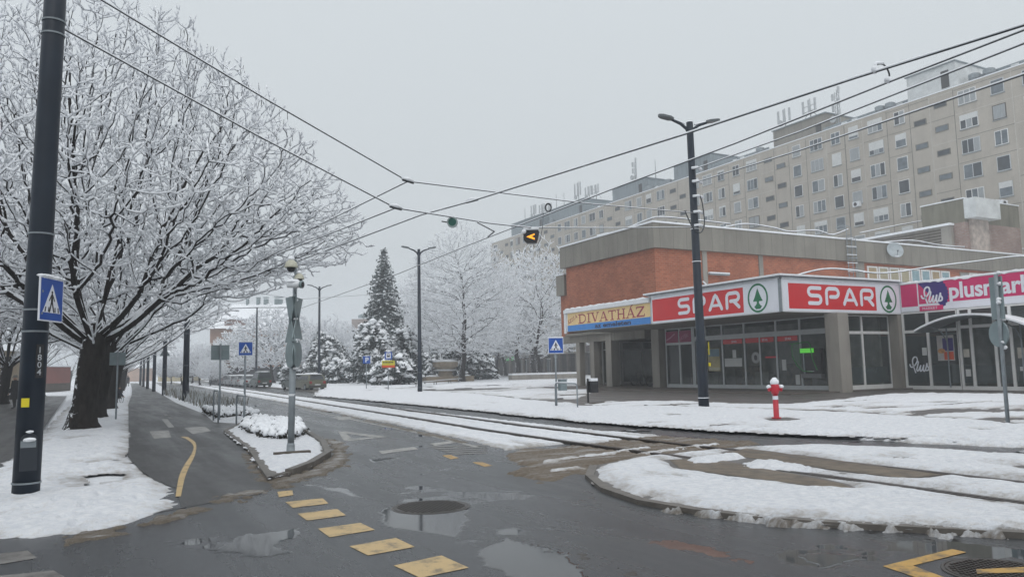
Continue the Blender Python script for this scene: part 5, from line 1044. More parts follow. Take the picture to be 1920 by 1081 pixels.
def to_right(label, pz, pts): sag_wire('guy_wire', label, [(19.1, 21.2, pz)]+[G(x, y, 7.3) if 0 else PD(x, y, d) for x, y, d in pts], .015, CABLE, GW, bumps=False)
to_right('upper snow-white guy wire from the lamp pole to the right edge', 8.73, [(1500, 247, 20), (1920, 82, 12.5), (2100, 10, 10.5)]); to_right('lower snow-white guy wire from the lamp pole to the right edge', 8.23, [(1500, 282, 20), (1920, 140, 12.5), (2100, 75, 10.5)])
sag_wire('span_wire', 'far span wire between the tram poles and the lamp pole before the linden', [(4.75, 50, 7.2), (11.5, 50.6, 6.4), (20.3, 51.6, 7.25)], .012, CABLE, GW)
k2 = PLN(942, 437); v0 = PLN(895, 417)
sag_wire('hanger_wire', 'short hanger from the lower span wire down to the contact wire', [v0, v0+(k2-v0)*.6+np.array([.05, 0, -.06]), kz([(915, 446)], 5.5)[0]*.0+PD(915, 444, (v0-CAM)@FW+1.0)], .014, CABLE, GW)
for nm, p, lb in (('wire_clamp', PLN(885, 377), 'snow-covered clamp on the contact wire near the sky centre'), ('wire_clamp', N1, 'snowy clamp joining the upper span wire and bridle'), ('wire_clamp', N2, 'snowy clamp joining the lower span wire and bridle')):
    t = thing(nm, lb, 'clamp', p, 'clamps on the overhead wires'); b = MB(); u_ = np.array([-.6, .75, -.13]) if '885' in lb or 'centre' in lb else np.array([.9, .38, -.05]); u_ /= np.linalg.norm(u_)
    b.tube([-u_*.16, u_*.16], .025, 6, CABLE); b.build('body', t, world=False); b = MB(); b.tube([-u_*.2+np.array([0, 0, .03]), np.array([0, 0, .05]), u_*.18+np.array([0, 0, .03])], [.02, .05, .02], 6, SNOW); b.build('snow_cap', t, smooth=True, world=False)
c = PLN(848, 416); t = thing('signal_disc', 'round green signal disc with pale rim hanging on the lower span wire', 'signal', c); f_ = Fr(c, (RT[0], RT[1], 0))
b = MB(); b.prism(f_, arc(0, 0, .125, .125, 0, 360, 25)[:-1], -.08, 0, mat('disc_rim', (.28, .33, .33), .5)); b.build('rim', t); b = MB(); b.prism(f_, arc(0, 0, .09, .09, 0, 360, 25)[:-1], .001, .006, mat('disc_green', (.0, .075, .055), .4)); b.build('lens', t); b = MB(); b.tube([f_(-.1, .0, -.04), f_(-.25, .03, -.04)], .015, 5, CABLE); b.build('clip', t)
c = PLN(996, 443); t = thing('arrow_signal', 'black hanging traffic signal with a lit orange arrow pointing left', 'traffic signal', c); f_ = Fr(c, (RT[0]*.97, RT[1]*.97-.1, 0))
oc = [(-.20, -.09), (-.12, -.17), (.13, -.17), (.21, .12), (.18, .17), (-.18, .17), (-.21, .12)]
b = MB(); b.prism(f_, oc, -.2, 0, BLACK); b.build('casing', t); b = MB(); b.prism(f_, [(-.13, -.005), (.09, .075), (.09, .035), (.0, .0), (.09, -.045), (.09, -.09)], .001, .006, mat('lit_orange', (.9, .35, .02), .4, emit=1.0, emc=(1., .38, .02))); b.build('arrow', t)
b = MB(); b.rect(f_, -.2, .2, .1705, .24, -.2, .01, SNOW); b.blob(f_(-.19, .13, .0), (.07, .07, .06), SNOW); b.build('snow_cap', t, smooth=True); b = MB(); b.tube([f_(0, .24, -.1), f_(0, .29, -.1)], .02, 5, CABLE); b.tube([f_(x, y, -.1) for x, y in ((.03, -.17), (.05, -.25), (.13, -.26), (.22, -.1), (.3, .25), (.33, .62))], .008, 5, CABLE); b.build('cable', t)
c = PLN(1028, 389); t = thing('cable_coil', 'black coil of spare cable hung on the upper span wire', 'coil', c); f_ = Fr(c, (RT[0], RT[1], 0))
b = MB()
for k in range(3): b.tube([f_((.085-.006*k)*math.cos(a), (.115-.008*k)*math.sin(a), -.01*k) for a in np.linspace(0, 2*math.pi, 21)], .014, 5, CABLE)
b.build('loop', t)
c = G(1655, 133, 5.5); t = thing('jumper_cable', 'curved snow-capped jumper cable standing up between the two contact wires', 'cable', c)
a_, e_ = G(1640, 136, 5.5), G(1665, 155, 5.5); b = MB(); b.tube(catmull([a_, a_+np.array([.02, 0, .10]), (a_+e_)/2+np.array([.06, 0, .20]), e_+np.array([.04, 0, .14]), e_], 5), .012, 6, CABLE); b.build('loop', t)
b = MB(); b.blob(a_+np.array([0, 0, .04]), (.05, .05, .06), SNOW); b.blob(e_+np.array([0, 0, .035]), (.07, .05, .05), SNOW); b.tube([a_+np.array([.015, 0, .05]), a_+np.array([.04, 0, .14]), (a_+e_)/2+np.array([.05, 0, .215])], .022, 6, SNOW); b.build('snow_cap', t, smooth=True)
t = thing('cable_bundle', 'looped cable bundle on the lamp pole by the supermarket', 'cable', (19.1, 21.2, 7)); b = MB(); b.tube(catmull([(18.4, 20.9, 7.1), (18.75, 20.9, 6.5), (19.1, 20.9, 6.35), (19.35, 20.95, 6.7), (19.3, 20.95, 7.4), (19.2, 20.95, 7.75)], 5), .022, 6, CABLE); b.build('loop', t)
for z in (6.62, 7.12, 7.7, 8.25, 8.75): MB().tube([(18.93, 21.02, z), (19.12, 20.95, z+.03), (19.4, 21.05, z)], [.05, .045, .06], 6, SNOW).build('snow_patch', t, smooth=True)
# ============================================================ TREES
def nrm(v): return v/(np.linalg.norm(v)+1e-9)
class Tree:
    """grows limbs, branches and twigs as tapered segments; snow lies on the upper side of each"""
    def __init__(s, seed): s.r = np.random.RandomState(seed); s.seg = []           # p0, p1, r0, r1, level
    def path(s, pts, r0, r1, lv):
        n = len(pts)-1
        for i in range(n): s.seg.append((*pts[i], *pts[i+1], r0+(r1-r0)*i/n, r0+(r1-r0)*(i+1)/n, lv))
    def bough(s, p, d, L_, r0, r1, lv, n, up=.08, jit=.10):
        pts = [p]; d = nrm(d)
        for i in range(n):
            d = nrm(d+s.r.normal(0, jit, 3)+np.array([0, 0, up])); p = p+d*L_/n; pts.append(p)
        s.path(pts, r0, r1, lv); return pts
    def kids(s, pts, lv, spec, inside, L_):
        """spec[lv] = (spacing, angle range, length fn, r0, r1, nseg, up)"""
        if lv >= len(spec): return
        sp, (a0, a1), lf, r0, r1, ns, up, st = spec[lv]
        P = np.array(pts); seg = np.linalg.norm(np.diff(P, axis=0), axis=1); cum = np.concatenate([[0], np.cumsum(seg)]); tot = cum[-1]
        t = tot*st+s.r.rand()*sp; az = s.r.rand()*6.28
        while t < tot*.99:
            i = min(np.searchsorted(cum, t)-1, len(seg)-1); i = max(i, 0); p = P[i]+(P[i+1]-P[i])*(t-cum[i])/(seg[i]+1e-9); d = nrm(P[i+1]-P[i])
            a = nrm(np.cross(d, s.r.normal(0, 1, 3))); az += 2.4; x = nrm(np.cross(d, (0, 0, 1.)) if abs(d[2]) < .95 else a); y = np.cross(x, d)
            side = x*math.cos(az)+y*math.sin(az)
            if side[2] < -.3 and s.r.rand() < .55: side = -side
            an = math.radians(s.r.uniform(a0, a1)); nd = nrm(d*math.cos(an)+side*math.sin(an)+np.array([0, 0, .10]))
            l = lf(t/tot, L_)*s.r.uniform(.7, 1.25)
            for _ in range(4):
                if inside(p+nd*l): break
                l *= .7
            if l > .08 and inside(p+nd*l*.5):
                q = s.bough(p, nd, l, r0*(.6+.4*min(1, l/lf(.3, L_))), r1, lv+1, ns, up, .10)
                s.kids(q, lv+1, spec, inside, l)
            t += sp*s.r.uniform(.7, 1.3)
    def arrays(s): return np.array(s.seg)
def seg_mesh(A, nb, ns, srad, smin, keep=None):
    """tubes for bark (nb sides) and, above them, snow (ns sides)"""
    P0, P1, R0, R1 = A[:, 0:3], A[:, 3:6], A[:, 6], A[:, 7]
    D = P1-P0; D /= np.linalg.norm(D, axis=1, keepdims=True)+1e-9
    X = np.cross(D, np.array([0, 0, 1.])); nx = np.linalg.norm(X, axis=1, keepdims=True); X = np.where(nx > .05, X/(nx+1e-9), np.array([1., 0, 0])); Y = np.cross(X, D)
    def ring(P, R, n, kx=1., ky=1., ph=0.):
        q = np.arange(n)*2*np.pi/n+ph
        return P[:, None, :]+(X[:, None, :]*(np.cos(q)*1.)[None, :, None]*np.asarray(kx).reshape(-1, 1, 1)+Y[:, None, :]*np.sin(q)[None, :, None]*np.asarray(ky).reshape(-1, 1, 1))*R[:, None, None]
    def quads(N, n, off):
        b = (np.arange(N)*2*n)[:, None]+off; k = np.arange(n); k2 = (k+1) % n
        return np.stack([b+k, b+k2, b+n+k2, b+n+k], -1).reshape(-1, 4)
    N = len(A); E_ = D*np.minimum(.25*R0, .02)[:, None]
    V = np.concatenate([ring(P0-E_, R0, nb), ring(P1+E_, R1, nb)], 1).reshape(-1, 3); Q = quads(N, nb, 0); M = np.zeros(len(Q), int)
    hz_ = np.sqrt(np.clip(1-D[:, 2]**2, 0, 1)); k = hz_ > .22
    rs = nr.uniform(.75, 1.3, N)
    S0 = np.maximum(R0*srad, smin)*rs*(.45+.55*hz_); S1 = np.maximum(R1*srad, smin)*rs*(.45+.55*hz_)
    U = np.array([0, 0, 1.]); O0 = U*(R0*.75+S0*.28)[:, None]; O1 = U*(R1*.75+S1*.28)[:, None]
    Vs = np.concatenate([ring(P0+O0-E_*1.5, S0, ns, 1., .85, .4), ring(P1+O1+E_*1.5, S1, ns, 1., .85, .4)], 1)[k].reshape(-1, 3)
    Qs = quads(int(k.sum()), ns, len(V))
    # closed ends of the snow tubes
    if ns == 4:
        base = len(V)+np.arange(int(k.sum()))*8; caps = np.concatenate([np.stack([base+3, base+2, base+1, base], -1), np.stack([base+4, base+5, base+6, base+7], -1)])
        Qs = np.concatenate([Qs, caps])
    return np.concatenate([V, Vs]), np.concatenate([Q, Qs]), np.concatenate([M, np.ones(len(Qs), int)])
def tree_thing(name, label, loc, A, group, trunk_lv=1, cat='tree', srad=.62, smin=.026, tw=None, nb2=3, ns=4, ssm=.05, rz=0., bk=None):
    t = thing(name, label, cat, loc, group, rz)
    T, C_ = A[A[:, 8] <= trunk_lv], A[A[:, 8] > trunk_lv]
    Z_ = A[A[:, 8] == 0]; T = A[(A[:, 8] <= trunk_lv) & (A[:, 8] > 0)]
    V, Q, M = seg_mesh(T, 8, 6, .85, ssm) if len(T) else (np.zeros((0, 3)), np.zeros((0, 4), int), np.zeros(0, int))
    # the stem itself: one rough, flared tube
    c_ = np.concatenate([Z_[:, 0:3], Z_[-1:, 3:6]]); r_ = np.concatenate([Z_[:, 6], Z_[-1:, 7]]); zq = np.concatenate([np.linspace(c_[0, 2], min(3.4, c_[-1, 2]), 26), np.arange(3.6, c_[-1, 2], .5)]); zq = zq[zq <= c_[-1, 2]]
    C3 = np.stack([np.interp(zq, c_[:, 2], c_[:, i]) for i in range(3)], 1); rq = np.interp(zq, c_[:, 2], r_); n = 26; q_ = np.arange(n)*2*np.pi/n
    aa, zz_ = np.meshgrid(q_, zq); ro = rq[:, None]*(1+.30*fbm(3+np.cos(aa)*1.6+zz_*.5, 9+np.sin(aa)*1.6, 3)+.16*fbm(np.cos(aa)*5+zz_*.7, np.sin(aa)*5+zz_*.3, 8))
    fl = np.exp(-np.maximum(zz_, 0)/.22); ro = ro*(1+fl*(.10+.32*np.maximum(0, np.sin(aa*3+1.1))+.18*np.maximum(0, np.sin(aa*5+.4))))
    VS = np.stack([C3[:, 0, None]+ro*np.cos(aa), C3[:, 1, None]+ro*np.sin(aa), zz_+0*aa], -1).reshape(-1, 3); m_ = len(zq); ii = np.arange((m_-1)*n); k2 = (ii//n)*n+(ii+1) % n
    QS = np.stack([ii, k2, k2+n, ii+n], -1); V, Q, M = np.concatenate([V, VS]), np.concatenate([Q, QS+len(V)]), np.concatenate([M, np.zeros(len(QS), int)])
    tr = fast('trunk', V, Q, M, [bk or BARK, SNOW], t)
    V, Q, M = seg_mesh(C_, nb2, ns, srad, smin); fast('crown', V, Q, M, [tw or TWIG, SNOW], t)
    return t
def colonise(roots, attr, step, kill, infl, R, up=.12, maxit=140, seed_dirs=None):
    """space colonisation: branches grow towards free points of the crown until it is filled"""
    from mathutils.kdtree import KDTree
    P = [np.array(p, float) for p in roots[0]]; par = list(roots[1]); A = attr; alive = np.ones(len(A), bool); new0 = 0; best = np.full(len(A), 1e9); who = np.zeros(len(A), int); kids_ = {}
    for it in range(maxit):
        N = np.array(P[new0:]); 
        if len(N) == 0: break
        kd = KDTree(len(N))
        for i, p in enumerate(N): kd.insert(p, i)
        kd.balance()
        for i in np.nonzero(alive)[0]:
            co, j, d = kd.find(A[i])
            if d < best[i]: best[i] = d; who[i] = j+new0
        alive &= best > kill
        act = np.nonzero(alive & (best < infl))[0]
        if len(act) == 0: break
        PA = np.array(P); D = A[act]-PA[who[act]]; D /= np.linalg.norm(D, axis=1, keepdims=True)+1e-9
        acc = np.zeros((len(P), 3)); np.add.at(acc, who[act], D); src = np.unique(who[act]); new0 = len(P); n_ = 0
        for k in src:
            d = acc[k]; L_ = np.linalg.norm(d)
            if L_ < .05: continue
            d = d/L_; pd = nrm(P[k]-P[par[k]]) if par[k] >= 0 else np.array([0, 0, 1.])
            d = nrm(d+pd*.55+R.normal(0, .10, 3)+np.array([0, 0, up])); q = P[k]+d*step
            c = kids_.setdefault(k, [])
            if len(c) > 2 or any(np.linalg.norm(q-P[e]) < step*.35 for e in c): continue
            c.append(len(P)); P.append(q); par.append(k); n_ += 1
        if n_ == 0: break
    return np.array(P), np.array(par)
def skeleton(P, par, R, rt=.0065, expo=2.45, rmax=.2, tw=.5, tl=(.18, .38), lv_r=.03, cap=None, smooth=2):
    n = len(P); kidn = np.zeros(n, int); np.add.at(kidn, par[par >= 0], 1)
    for _ in range(smooth):                                     # ease the zigzag
        S = np.zeros((n, 3)); c = np.zeros(n); i = np.nonzero(par >= 0)[0]; np.add.at(S, par[i], P[i]); np.add.at(c, par[i], 1); S[i] += P[par[i]]; c[i] += 1
        m = (par >= 0) & (kidn > 0); P = np.where(m[:, None], P*.5+.5*S/np.maximum(c, 1)[:, None], P)
    acc = np.zeros(n); rad = np.zeros(n)
    for i in range(n-1, -1, -1):
        rad[i] = max(rt**expo, acc[i])**(1/expo)
        if par[i] >= 0: acc[par[i]] += rad[i]**expo
    rad = np.minimum(rad, rmax); seg = []
    for i in range(n):
        p = par[i]
        if p < 0: continue
        r0 = min(rad[p], rad[i]*1.35); seg.append((*P[p], *P[i], r0, rad[i], 1 if rad[i] > lv_r else 2))
        if rad[i] < .035 and R.rand() < (tw if kidn[i] else .9):
            for _ in range(1 if kidn[i] else 2):
                d = nrm(P[i]-P[p]); sd_ = nrm(np.cross(d, R.normal(0, 1, 3))); sd_ = -sd_ if sd_[2] < -.2 else sd_
                d = nrm(d*R.uniform(.65, 1.1)+sd_*R.uniform(.4, .75)+np.array([0, 0, .18])); L_ = R.uniform(*tl); q = P[i]+d*L_*.55; q2 = q+nrm(d+R.normal(0, .18, 3)+np.array([0, 0, .12]))*L_*.45
                seg.append((*P[i], *q, rt, rt*.85, 3)); seg.append((*q, *q2, rt*.85, rt*.8, 3))
    return seg
def vase_tree(seed, H=13.2, RAD=8.0, zf=2.75, r_tr=.44, nl=24, lean=(.12, 0), na=7000, kill=.40, step=.26, tw=.5, low=.33, rt=.0065, thick=1.):
    R = np.random.RandomState(seed); seg = []
    top = lambda rho: H-(np.clip(rho/RAD, 0, 1.2)**1.9)*(H*.54)
    zz = [(-.03, .62), (.0, .56), (.25, .50), (.9, .435), (1.7, .415), (2.3, .43), (zf, .44)]; sc_ = r_tr/.44
    pts = [np.array([lean[0]*z*.8, lean[1]*z, z]) for z, _ in zz]
    for i in range(len(zz)-1): seg.append((*pts[i], *pts[i+1], zz[i][1]*sc_, zz[i+1][1]*sc_, 0))
    c0 = pts[-1]; seg.append((*c0, *(c0+np.array([.05, 0, .55])), .41*sc_, .2*sc_, 0))
    A = []
    while len(A) < na:
        q = R.uniform(-1, 1, (4000, 3)); q[:, 0] *= RAD; q[:, 1] *= RAD; q[:, 2] = zf+(q[:, 2]+1)/2*(H-zf); rho = np.hypot(q[:, 0], q[:, 1])
        lo = zf-.1+low*rho**.98+.25; t_ = top(rho)+R.normal(0, .10, len(q)); ok = (rho < RAD) & (q[:, 2] < t_) & (q[:, 2] > lo)
        dist = np.linalg.norm(q-c0, axis=1); ok &= (dist > 2.0) & (R.rand(len(q)) < .35+.65*np.clip((dist-2)/5, 0, 1)); A += list(q[ok]+np.array([c0[0], c0[1], 0]))
    A = np.array(A[:na]); roots = []; par = []
    for i in range(nl):
        u = (i+.5)/nl; el = math.asin(.36+.62*u)+R.normal(0, .04); az = i*2.39996+R.normal(0, .25); d = np.array([math.cos(el)*math.cos(az), math.cos(el)*math.sin(az), math.sin(el)]); p = c0+np.array([math.cos(az), math.sin(az), 0])*.22*sc_*(1.3-u)+np.array([0, 0, R.uniform(-.45, .25)*(1-u)])
        k = -1; n = R.randint(5, 10)
        for j in range(n): roots.append(p); par.append(k); k = len(roots)-1; d = nrm(d+R.normal(0, .05, 3)+np.array([0, 0, .015])); p = p+d*step*1.15
    P, par = colonise((roots, par), A, step, kill, 1.9, R)
    seg += skeleton(P, par, R, rmax=.15*sc_*thick, tw=tw, rt=rt)
    return np.array(seg)
def crown_tree(seed, H, RAD, zc, r_tr, na, kill, step, rt=.012, tw=.5, shape=.8, leader=.93, infl=3.2, tl=(.3, .6), nlimb=16):
    """single-trunked tree with an egg-shaped crown"""
    R = np.random.RandomState(seed); seg = []; n = 14; p = np.zeros(3); pts = [p]
    for i in range(n): p = p+np.array([R.normal(0, .09), R.normal(0, .09), H*leader/n]); pts.append(p)
    f = lambda k: r_tr*(1-k/n)**.9+.03+(.10 if k == 0 else 0)
    for i in range(n): seg.append((*pts[i], *pts[i+1], f(i), f(i+1), 0))
    rad = lambda z: RAD*np.sin(np.pi*np.clip((z-zc)/(H-zc)*.92+.08, 0, 1)**shape)**.7
    A = []
    while len(A) < na:
        q = R.uniform(-1, 1, (4000, 3)); z = zc+(q[:, 2]+1)/2*(H-zc); x, y = q[:, 0]*RAD, q[:, 1]*RAD; rho = np.hypot(x, y); g_ = rad(z)*(.86+.28*vnoise(np.arctan2(y, x)*1.3+9, z*.45+seed, seed)); ok = (rho < g_) & (R.rand(len(z)) < .3+.7*rho/(g_+.01)); A += list(np.stack([x, y, z], 1)[ok])
    A = np.array(A[:na]); roots = []; par = []; k = -1; P = np.array(pts)
    for i in range(nlimb):
        u = i/(nlimb-1); z = zc*.75+(H*leader*.97-zc*.75)*u; j = z/(H*leader)*n; a = min(int(j), n-1); p = P[a]+(P[a+1]-P[a])*(j-a); az = i*2.39996+R.normal(0, .3); el = math.radians(32+34*u+R.normal(0, 6)); d = np.array([math.cos(el)*math.cos(az), math.cos(el)*math.sin(az), math.sin(el)]); k = -1
        for _ in range(R.randint(3, 7)): roots.append(p); par.append(k); k = len(roots)-1; d = nrm(d+R.normal(0, .07, 3)+np.array([0, 0, .02])); p = p+d*step
    roots.append(P[-1]); par.append(-1); Pn, par = colonise((roots, par), A, step, kill, infl, R, up=.22)
    sg = skeleton(Pn, par, R, rt=rt, rmax=r_tr*.5, tw=tw, tl=tl, lv_r=.05)
    return np.array(seg+[q for q in sg])
GR = 'snow-covered trees in the row beside the cycle path'
A0 = vase_tree(5, H=13.9, RAD=8.4, nl=26, r_tr=.36, thick=1.15, na=12500, kill=.33, step=.25, rt=.0088, tw=.8)
big = tree_thing('street_tree', 'largest snow-covered tree, thick dark trunk and vase of limbs beside the near tram pole', (-.37, 27.4, -.02), A0, GR, smin=.030, srad=.95)
A1 = vase_tree(9, H=12., RAD=7.4, nl=18, r_tr=.27, thick=1.2, lean=(.18, .0), na=3600, kill=.5, step=.34, rt=.009)
t2 = tree_thing('street_tree', 'second tree of the row, its dark trunk half hidden behind the biggest trunk', (.05, 34.3, -.02), A1, GR, smin=.036)
A2 = vase_tree(12, H=9.8, RAD=5.8, nl=14, r_tr=.30, zf=2.5, lean=(.22, 0), na=1500, kill=.6, step=.42, rt=.012)
OR_ = ('third', 'fourth', 'fifth', 'sixth', 'seventh', 'eighth', 'ninth', 'tenth', 'eleventh', 'twelfth')
t3 = tree_thing('street_tree', 'third tree of the snowy row beside the cycle path, counted from the biggest tree', (.55, 43.5, -.02), A2, GR, smin=.055, srad=.9)
for i, y in enumerate((53, 63, 73, 84, 96, 109, 124, 142, 162)):
    dup(t3 if i else t2, (.55+(y-43.5)*.036, y, -.02), 1.3*i+.8, f'{OR_[i+1]} tree of the snowy row beside the cycle path, counted from the biggest tree', rng.uniform(.9, 1.1) if i else .92)
GL = 'snow-covered trees on the far side of the left sidewalk'
for i, (px, pb, src, sc_, lb) in enumerate(((2, 757, big, .95, 'snowy tree with a dark curved trunk at the left edge, left of the near pole'), (78, 742, t2, .9, 'snowy tree between the near pole and the biggest trunk, before the red wall'), (-150, 775, big, 1., 'snowy tree just beyond the left edge of the photo'), (128, 724, t3, 1.0, 'farther snowy tree behind the biggest trunk on the left'), (-30, 722, t3, 1.1, 'farther snowy tree at the left edge behind the curved trunk'), (50, 718, t3, 1.2, 'farthest snowy tree left of the red wall'))):
    g = G(px, pb); dup(src, (g[0], g[1], -.05), 2.1*i+.4, lb, sc_, GL)
# park trees on the right
GP = 'snow-covered park trees'
B0 = crown_tree(21, 20.6, 7.6, 3.4, .38, 6500, .46, .40, leader=.66, nlimb=22, tw=.75)
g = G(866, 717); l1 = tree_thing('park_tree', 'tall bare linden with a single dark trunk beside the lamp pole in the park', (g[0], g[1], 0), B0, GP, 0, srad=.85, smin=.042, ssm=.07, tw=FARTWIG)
B1 = crown_tree(25, 17., 7.6, 3.0, .34, 3200, .6, .46, rt=.013, shape=.7, leader=.5, nlimb=13)
def at_tree(px, pb, top, src, label, rz, hsrc, wk=1.):
    g = G(px, pb); d = (g-CAM)@FW; h = PD(px, top, d)[2]; k = h/hsrc; return dup(src, (g[0], g[1], 0), rz, label, (k*wk, k*wk, k), GP)
g = G(1034, 709); h = PD(1034, 440, (g-CAM)@FW)[2]
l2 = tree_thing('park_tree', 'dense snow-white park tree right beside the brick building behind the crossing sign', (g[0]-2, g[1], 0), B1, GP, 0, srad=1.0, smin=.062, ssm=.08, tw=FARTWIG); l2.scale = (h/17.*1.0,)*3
at_tree(972, 708, 470, l2, 'snow-white park tree with a slanting trunk in front of the lit green shop sign', 1.2, 17., 1.0)
at_tree(930, 707, 500, l2, 'snow-white park tree beside the green pharmacy cross', 2.6, 17., .9)
at_tree(905, 707.5, 478, l2, 'snow-white park tree close behind the linden on its right', 3.3, 17., 1.0)
at_tree(1000, 706.5, 462, l2, 'tall snow-white park tree between the slanting one and the brick building', 5.1, 17., .95)
at_tree(948, 706, 520, l2, 'smaller snow-white park tree before the arcade, behind the slanting one', 0.4, 17., .9)
at_tree(775, 706.5, 505, l2, 'snow-white park tree between the spruce and the lamp pole', 2.0, 17., .7)
at_tree(805, 706, 520, l2, 'snow-white park tree behind the lamp pole and the linden', 4.0, 17., .8)
B2 = crown_tree(33, 9.5, 6.2, 1.9, .25, 2800, .42, .36, rt=.014, shape=.75, leader=.4, nlimb=11)
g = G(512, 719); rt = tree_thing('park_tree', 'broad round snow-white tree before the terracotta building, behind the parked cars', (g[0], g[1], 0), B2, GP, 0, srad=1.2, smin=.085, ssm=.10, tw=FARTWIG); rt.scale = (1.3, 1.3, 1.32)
at_tree(447, 717, 618, rt, 'smaller round snow-white tree left of the broad round one', 1., 9.5, 1.0)
at_tree(625, 716, 590, rt, 'bare snowy tree behind the lamp pole right of the cameras', 2.2, 9.5, .75)
at_tree(655, 714, 610, rt, 'bare snowy tree before the stepped building', 3.2, 9.5, .7)
at_tree(560, 714, 590, rt, 'bare snowy tree behind the camera mast', 5.2, 9.5, .8)
for i, (px, pb, tp, lb) in enumerate(((375, 722, 640, 'frosty street tree left of the terracotta building'), (340, 721, 650, 'frosty street tree above the far bend of the street'), (320, 719, 662, 'small frosty street tree at the far end of the street'), (360, 718, 660, 'frosty street tree farther down the right pavement'), (395, 723, 668, 'small frosty street tree beside the blue sign'))):
    at_tree(px, pb, tp, rt, lb, i*1.1, 9.5, .85)

# ---- evergreens under snow
NEED = mat('needles', (.013, .025, .022), .75, 0, .35, 4); NEED2 = mat('frosted_needles', (.12, .15, .155), .8, 0, .4, 5)
def rnd_quads(c, n, size, R, dirs=None):
    """small leaf-sized faces around points c"""
    N = len(c)*n; C_ = np.repeat(c, n, 0)+R.normal(0, size*.8, (N, 3)); a = R.normal(0, 1, (N, 3)); a /= np.linalg.norm(a, axis=1, keepdims=True); b = np.cross(a, R.normal(0, 1, (N, 3))); b /= np.linalg.norm(b, axis=1, keepdims=True)
    s = size*R.uniform(.5, 1.2, (N, 1)); V = np.stack([C_-a*s, C_-b*s*.45, C_+a*s, C_+b*s*.45], 1).reshape(-1, 3); return V, np.arange(N*4).reshape(-1, 4)
def lumps(c, r, R, drop):
    """soft snow pads (low-poly, smooth shaded) at points c with radii r, drooping along 'drop'"""
    n, k = 7, 4; N = len(c); vs = []
    th = np.pi*np.arange(1, k)/k; q = 2*np.pi*np.arange(n)/n
    unit = np.concatenate([[[0, 0, 1]], np.stack([np.outer(np.sin(th), np.cos(q)).ravel(), np.outer(np.sin(th), np.sin(q)).ravel(), np.repeat(np.cos(th), n)], 1), [[0, 0, -1]]])
    m = len(unit); V = unit[None]*R.uniform(.75, 1.25, (N, m, 1))*r[:, None, :]
    V[:, :, 2] -= drop[:, None]*np.hypot(V[:, :, 0], V[:, :, 1]); V = V+c[:, None]
    f = []
    for j in range(n):
        f += [(0, 1+j, 1+(j+1) % n, 1+(j+1) % n), (m-1, m-1-n+(j+1) % n-0, m-1-n+j, m-1-n+j)]
        for i in range(k-2): a = 1+i*n; f.append((a+j, a+n+j, a+n+(j+1) % n, a+(j+1) % n))
    f = np.array(f); Q = (np.arange(N)*m)[:, None, None]+f[None]; return V.reshape(-1, 3), Q.reshape(-1, 4)
def fast_tri(name, V, Q, M, ms, parent, smooth=True):
    me = bpy.data.meshes.new(name); fs = [tuple(dict.fromkeys(q)) for q in Q.tolist()]; me.from_pydata(V.tolist(), [], fs)
    for m in ms: me.materials.append(m)
    me.polygons.foreach_set('material_index', np.asarray(M, np.int32)); me.polygons.foreach_set('use_smooth', np.full(len(fs), smooth)); me.update()
    o = bpy.data.objects.new(name, me); COL.objects.link(o); o.parent = parent; return o
def spruce(name, label, loc, H, RB, seed, snowk=1.):
    R = np.random.RandomState(seed); t = thing(name, label, 'tree', loc, 'snow-covered evergreens'); cs = []; ls = []; lr = []
    z = .5; 
    while z < H:
        u = z/H; rad = RB*1.22*(1-u**1.25)**.85*R.uniform(.8, 1.08)+.10; nb = max(4, int(11*(1-u)+4)); ph = R.rand()*6
        for k in range(nb):
            a = ph+2*np.pi*k/nb+R.normal(0, .15); L_ = rad*R.uniform(.75, 1.12); m = max(2, int(L_/.30))
            for j in range(m):
                f = (j+.7)/m; p = np.array([math.cos(a)*L_*f, math.sin(a)*L_*f, z-.30*L_*f*f+.08*L_*f]); cs.append(p)
                if f > .35 and R.rand() < .62*snowk: ls.append(p+np.array([0, 0, .09])); s_ = R.uniform(.10, .25)*(.8+.4*(1-u)); lr.append((s_*1.15, s_*1.15, s_*.55))
        z += .42
    cs = np.array(cs); V, Q = rnd_quads(cs, 10, .21, R); M = (R.rand(len(Q)) < .45).astype(int)
    V2, Q2 = lumps(np.array(ls), np.array(lr), R, np.full(len(ls), .35))
    b = MB(); b.tube([(0, 0, 0), (0, 0, H*.5), (0, 0, H)], [.24, .14, .02], 8, TWIG); b.build('trunk', t, world=False)
    fast_tri('crown', np.concatenate([V, V2]), np.concatenate([Q, Q2+len(V)]), np.concatenate([M, np.full(len(Q2), 2)]), [NEED, NEED2, SNOW], t); return t
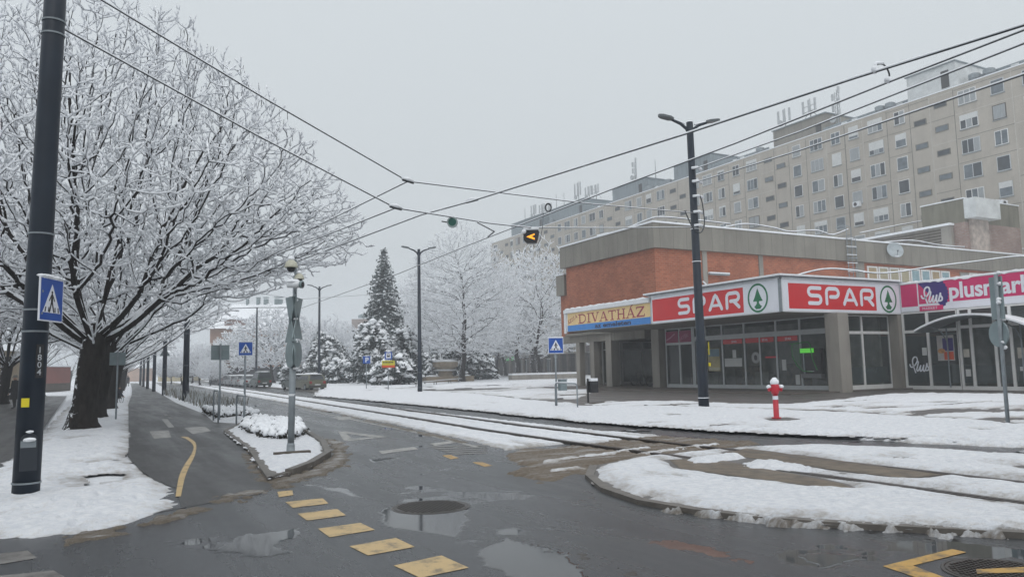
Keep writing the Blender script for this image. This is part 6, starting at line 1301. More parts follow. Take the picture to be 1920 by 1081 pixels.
def yew(name, label, loc, W, D, H, seed, dens=1., lay=.6):
    """broad spreading evergreen: fronds arching outward, loaded with snow"""
    R = np.random.RandomState(seed); t = thing(name, label, 'shrub', loc, 'snow-covered evergreens'); cs = []; ls = []; lr = []; dr = []
    nf = int(52*dens*max(1., W*H/16))
    for k in range(nf):
        a = k*2.39996+R.normal(0, .25); u = R.rand()**.75; zt = H*(.16+.84*u)*R.uniform(.8, 1.); ro = math.sqrt(max(0, 1-(zt/H*.90)**2))*R.uniform(.7, 1.15); m = 11; big_ = R.uniform(.7, 1.35)
        for j in range(m):
            f = .30+.70*(j+.5)/m; arch = zt*(.60+.40*math.sin(math.pi*(.10+.62*f))/.9)-(.9*max(0, f-.55)**1.6*(.6+zt*.35))
            p = np.array([math.cos(a)*W*ro*f, math.sin(a)*D*ro*f, max(.15, arch)]); cs.append(p+R.normal(0, .1, 3)-np.array([0, 0, .12]))
            if f > .40 and R.rand() < .92: ls.append(p+np.array([0, 0, .10])+R.normal(0, .05, 3)); s_ = R.uniform(.20, .36)*big_*(1.1-.35*f); lr.append((s_*1.5, s_*1.5, s_*.50)); dr.append(.55)
    for k in range(int(nf*1.2)): a = R.rand()*6.28; q = R.rand()**.5; cs.append(np.array([math.cos(a)*W*.85*q, math.sin(a)*D*.85*q, R.uniform(.1, H*.45)]))
    cs = np.array(cs); V, Q = rnd_quads(cs, 8, .24, R); M = (R.rand(len(Q)) < .2).astype(int)
    V2, Q2 = lumps(np.array(ls), np.array(lr), R, np.array(dr))
    b = MB(); b.tube([(0, 0, 0), (.1, 0, H*.35), (0, .1, H*.7)], [.2, .12, .04], 7, TWIG); b.build('trunk', t, world=False)
    fast_tri('crown', np.concatenate([V, V2]), np.concatenate([Q, Q2+len(V)]), np.concatenate([M, np.full(len(Q2), 2)]), [NEED, NEED2, SNOW], t); return t
def eg(fn, px, pb, py, wpx, label, seed, d=None, z=.05, **k):
    g = G(px, pb) if d is None else PD(px, pb, d); dd = (g-CAM)@FW; H = PD(px, py, dd)[2]-g[2]; W = wpx/2/F*dd
    if fn is spruce: return spruce('spruce_tree', label, (g[0], g[1], 0), H, W, seed, **k)
    return yew('evergreen_shrub', label, (g[0], g[1], z), W, W*.9, H, seed, **k)
eg(spruce, 720, 718, 463, 104, 'tall narrow spruce dusted with snow rising above the snowy shrubs', 3, snowk=1.)
eg(yew, 700, 722, 600, 96, 'large snow-laden spreading evergreen at the foot of the spruce behind the parking sign', 4, dens=1.1)
eg(yew, 758, 719, 612, 84, 'snow-laden spreading evergreen between the bus stop sign and the lamp pole', 5)
eg(yew, 738, 723, 668, 110, 'low dark evergreen with drooping snow behind the yellow board', 6, dens=.8)
eg(yew, 872, 714, 634, 120, 'snow-laden spreading evergreen behind the bare linden trunk', 7); eg(yew, 818, 713.5, 648, 84, 'low snow-laden evergreen behind the stone fountain', 8)
eg(yew, 905, 712, 668, 46, 'small drooping snow-laden evergreen right of the linden', 9)
eg(yew, 612, 719, 626, 92, 'tall snow-laden evergreen above the parked estate car', 10, dens=1.2); eg(yew, 640, 720, 670, 60, 'low snow-laden evergreen right of the parked estate car', 11)
eg(yew, 545, 721, 672, 50, 'snow-laden evergreen between the van and the estate car', 12)

# ---- low plants
def snow_plants(name, pts, hgt, rad, seed, tuft=0., n=1):
    R = np.random.RandomState(seed); ls = []; lr = []; cs = []
    for x, y, z in pts:
        ls.append((x, y, z+hgt*R.uniform(.55, 1.1))); s_ = rad*R.uniform(.5, 1.1); lr.append((s_*1.1, s_*1.1, s_*.75)); cs.append((x, y, z+hgt*.35))
    V, Q = rnd_quads(np.array(cs), 12, hgt*.33, R); V2, Q2 = lumps(np.array(ls), np.array(lr), R, np.full(len(ls), .3))
    o = fast_tri(name, np.concatenate([V, V2]), np.concatenate([Q, Q2+len(V)]), np.concatenate([np.zeros(len(Q), int), np.ones(len(Q2), int)]), [mat('dark_stems', (.035, .034, .028), .8, 0, .3), SNOW], None); tag(o, kind='stuff'); return o
R_ = np.random.RandomState(5); pts = []
poly = g2([(452, 800), (478, 790), (560, 797), (570, 812), (555, 826), (510, 824), (475, 815)], .10); pa_ = np.array(poly)
while len(pts) < 420:
    x, y = R_.uniform(pa_[:, 0].min(), pa_[:, 0].max()), R_.uniform(pa_[:, 1].min(), pa_[:, 1].max())
    if sdf(np.array([x]), np.array([y]), poly)[0] > 0: pts.append((x, y, .10))
o = snow_plants('snowy_shrubs', pts, .20, .115, 3); tag(o, 'low cushion of snow-covered shrubs on the traffic island', 'shrubs')
pts = []
while len(pts) < 480:
    y = R_.uniform(29.2, 36); x = R_.uniform(3.85+(y-29)*.04, 5.2+(y-29)*.04); pts.append((x, y, .06))
o = snow_plants('snowy_shrubs', pts, .22, .11, 8); tag(o, 'low snow-covered shrubs at the near end of the planting strip', 'shrubs')
# frosted grasses in the planting strip
b = MB(); GRS = mat('dry_grass', (.16, .15, .12), .8, 0, .3); FRO = mat('frosted_grass', (.42, .44, .45), .8, 0, .2)
for k in range(900):
    y = 34+40*R_.rand()**1.4; x = 4.2+(y-34)*.022+R_.rand()*1.5; h = R_.uniform(.3, .75); a = R_.rand()*6.28; q = R_.uniform(.1, .4)*h; w_ = .008+.0003*y
    p0 = np.array([x, y, .05]); p2 = p0+np.array([math.cos(a)*q, math.sin(a)*q, h]); p1 = (p0+p2)/2+np.array([0, 0, .08*h]); n = np.array([.88, -.47, 0])*w_
    b.add([p0-n, p0+n, p1+n, p1-n, p2], [(0, 1, 2, 3), (3, 2, 4)], FRO if R_.rand() < .6 else GRS)
o = tag(b.build('frosted_grass'), kind='stuff'); tag(o, 'frosted ornamental grasses in the planting strip', 'grass')
# hedge fringe at the left
pts = [(*(G(px, pb)[:2]), .0) for px in np.arange(-40, 60, 2.) for pb in (748, 745)]
o = snow_plants('snowy_hedge', pts, .7, .22, 14); tag(o, 'low snowy hedge behind the man at the left edge', 'hedge')
# ============================================================ CARS
CGLASS = mat('car_glass', (.03, .036, .042), .08, 0, .2, 1); TYRE = RUBBER; LAMP = mat('tail_lamp', (.25, .01, .012), .25); HEAD = mat('head_lamp', (.5, .52, .54), .15)
def car(label, loc, rz, paint, kind='estate', snow=.5, scale=1.):
    """body along +Y (nose), base at the ground"""
    t = thing('parked_car', label, 'car' if kind != 'van' else 'van', loc, 'cars parked along the right side of the street', rz); t.scale = (scale,)*3
    L_, W, Hb, Hr = {'estate': (4.4, .86, .92, 1.45), 'hatch': (3.9, .82, .90, 1.44), 'van': (4.1, .86, 1.02, 1.82), 'saloon': (4.3, .85, .92, 1.42)}[kind]
    h = L_/2
    low = [(-h, .38), (-h+.02, .62), (-h+.08, Hb-.02), (h*.35, Hb), (h*.9, Hb-.17), (h-.03, .62), (h, .38), (h-.06, .24), (-h+.06, .24)]
    top = {'estate': [(-h+.10, Hb), (-h+.42, Hr-.04), (-h+.7, Hr), (.15, Hr), (h*.46, Hb)], 'hatch': [(-h+.08, Hb), (-h+.5, Hr-.05), (-h+.8, Hr), (.15, Hr), (h*.5, Hb)],
           'van': [(-h+.06, Hb), (-h+.12, Hr-.08), (-h+.3, Hr), (.25, Hr), (h*.62, Hb)], 'saloon': [(-h+.6, Hb), (-h+1.15, Hr-.03), (-h+1.5, Hr), (.1, Hr), (h*.5, Hb)]}[kind]
    b = MB()
    def loft(pr, w0, w1, zlo, zhi, m):
        n = len(pr); wf = lambda z: w0+(w1-w0)*np.clip((z-zlo)/(zhi-zlo+1e-6), 0, 1)
        vs = [(-wf(z), y, z) for y, z in pr]+[(wf(z), y, z) for y, z in pr]
        a = sum(pr[i][0]*pr[(i+1) % n][1]-pr[(i+1) % n][0]*pr[i][1] for i in range(n)); f = [tuple(range(n)), tuple(range(n, 2*n))[::-1]]+[(i, n+i, n+(i+1) % n, (i+1) % n) for i in range(n)]
        if a < 0: f = [q[::-1] for q in f]
        b.add(vs, f, m)
    loft(low, W, W-.05, .6, Hb, paint); loft(top, W-.06, W-.22, Hb, Hr, paint); o = b.build('body', t, world=False)
    bv = o.modifiers.new('bevel', 'BEVEL'); bv.width = .035; bv.segments = 2; bv.limit_method = 'ANGLE'
    # windows
    def side(s_):
        wf = lambda z: (W-.06+(-.16)*(z-Hb)/(Hr-Hb))+.006
        y0, y1 = top[0][0]+.32, top[-1][0]-.12; zt = Hr-.12; k = [(y0, Hb+.05), (top[1][0]+.16, zt), (.16, zt), (y1-.12, Hb+.05)]
        g = MB(); cut = (k[0][0]+k[3][0])/2-.1
        for p in ([k[0], k[1], (cut-.05, zt), (cut-.05, Hb+.05)], [(cut+.05, Hb+.05), (cut+.05, zt), k[2], k[3]]): g.add([(s_*wf(z), y, z) for y, z in p], [(0, 1, 2, 3) if s_ < 0 else (3, 2, 1, 0)], CGLASS)
        g.build('side_window', t, world=False)
    side(-1); side(1)
    def across(a, c, nm, m, k0=.12, k1=.88, ins=.12):
        (y0, z0), (y1, z1) = a, c; P = lambda f: (y0+(y1-y0)*f, z0+(z1-z0)*f); pa, pc = P(k0), P(k1); wf = lambda z: W-.06-.16*(z-Hb)/(Hr-Hb)-ins
        n = np.array([0, -(z1-z0), (y1-y0)]); n /= np.linalg.norm(n); n = n if (n[1] < 0) == (y0 < 0) else -n; n *= .006
        g = MB(); g.add([(-wf(pa[1])+n[0], pa[0]+n[1], pa[1]+n[2]), (wf(pa[1]), pa[0]+n[1], pa[1]+n[2]), (wf(pc[1]), pc[0]+n[1], pc[1]+n[2]), (-wf(pc[1]), pc[0]+n[1], pc[1]+n[2])], [(0, 1, 2, 3)], m); g.build(nm, t, world=False)
    across(top[0], top[1], 'rear_window', CGLASS); across(top[-1], top[-2], 'windscreen', SNOW if snow > .6 else CGLASS)
    for s_ in (-1, 1):
        for y in (-h*.60, h*.62):
            g = MB(); g.lathe([(.30, -.09), (.315, -.06), (.315, .06), (.30, .09)], (s_*(W-.085), y, .315), 18, TYRE, 0); wh = g.build('wheel', t, world=False)
            g = MB(); g.lathe([(.19, -.1), (.19, .1)], (s_*(W-.083), y, .315), 12, GALV, 0); g.build('rim', wh, world=False)
        g = MB(); g.box(s_*(W-.22)-.11, s_*(W-.22)+.11, -h-.012, -h+.1, .62 if kind != 'van' else .6, .84, LAMP); g.build('tail_light', t, world=False)
        g = MB(); g.box(s_*(W-.24)-.15, s_*(W-.24)+.15, h-.14, h+.004, .56, .70, HEAD); g.build('headlight', t, world=False)
        g = MB(); g.blob((s_*(W+.06), h*.36, Hb+.06), (.10, .06, .075), paint); g.build('side_mirror', t, world=False)
    g = MB(); g.box(-.26, .26, -h-.02, -h-.001, .48, .585, PAPER); g.build('number_plate', t, world=False)
    g = MB(); g.box(-W+.04, W-.04, -h-.03, -h+.1, .36, .47, mat('bumper', (.03, .03, .032), .5)); g.build('bumper', t, world=False)
    if snow > 0:
        g = MB(); n = 7; ys = np.linspace(top[1][0]+.05, .2, n)
        for y in ys: g.blob((0, y, Hr+.02), (W-.26, (ys[1]-ys[0])*.85, .05+.06*snow), SNOW, 10, 5, .06)
        if snow > .4:
            for y in np.linspace(h*.55, h*.85, 4): g.blob((0, y, Hb-.05-.22*(y/h-.5)), (W-.1, .28, .06+.05*snow), SNOW, 10, 5, .06)
        if snow > .6:
            for f in (.2, .5, .8): y = top[-1][0]+(top[-2][0]-top[-1][0])*f; g.blob((0, y+.04, Hb+(Hr-Hb)*f+.02), (W-.2, .26, .16), SNOW, 10, 5, .06)
        g.build('snow_cover', t, smooth=True, world=False)
    return t
CP = lambda n, c: mat(n, c, .3, .3, .06, 2)
OLIVE, DKG, WHT, SIL, RDK = CP('paint_olive', (.13, .13, .09)), CP('paint_dark_green', (.035, .055, .045)), CP('paint_white', (.45, .47, .48)), CP('paint_silver', (.22, .23, .24)), CP('paint_red', (.12, .03, .035))
def atc(px, pb): g = G(px, pb, .03); return (g[0], g[1], .02)
car('olive grey estate car parked rear end toward the street, nearest of the parked cars', atc(579, 731), .12, OLIVE, 'estate', .15)
car('dark saloon parked right behind the olive estate car, mostly hidden by the camera mast', (14.9+2.2, 76, .02), .10, DKG, 'hatch', .45)
car('dark green van with upright tail parked behind the thin sign posts', (17.3, 95.5, .02), .06, DKG, 'van', .2)
car('snow-covered white car parked next to the dark green van', (16.9, 101.5, .02), .05, WHT, 'saloon', 1.); car('snow-covered pale hatchback second behind the dark green van', (17.0, 108.5, .02), .05, SIL, 'hatch', 1.)
car('grey saloon with a snowy roof third behind the dark green van', (17.3, 116, .02), .05, SIL, 'saloon', .8); car('silver hatchback with a snowy roof fourth behind the dark green van', (17.8, 123, .02), .05, SIL, 'hatch', .8)
car('dark red hatchback at the far end of the row of parked cars', (18.1, 130, .02), .05, RDK, 'hatch', .5)
car('snowy car parked deeper in the bay right of the dark green van', (25.5, 106, .06), .9, SIL, 'hatch', .9)
car('white van far down the street near the bend', (17.8, 182, .02), .05, WHT, 'van', .9)
# ============================================================ FURNITURE OF THE PARK
WOOD = mat('bench_wood', (.07, .055, .045), .7, 0, .25, 6, streak=(1, 8, 1))
def bench(p0, p1, label, nleg=4, z0=Z1-.02):
    p0, p1 = np.array(p0, float), np.array(p1, float); c = (p0+p1)/2; u = (p1-p0)/np.linalg.norm(p1-p0); n = np.array([-u[1], u[0], 0]); L_ = np.linalg.norm(p1-p0); t = thing('park_bench', label, 'bench', (c[0], c[1], z0), 'long park benches')
    fr = lambda x, y, z: np.array([0, 0, z])+u*x+n*y
    def bx(nm, x0, x1, y0, y1, z_0, z_1, m):
        b = MB(); b.add([fr(x, y, z) for z in (z_0, z_1) for x, y in ((x0, y0), (x1, y0), (x1, y1), (x0, y1))], [(3, 2, 1, 0), (4, 5, 6, 7), (0, 1, 5, 4), (1, 2, 6, 5), (2, 3, 7, 6), (3, 0, 4, 7)], m); return b.build(nm, t, world=False)
    bx('seat', -L_/2, L_/2, -.2, .2, .41, .46, WOOD); bx('snow_cover', -L_/2+.03, L_/2-.03, -.18, .18, .461, .50, SNOW)
    for i in range(nleg):
        x = -L_/2+.12+(L_-.24)*i/(nleg-1); b = MB(); b.tube([fr(x-.06, -.15, 0), fr(x, -.1, .41)], .035, 5, BLACK); b.tube([fr(x+.06, .15, 0), fr(x, .1, .41)], .035, 5, BLACK); b.build('leg', t, world=False)
gz = lambda px, pb: G(px, pb, Z1-.02)
bench(gz(782, 726), gz(866, 716), 'long low park bench just left of the linden trunk', 4); bench(gz(880, 711), gz(960, 709.5), 'long low park bench at the back of the park, left half', 4); bench(gz(968, 709.8), gz(1018, 709), 'long low park bench at the back of the park, right half', 4)
g = G(838, 716, Z1); t = thing('stone_fountain', 'weathered stone fountain with a bowl and snow on its rim, behind the long bench', 'fountain', (g[0], g[1], Z1-.02)); ST = mat('fountain_stone', (.27, .22, .16), .85, 0, .25, 2); k = 1.0
b = MB(); b.box(-3.2*k, 3.2*k, -1.3, 1.3, 0, .75, ST); b.build('basin', t, world=False); b = MB(); b.lathe([(1.0, .75), (.85, 1.3), (1.0, 1.5), (1.05, 1.7)], (-.2, 0, 0), 14, ST); b.build('pedestal', t, world=False); b = MB(); b.lathe([(1.1, 1.7), (1.6, 2.0), (1.65, 2.55), (1.2, 2.6)], (-.2, 0, 0), 16, ST); b.build('bowl', t, world=False)
b = MB(); b.blob((-.2, 0, 2.62), (1.55, 1.5, .28), SNOW, 12, 5); b.blob((-.2, 0, 1.55), (1.5, 1.4, .16), SNOW, 12, 4); b.blob((-2.2, -.2, .78), (1.1, 1.1, .2), SNOW, 10, 4); b.blob((2.2, -.2, .78), (1.0, 1.1, .2), SNOW, 10, 4); b.build('snow_cap', t, smooth=True, world=False)
g = G(1030, 710.5, Z1); t = thing('planter_wall', 'low snow-topped planter wall around the trunk behind the crossing sign', 'planter', (g[0], g[1], 0)); b = MB(); b.box(-6, 5, -.5, .5, 0, .75, COLUMN); b.build('wall', t, world=False); b = MB(); b.box(-6, 5, -.52, .52, .751, .98, SNOW); b.build('snow_cap', t, world=False)
# bicycles
def bike(label, loc, rz, tilt=0.):
    t = thing('bicycle', label, 'bicycle', loc, 'parked bicycles', rz); fm = mat('bike_frame', (.05, .052, .056), .35, .3)
    for x in (-.53, .53):
        b = MB(); b.tube([(x+.34*math.cos(a), 0, .35+.34*math.sin(a)) for a in np.linspace(0, 2*math.pi, 25)], .022, 6, RUBBER)
        o = b.build('wheel', t, world=False); b = MB(); b.tube([(x+.318*math.cos(a), 0, .35+.318*math.sin(a)) for a in np.linspace(0, 2*math.pi, 25)], .011, 4, GALV)
        for a in np.linspace(0, math.pi, 9)[:-1]: b.tube([(x-.31*math.cos(a), 0, .35-.31*math.sin(a)), (x+.31*math.cos(a), 0, .35+.31*math.sin(a))], .003, 3, GALV)
        b.build('rim', o, world=False)
    b = MB()
    for p, q in (((-.53, .35), (-.08, .33)), ((-.53, .35), (-.2, .78)), ((-.08, .33), (-.22, .88)), ((-.08, .33), (.36, .78)), ((-.2, .74), (.36, .80)), ((.53, .35), (.34, .92))): b.tube([(p[0], 0, p[1]), (q[0], 0, q[1])], .019, 6, fm)
    b.build('frame', t, world=False)
    b = MB(); b.tube([(.34, 0, .92), (.33, 0, 1.02)], .016, 5, fm); b.tube([(.22, -.3, 1.02), (.33, -.1, 1.03), (.33, .1, 1.03), (.22, .3, 1.02)], .014, 5, BLACK); b.build('handlebar', t, world=False); b = MB(); b.blob((-.24, 0, .93), (.14, .07, .035), BLACK); b.build('saddle', t, world=False); b = MB(); b.box(-.80, -.3, -.07, .07, .745, .76, fm); b.tube([(-.53, .06, .35), (-.7, .06, .745)], .008, 4, fm); b.build('rack', t, world=False); b = MB(); b.lathe([(.09, -.015), (.09, .015)], (-.08, .04, .33), 12, GALV, 1); b.build('crank', t, world=False)
    return t
gb = PX(1197, 712, 36.4); bk_ = bike('dark bicycle parked under the overhang, its front wheel toward the shop', (36.4, gb[1], ZT), .25)
gb2 = PX(1236, 712, 35.6); dup(bk_, (35.7, gb2[1]+.6, ZT), .1, 'second dark bicycle under the overhang, partly behind the concrete column')
gb3 = G(1013, 709, Z1); dup(bk_, (gb3[0], gb3[1], Z1-.02), .3, 'snowy bicycle leaning by the planter wall at the back of the park', 1.25)
# ============================================================ PEOPLE
SKIN = mat('skin', (.42, .25, .18), .6); COAT = mat('dark_coat', (.016, .016, .019), .8, 0, .2, 6); TROU = mat('dark_trousers', (.02, .02, .024), .8); HAT = mat('grey_hat', (.19, .18, .16), .8); SHOE = mat('shoe', (.012, .012, .012), .5); DKBLUE = mat('dark_blue_jacket', (.014, .018, .035), .8)
def person(label, loc, rz, joints, head, cloth, legs, hat=None, s=1., coat=True, parent_cat='person'):
    """one continuous skinned body from a skeleton; clothes as shells of their own"""
    t = thing('person', label, 'person', loc, None, rz); t.scale = (s,)*3
    J = joints; names = list(J); idx = {n: i for i, n in enumerate(names)}
    E_ = [('pelvis', 'waist'), ('waist', 'chest'), ('chest', 'neck'), ('neck', 'head'), ('head', 'crown')]
    for q in 'lr': E_ += [('chest', 'sh_'+q), ('sh_'+q, 'el_'+q), ('el_'+q, 'wr_'+q), ('wr_'+q, 'ha_'+q), ('pelvis', 'hip_'+q), ('hip_'+q, 'kn_'+q), ('kn_'+q, 'an_'+q), ('an_'+q, 'toe_'+q)]
    RAD = dict(pelvis=.15, waist=.14, chest=.165, neck=.062, head=.095, crown=.085); RAD.update({a+q: r for q in 'lr' for a, r in (('sh_', .075), ('el_', .055), ('wr_', .040), ('ha_', .042), ('hip_', .098), ('kn_', .068), ('an_', .048), ('toe_', .042))})
    me = bpy.data.meshes.new('body'); me.from_pydata([J[n] for n in names], [(idx[a], idx[c]) for a, c in E_], []); o = bpy.data.objects.new('body', me); COL.objects.link(o); o.parent = t
    md = o.modifiers.new('skin', 'SKIN'); sk = me.skin_vertices[0].data
    for n in names: sk[idx[n]].radius = (RAD[n]*(1.12 if n in ('chest', 'waist', 'pelvis') else 1), RAD[n]*(.85 if n in ('chest', 'waist') else 1)); sk[idx[n]].use_root = (n == 'pelvis')
    ss = o.modifiers.new('sub', 'SUBSURF'); ss.levels = 2; ss.render_levels = 2
    dg = bpy.context.evaluated_depsgraph_get(); m2 = bpy.data.meshes.new_from_object(o.evaluated_get(dg)); o.modifiers.clear(); o.data = m2
    for m in (cloth, legs, SKIN, SHOE): m2.materials.append(m)
    P = {n: np.array(J[n]) for n in names}
    for f in m2.polygons:
        c = np.array(f.center); d = {n: np.linalg.norm(c-P[n]) for n in names}; n = min(d, key=d.get)
        f.material_index = 2 if n in ('head', 'crown') or n[:3] == 'ha_' else (3 if n[:3] in ('toe', 'an_') and c[2] < .12 else (1 if n[:3] in ('kn_', 'an_', 'hip') else 0)); f.use_smooth = True
    h = P['head']; fd_ = np.array(head); b = MB(); b.blob(h+fd_*.105+np.array([0, 0, -.01]), (.018, .022, .028), SKIN)
    for q in (-1, 1): e = np.cross(fd_, (0, 0, 1.)); b.blob(h+fd_*.085+e*.033*q+np.array([0, 0, .03]), (.012, .012, .009), BLACK); b.blob(h+e*.095*q, (.015, .02, .032), SKIN)
    b.blob(h+fd_*.09-np.array([0, 0, .05]), (.02, .02, .008), mat('lips', (.3, .12, .1), .5)); b.build('face', t, smooth=True, world=False)
    b = MB()
    if hat == 'brim': b.lathe([(.165, .075), (.165, .09), (.105, .10), (.10, .19), (.06, .21), (.0, .205)], P['head'], 18, HAT)
    else: b.blob(P['head']+np.array([0, 0, .055])-fd_*.02, (.108, .108, .085), hat if hat is not None and hat != 'brim' else BLACK, 10, 6, .03)
    b.build('hat' if hat == 'brim' else 'hair', t, smooth=True, world=False)
    for q in 'lr':                                          # five bent fingers on each hand
        w_, a = P['ha_'+q], nrm(P['ha_'+q]-P['wr_'+q]); sd_ = nrm(np.cross(a, (0, 1, .1)) if abs(a[1]) < .9 else np.cross(a, (1, 0, 0))); cu = nrm(np.cross(sd_, a)); b = MB()
        for k in range(4): r0 = w_+sd_*(k-1.5)*.019+a*.02; l = (.055, .068, .072, .060)[k]; b.tube([r0, r0+a*l*.5+cu*.004, r0+a*l*.85+cu*.02, r0+a*l+cu*.036], [.009, .009, .008, .006], 6, SKIN)
        r0 = w_+sd_*.036-a*.01; b.tube([r0, r0+sd_*.02+a*.03, r0+sd_*.022+a*.058+cu*.012], [.010, .009, .007], 6, SKIN); b.build('fingers', t, smooth=True, world=False)
    if coat:
        w0, c0 = P['waist'], P['pelvis']; b = MB(); K = [(c0+np.array([0, 0, .58]), .19), (w0+np.array([0, 0, .08]), .185), (c0, .21), (c0-np.array([0, 0, .25]), .23), (c0-np.array([0, 0, .42]), .25)]
        vs = []; fs_ = []
        for c, r in K:
            for k in range(16): a = 2*math.pi*k/16; vs.append((c[0]+r*1.15*math.cos(a), c[1]+r*.85*math.sin(a), c[2]+.008*math.sin(5*a)))
        for i in range(4):
            for k in range(16): fs_.append((i*16+k, (i+1)*16+k, (i+1)*16+(k+1) % 16, i*16+(k+1) % 16))
        b.add(vs, fs_, cloth); b.build('coat', t, smooth=True, world=False)
    return t
def stand(stride=.0, arm=.08):
    J = dict(pelvis=(0, 0, .94), waist=(0, 0, 1.12), chest=(0, .01, 1.34), neck=(0, .01, 1.50), head=(0, .03, 1.62), crown=(0, .02, 1.70))
    for q, s_ in (('l', -1), ('r', 1)):
        k = stride*s_; J.update({'sh_'+q: (s_*.19, 0, 1.42), 'el_'+q: (s_*.235, -k*.5-.02, 1.14), 'wr_'+q: (s_*.235, -k*.9+arm, .90), 'ha_'+q: (s_*.23, -k+arm+.02, .82), 'hip_'+q: (s_*.10, 0, .90), 'kn_'+q: (s_*.105, k*.6+.03, .50), 'an_'+q: (s_*.105, k, .09), 'toe_'+q: (s_*.115, k+.17, .045)})
    return J
g = G(27, 766); person('man in a long dark coat and pale brimmed hat standing behind the near pole', (g[0], g[1], 0), .9, stand(.08), (0, 1, 0), COAT, TROU, 'brim', 1.0)
g = G(240, 722.5); fp_ = person('dark figure walking far down the cycle path', (4.6, 140, 0), 3.0, stand(.25), (0, 1, 0), COAT, TROU, None, 1.02)
c_ = dict(pelvis=(0, 0, .34), waist=(0, .10, .50), chest=(0, .24, .66), neck=(0, .34, .78), head=(0, .40, .87), crown=(0, .40, .95))
for q, s_ in (('l', -1), ('r', 1)): c_.update({'sh_'+q: (s_*.18, .27, .72), 'el_'+q: (s_*.22, .45, .55), 'wr_'+q: (s_*.14, .58, .42), 'ha_'+q: (s_*.11, .64, .37), 'hip_'+q: (s_*.11, 0, .33), 'kn_'+q: (s_*.15, .36, .44), 'an_'+q: (s_*.13, .10, .09), 'toe_'+q: (s_*.14, .27, .045)})
g = G(208, 757); person('figure in a dark blue jacket crouching behind the trunks beside the thin grey post', (g[0], g[1], 0.03), -1.2, c_, (0, 1, 0), DKBLUE, TROU, None, 1.05, False)
g = G(213, 757); bk2 = dup(bk_, (g[0]+.25, g[1]+.15, .03), 1.0, 'small bicycle beside the crouching figure behind the thin grey post', .62)
# ============================================================ BUILDINGS FAR OFF
def house(name, label, fr, w_, dep, h, wall, roofh=0., rows=(), roof=SNOW, z0=0., base=None, cat='building', over=.3):
    """a block with a front at fr (x to the right, z up), real depth behind it"""
    t = thing(name, label, cat, fr(w_/2, 0, -dep/2))
    b = MB(); b.rect(fr, 0, w_, z0, h, -dep, 0, wall); b.build('wall', t)
    b = MB()
    if roofh: b.add([fr(-over, h, over), fr(w_+over, h, over), fr(w_+over, h, -dep-over), fr(-over, h, -dep-over), fr(w_*.12, h+roofh, -dep/2), fr(w_*.88, h+roofh, -dep/2)], [(0, 1, 5, 4), (1, 2, 5), (2, 3, 4, 5), (3, 0, 4), (3, 2, 1, 0)], roof)
    else: b.rect(fr, -.1, w_+.1, h+.001, h+.2, -dep-.1, .1, roof)
    b.build('roof', t)
    if base: b = MB(); b.rect(fr, -.02, w_+.02, 0, base[0], .001, .05, base[1]); b.build('plinth', t)
    for z, h_, xs, ww in rows:
        for x in xs:
            b = MB(); b.rect(fr, x, x+ww, z, z+h_, .002, .06, WFRAME); o = b.build('window', t); b = MB(); b.rect(fr, x+.1, x+ww/2-.04, z+.1, z+h_-.1, .0605, .065, WIN[1]); b.rect(fr, x+ww/2+.04, x+ww-.1, z+.1, z+h_-.1, .0605, .065, WIN[0]); b.build('pane', o)
    return t
TERRA = mat('terracotta_render', (.31, .20, .155), .85, 0, .12, .4); TERRA2 = mat('dusky_render', (.24, .17, .155), .85, 0, .12, .4); SANDW = mat('sand_render', (.34, .28, .20), .85, 0, .12, .4); REDW = mat('red_wall', (.24, .10, .085), .85, 0, .15, .5); DARKSH = mat('dark_shopfront', (.045, .045, .05), .5, 0, .3, .4); PEACH = mat('peach_render', (.40, .27, .20), .85, 0, .1, .5); ROSE = mat('stepped_render', (.33, .28, .26), .85, 0, .1, .5)
cL = PD(392, 715, 150); cR = PD(545, 715, 150); uT = np.array([cR[0]-cL[0], cR[1]-cL[1], 0]); wT = np.linalg.norm(uT); fT = Fr((cL[0], cL[1], 0), uT)
hh = PD(420, 615, 150)[2]
house('terracotta_building', 'terracotta building with snowy pitched roof and dark ground floor beyond the parked cars', fT, wT*1.0, 14, hh, TERRA, 5.4, rows=((hh*.62, 2.4, (4.2, 9.2, 12.2), 2.4), (hh*.36, 2.0, (4.2, 9.2, 12.2), 2.2)), base=(hh*.28, DARKSH), over=.8)
fT2 = Fr(fT(2.8, 0, .0), uT); house('roof_storey', 'dusky attic storey with overhanging snowy eaves on the terracotta building', fT2, 6.4, 6, PD(430, 598, 150)[2], TERRA2, 0, z0=hh*.99, over=.8)
for i, x in enumerate((4.9, 7.1, 8.7, 10.9, 11.7, 14.0)):
    t = thing('chimney', f'grey chimney number {i+1} from the left along the snowy ridge of the terracotta building'.replace('number 1', 'first').replace('number 2', 'second').replace('number 3', 'third').replace('number 4', 'fourth').replace('number 5', 'fifth').replace('number 6', 'sixth'), 'chimney', fT(x, hh+4.6, -7)); b = MB(); q = rng.uniform(.4, .8)*.5; b.rect(Fr(fT(x, 0), uT), -q, q, hh+4.2, hh+6.2+.3*rng.random(), -7.4, -6.6, SIGNBACK); b.build('stack', t); b = MB(); b.rect(Fr(fT(x, 0), uT), -q-.1, q+.1, hh+6.55, hh+6.7, -7.5, -6.5, SIGNBACK); b.build('cap', t)
c0 = PD(640, 712, 190); c1 = PD(700, 712, 190); u_ = np.array([c1[0]-c0[0], c1[1]-c0[1], 0]); wS = np.linalg.norm(u_); fS_ = Fr((c0[0], c0[1], 0), u_); zz = lambda py: PD(665, py, 190)[2]
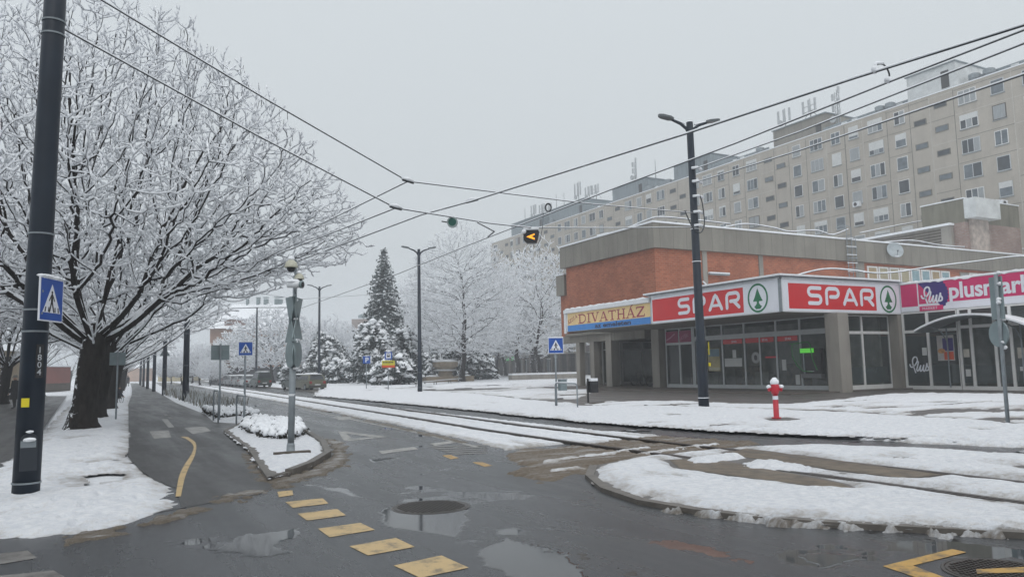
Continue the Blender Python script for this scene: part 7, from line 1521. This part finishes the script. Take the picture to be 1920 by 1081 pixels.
st = house('stepped_building', 'pale stepped building rising behind the bare trees left of the spruce', Fr(fS_(wS*.32, 0), u_), wS*.75, 12, zz(597), ROSE); b = MB(); b.rect(fS_, wS*.15, wS*.319, 0, zz(611), -11, 0, ROSE); b.rect(fS_, 0, wS*.149, 0, zz(621), -10, 0, ROSE); b.build('lower_steps', st); b = MB(); b.lathe([(1.2, 0), (1.2, 1.0), (.5, 1.4)], fS_(wS*.55, zz(597)+.2, -5), 10, SIGNBACK); b.build('roof_tank', st)
c0 = PD(628, 712, 150); c1 = PD(674, 712, 150); u_ = np.array([c1[0]-c0[0], c1[1]-c0[1], 0]); house('low_building', 'low sand coloured building between the snowy evergreens', Fr((c0[0], c0[1], 0), u_), np.linalg.norm(u_), 8, PD(650, 649, 150)[2], SANDW)
c0 = PD(232, 712, 260); c1 = PD(264, 712, 260); u_ = np.array([c1[0]-c0[0], c1[1]-c0[1], 0]); house('peach_house', 'small peach house closing the far end of the cycle path', Fr((c0[0], c0[1], 0), u_), np.linalg.norm(u_), 9, 4.4, PEACH, 3)
c0 = PD(296, 712, 230); c1 = PD(352, 712, 230); u_ = np.array([c1[0]-c0[0], c1[1]-c0[1], 0]); house('yellow_house', 'pale yellow house with a snowy roof at the far bend of the street', Fr((c0[0], c0[1], 0), u_), np.linalg.norm(u_), 10, 5.6, mat('yellow_render', (.42, .36, .22), .85, 0, .1, .5), 4.2, rows=((1.5, 1.6, (1.2, 3.4, 5.6), 1.1),))
c0 = PD(-70, 712, 62); c1 = PD(62, 712, 72); u_ = np.array([c1[0]-c0[0], c1[1]-c0[1], 0]); house('sand_house', 'sand coloured house front with narrow windows behind the man at the left edge', Fr((c0[0], c0[1], 0), u_), np.linalg.norm(u_), 8, 4.1, SANDW, 2.4, rows=((1.2, 1.7, (1.2, 3.4, 5.0), .8),))
c0 = PD(86, 712, 92); c1 = PD(132, 712, 98); u_ = np.array([c1[0]-c0[0], c1[1]-c0[1], 0]); house('red_garden_wall', 'dull red flat wall with a dark base between the near pole and the biggest trunk', Fr((c0[0], c0[1], 0), u_), np.linalg.norm(u_), 5, 3.0, REDW, base=(1.0, BROWN), cat='wall')
t = thing('direction_sign', 'small blue sign on a post at the corner of the terracotta building', 'road sign', PD(394, 716, 130)); c = PD(394, 716, 130); b = MB(); b.tube([(c[0], c[1], 0), (c[0], c[1], PD(394, 695, 130)[2])], .07, 6, GALV); b.build('post', t); z0_, z1_ = PD(394, 697, 130)[2], PD(394, 692, 130)[2]; b = MB(); b.rect(Fr((c[0], c[1]-.1, 0), (RT[0], RT[1], 0)), -.45, .45, z0_, z1_+.2, 0, .05, BLUE); b.build('panel', t)
# ============================================================ HAZE
hb = MB(); hb.box(-420, 420, -120, 640, -1.06, 47, None); me = bpy.data.meshes.new('haze'); me.from_pydata(hb.v, [], hb.f); hz_o = bpy.data.objects.new('haze', me); COL.objects.link(hz_o); tag(hz_o, 'pale winter haze filling the whole street', 'haze', kind='stuff')
hm = bpy.data.materials.new('haze'); hm.use_nodes = True; n_ = hm.node_tree; n_.nodes.clear(); out = n_.nodes.new('ShaderNodeOutputMaterial'); pv = n_.nodes.new('ShaderNodeVolumePrincipled'); pv.inputs['Color'].default_value = (.93, .96, 1., 1); pv.inputs['Density'].default_value = .0016; pv.inputs['Anisotropy'].default_value = .2; n_.links.new(pv.outputs[0], out.inputs['Volume']); me.materials.append(hm)
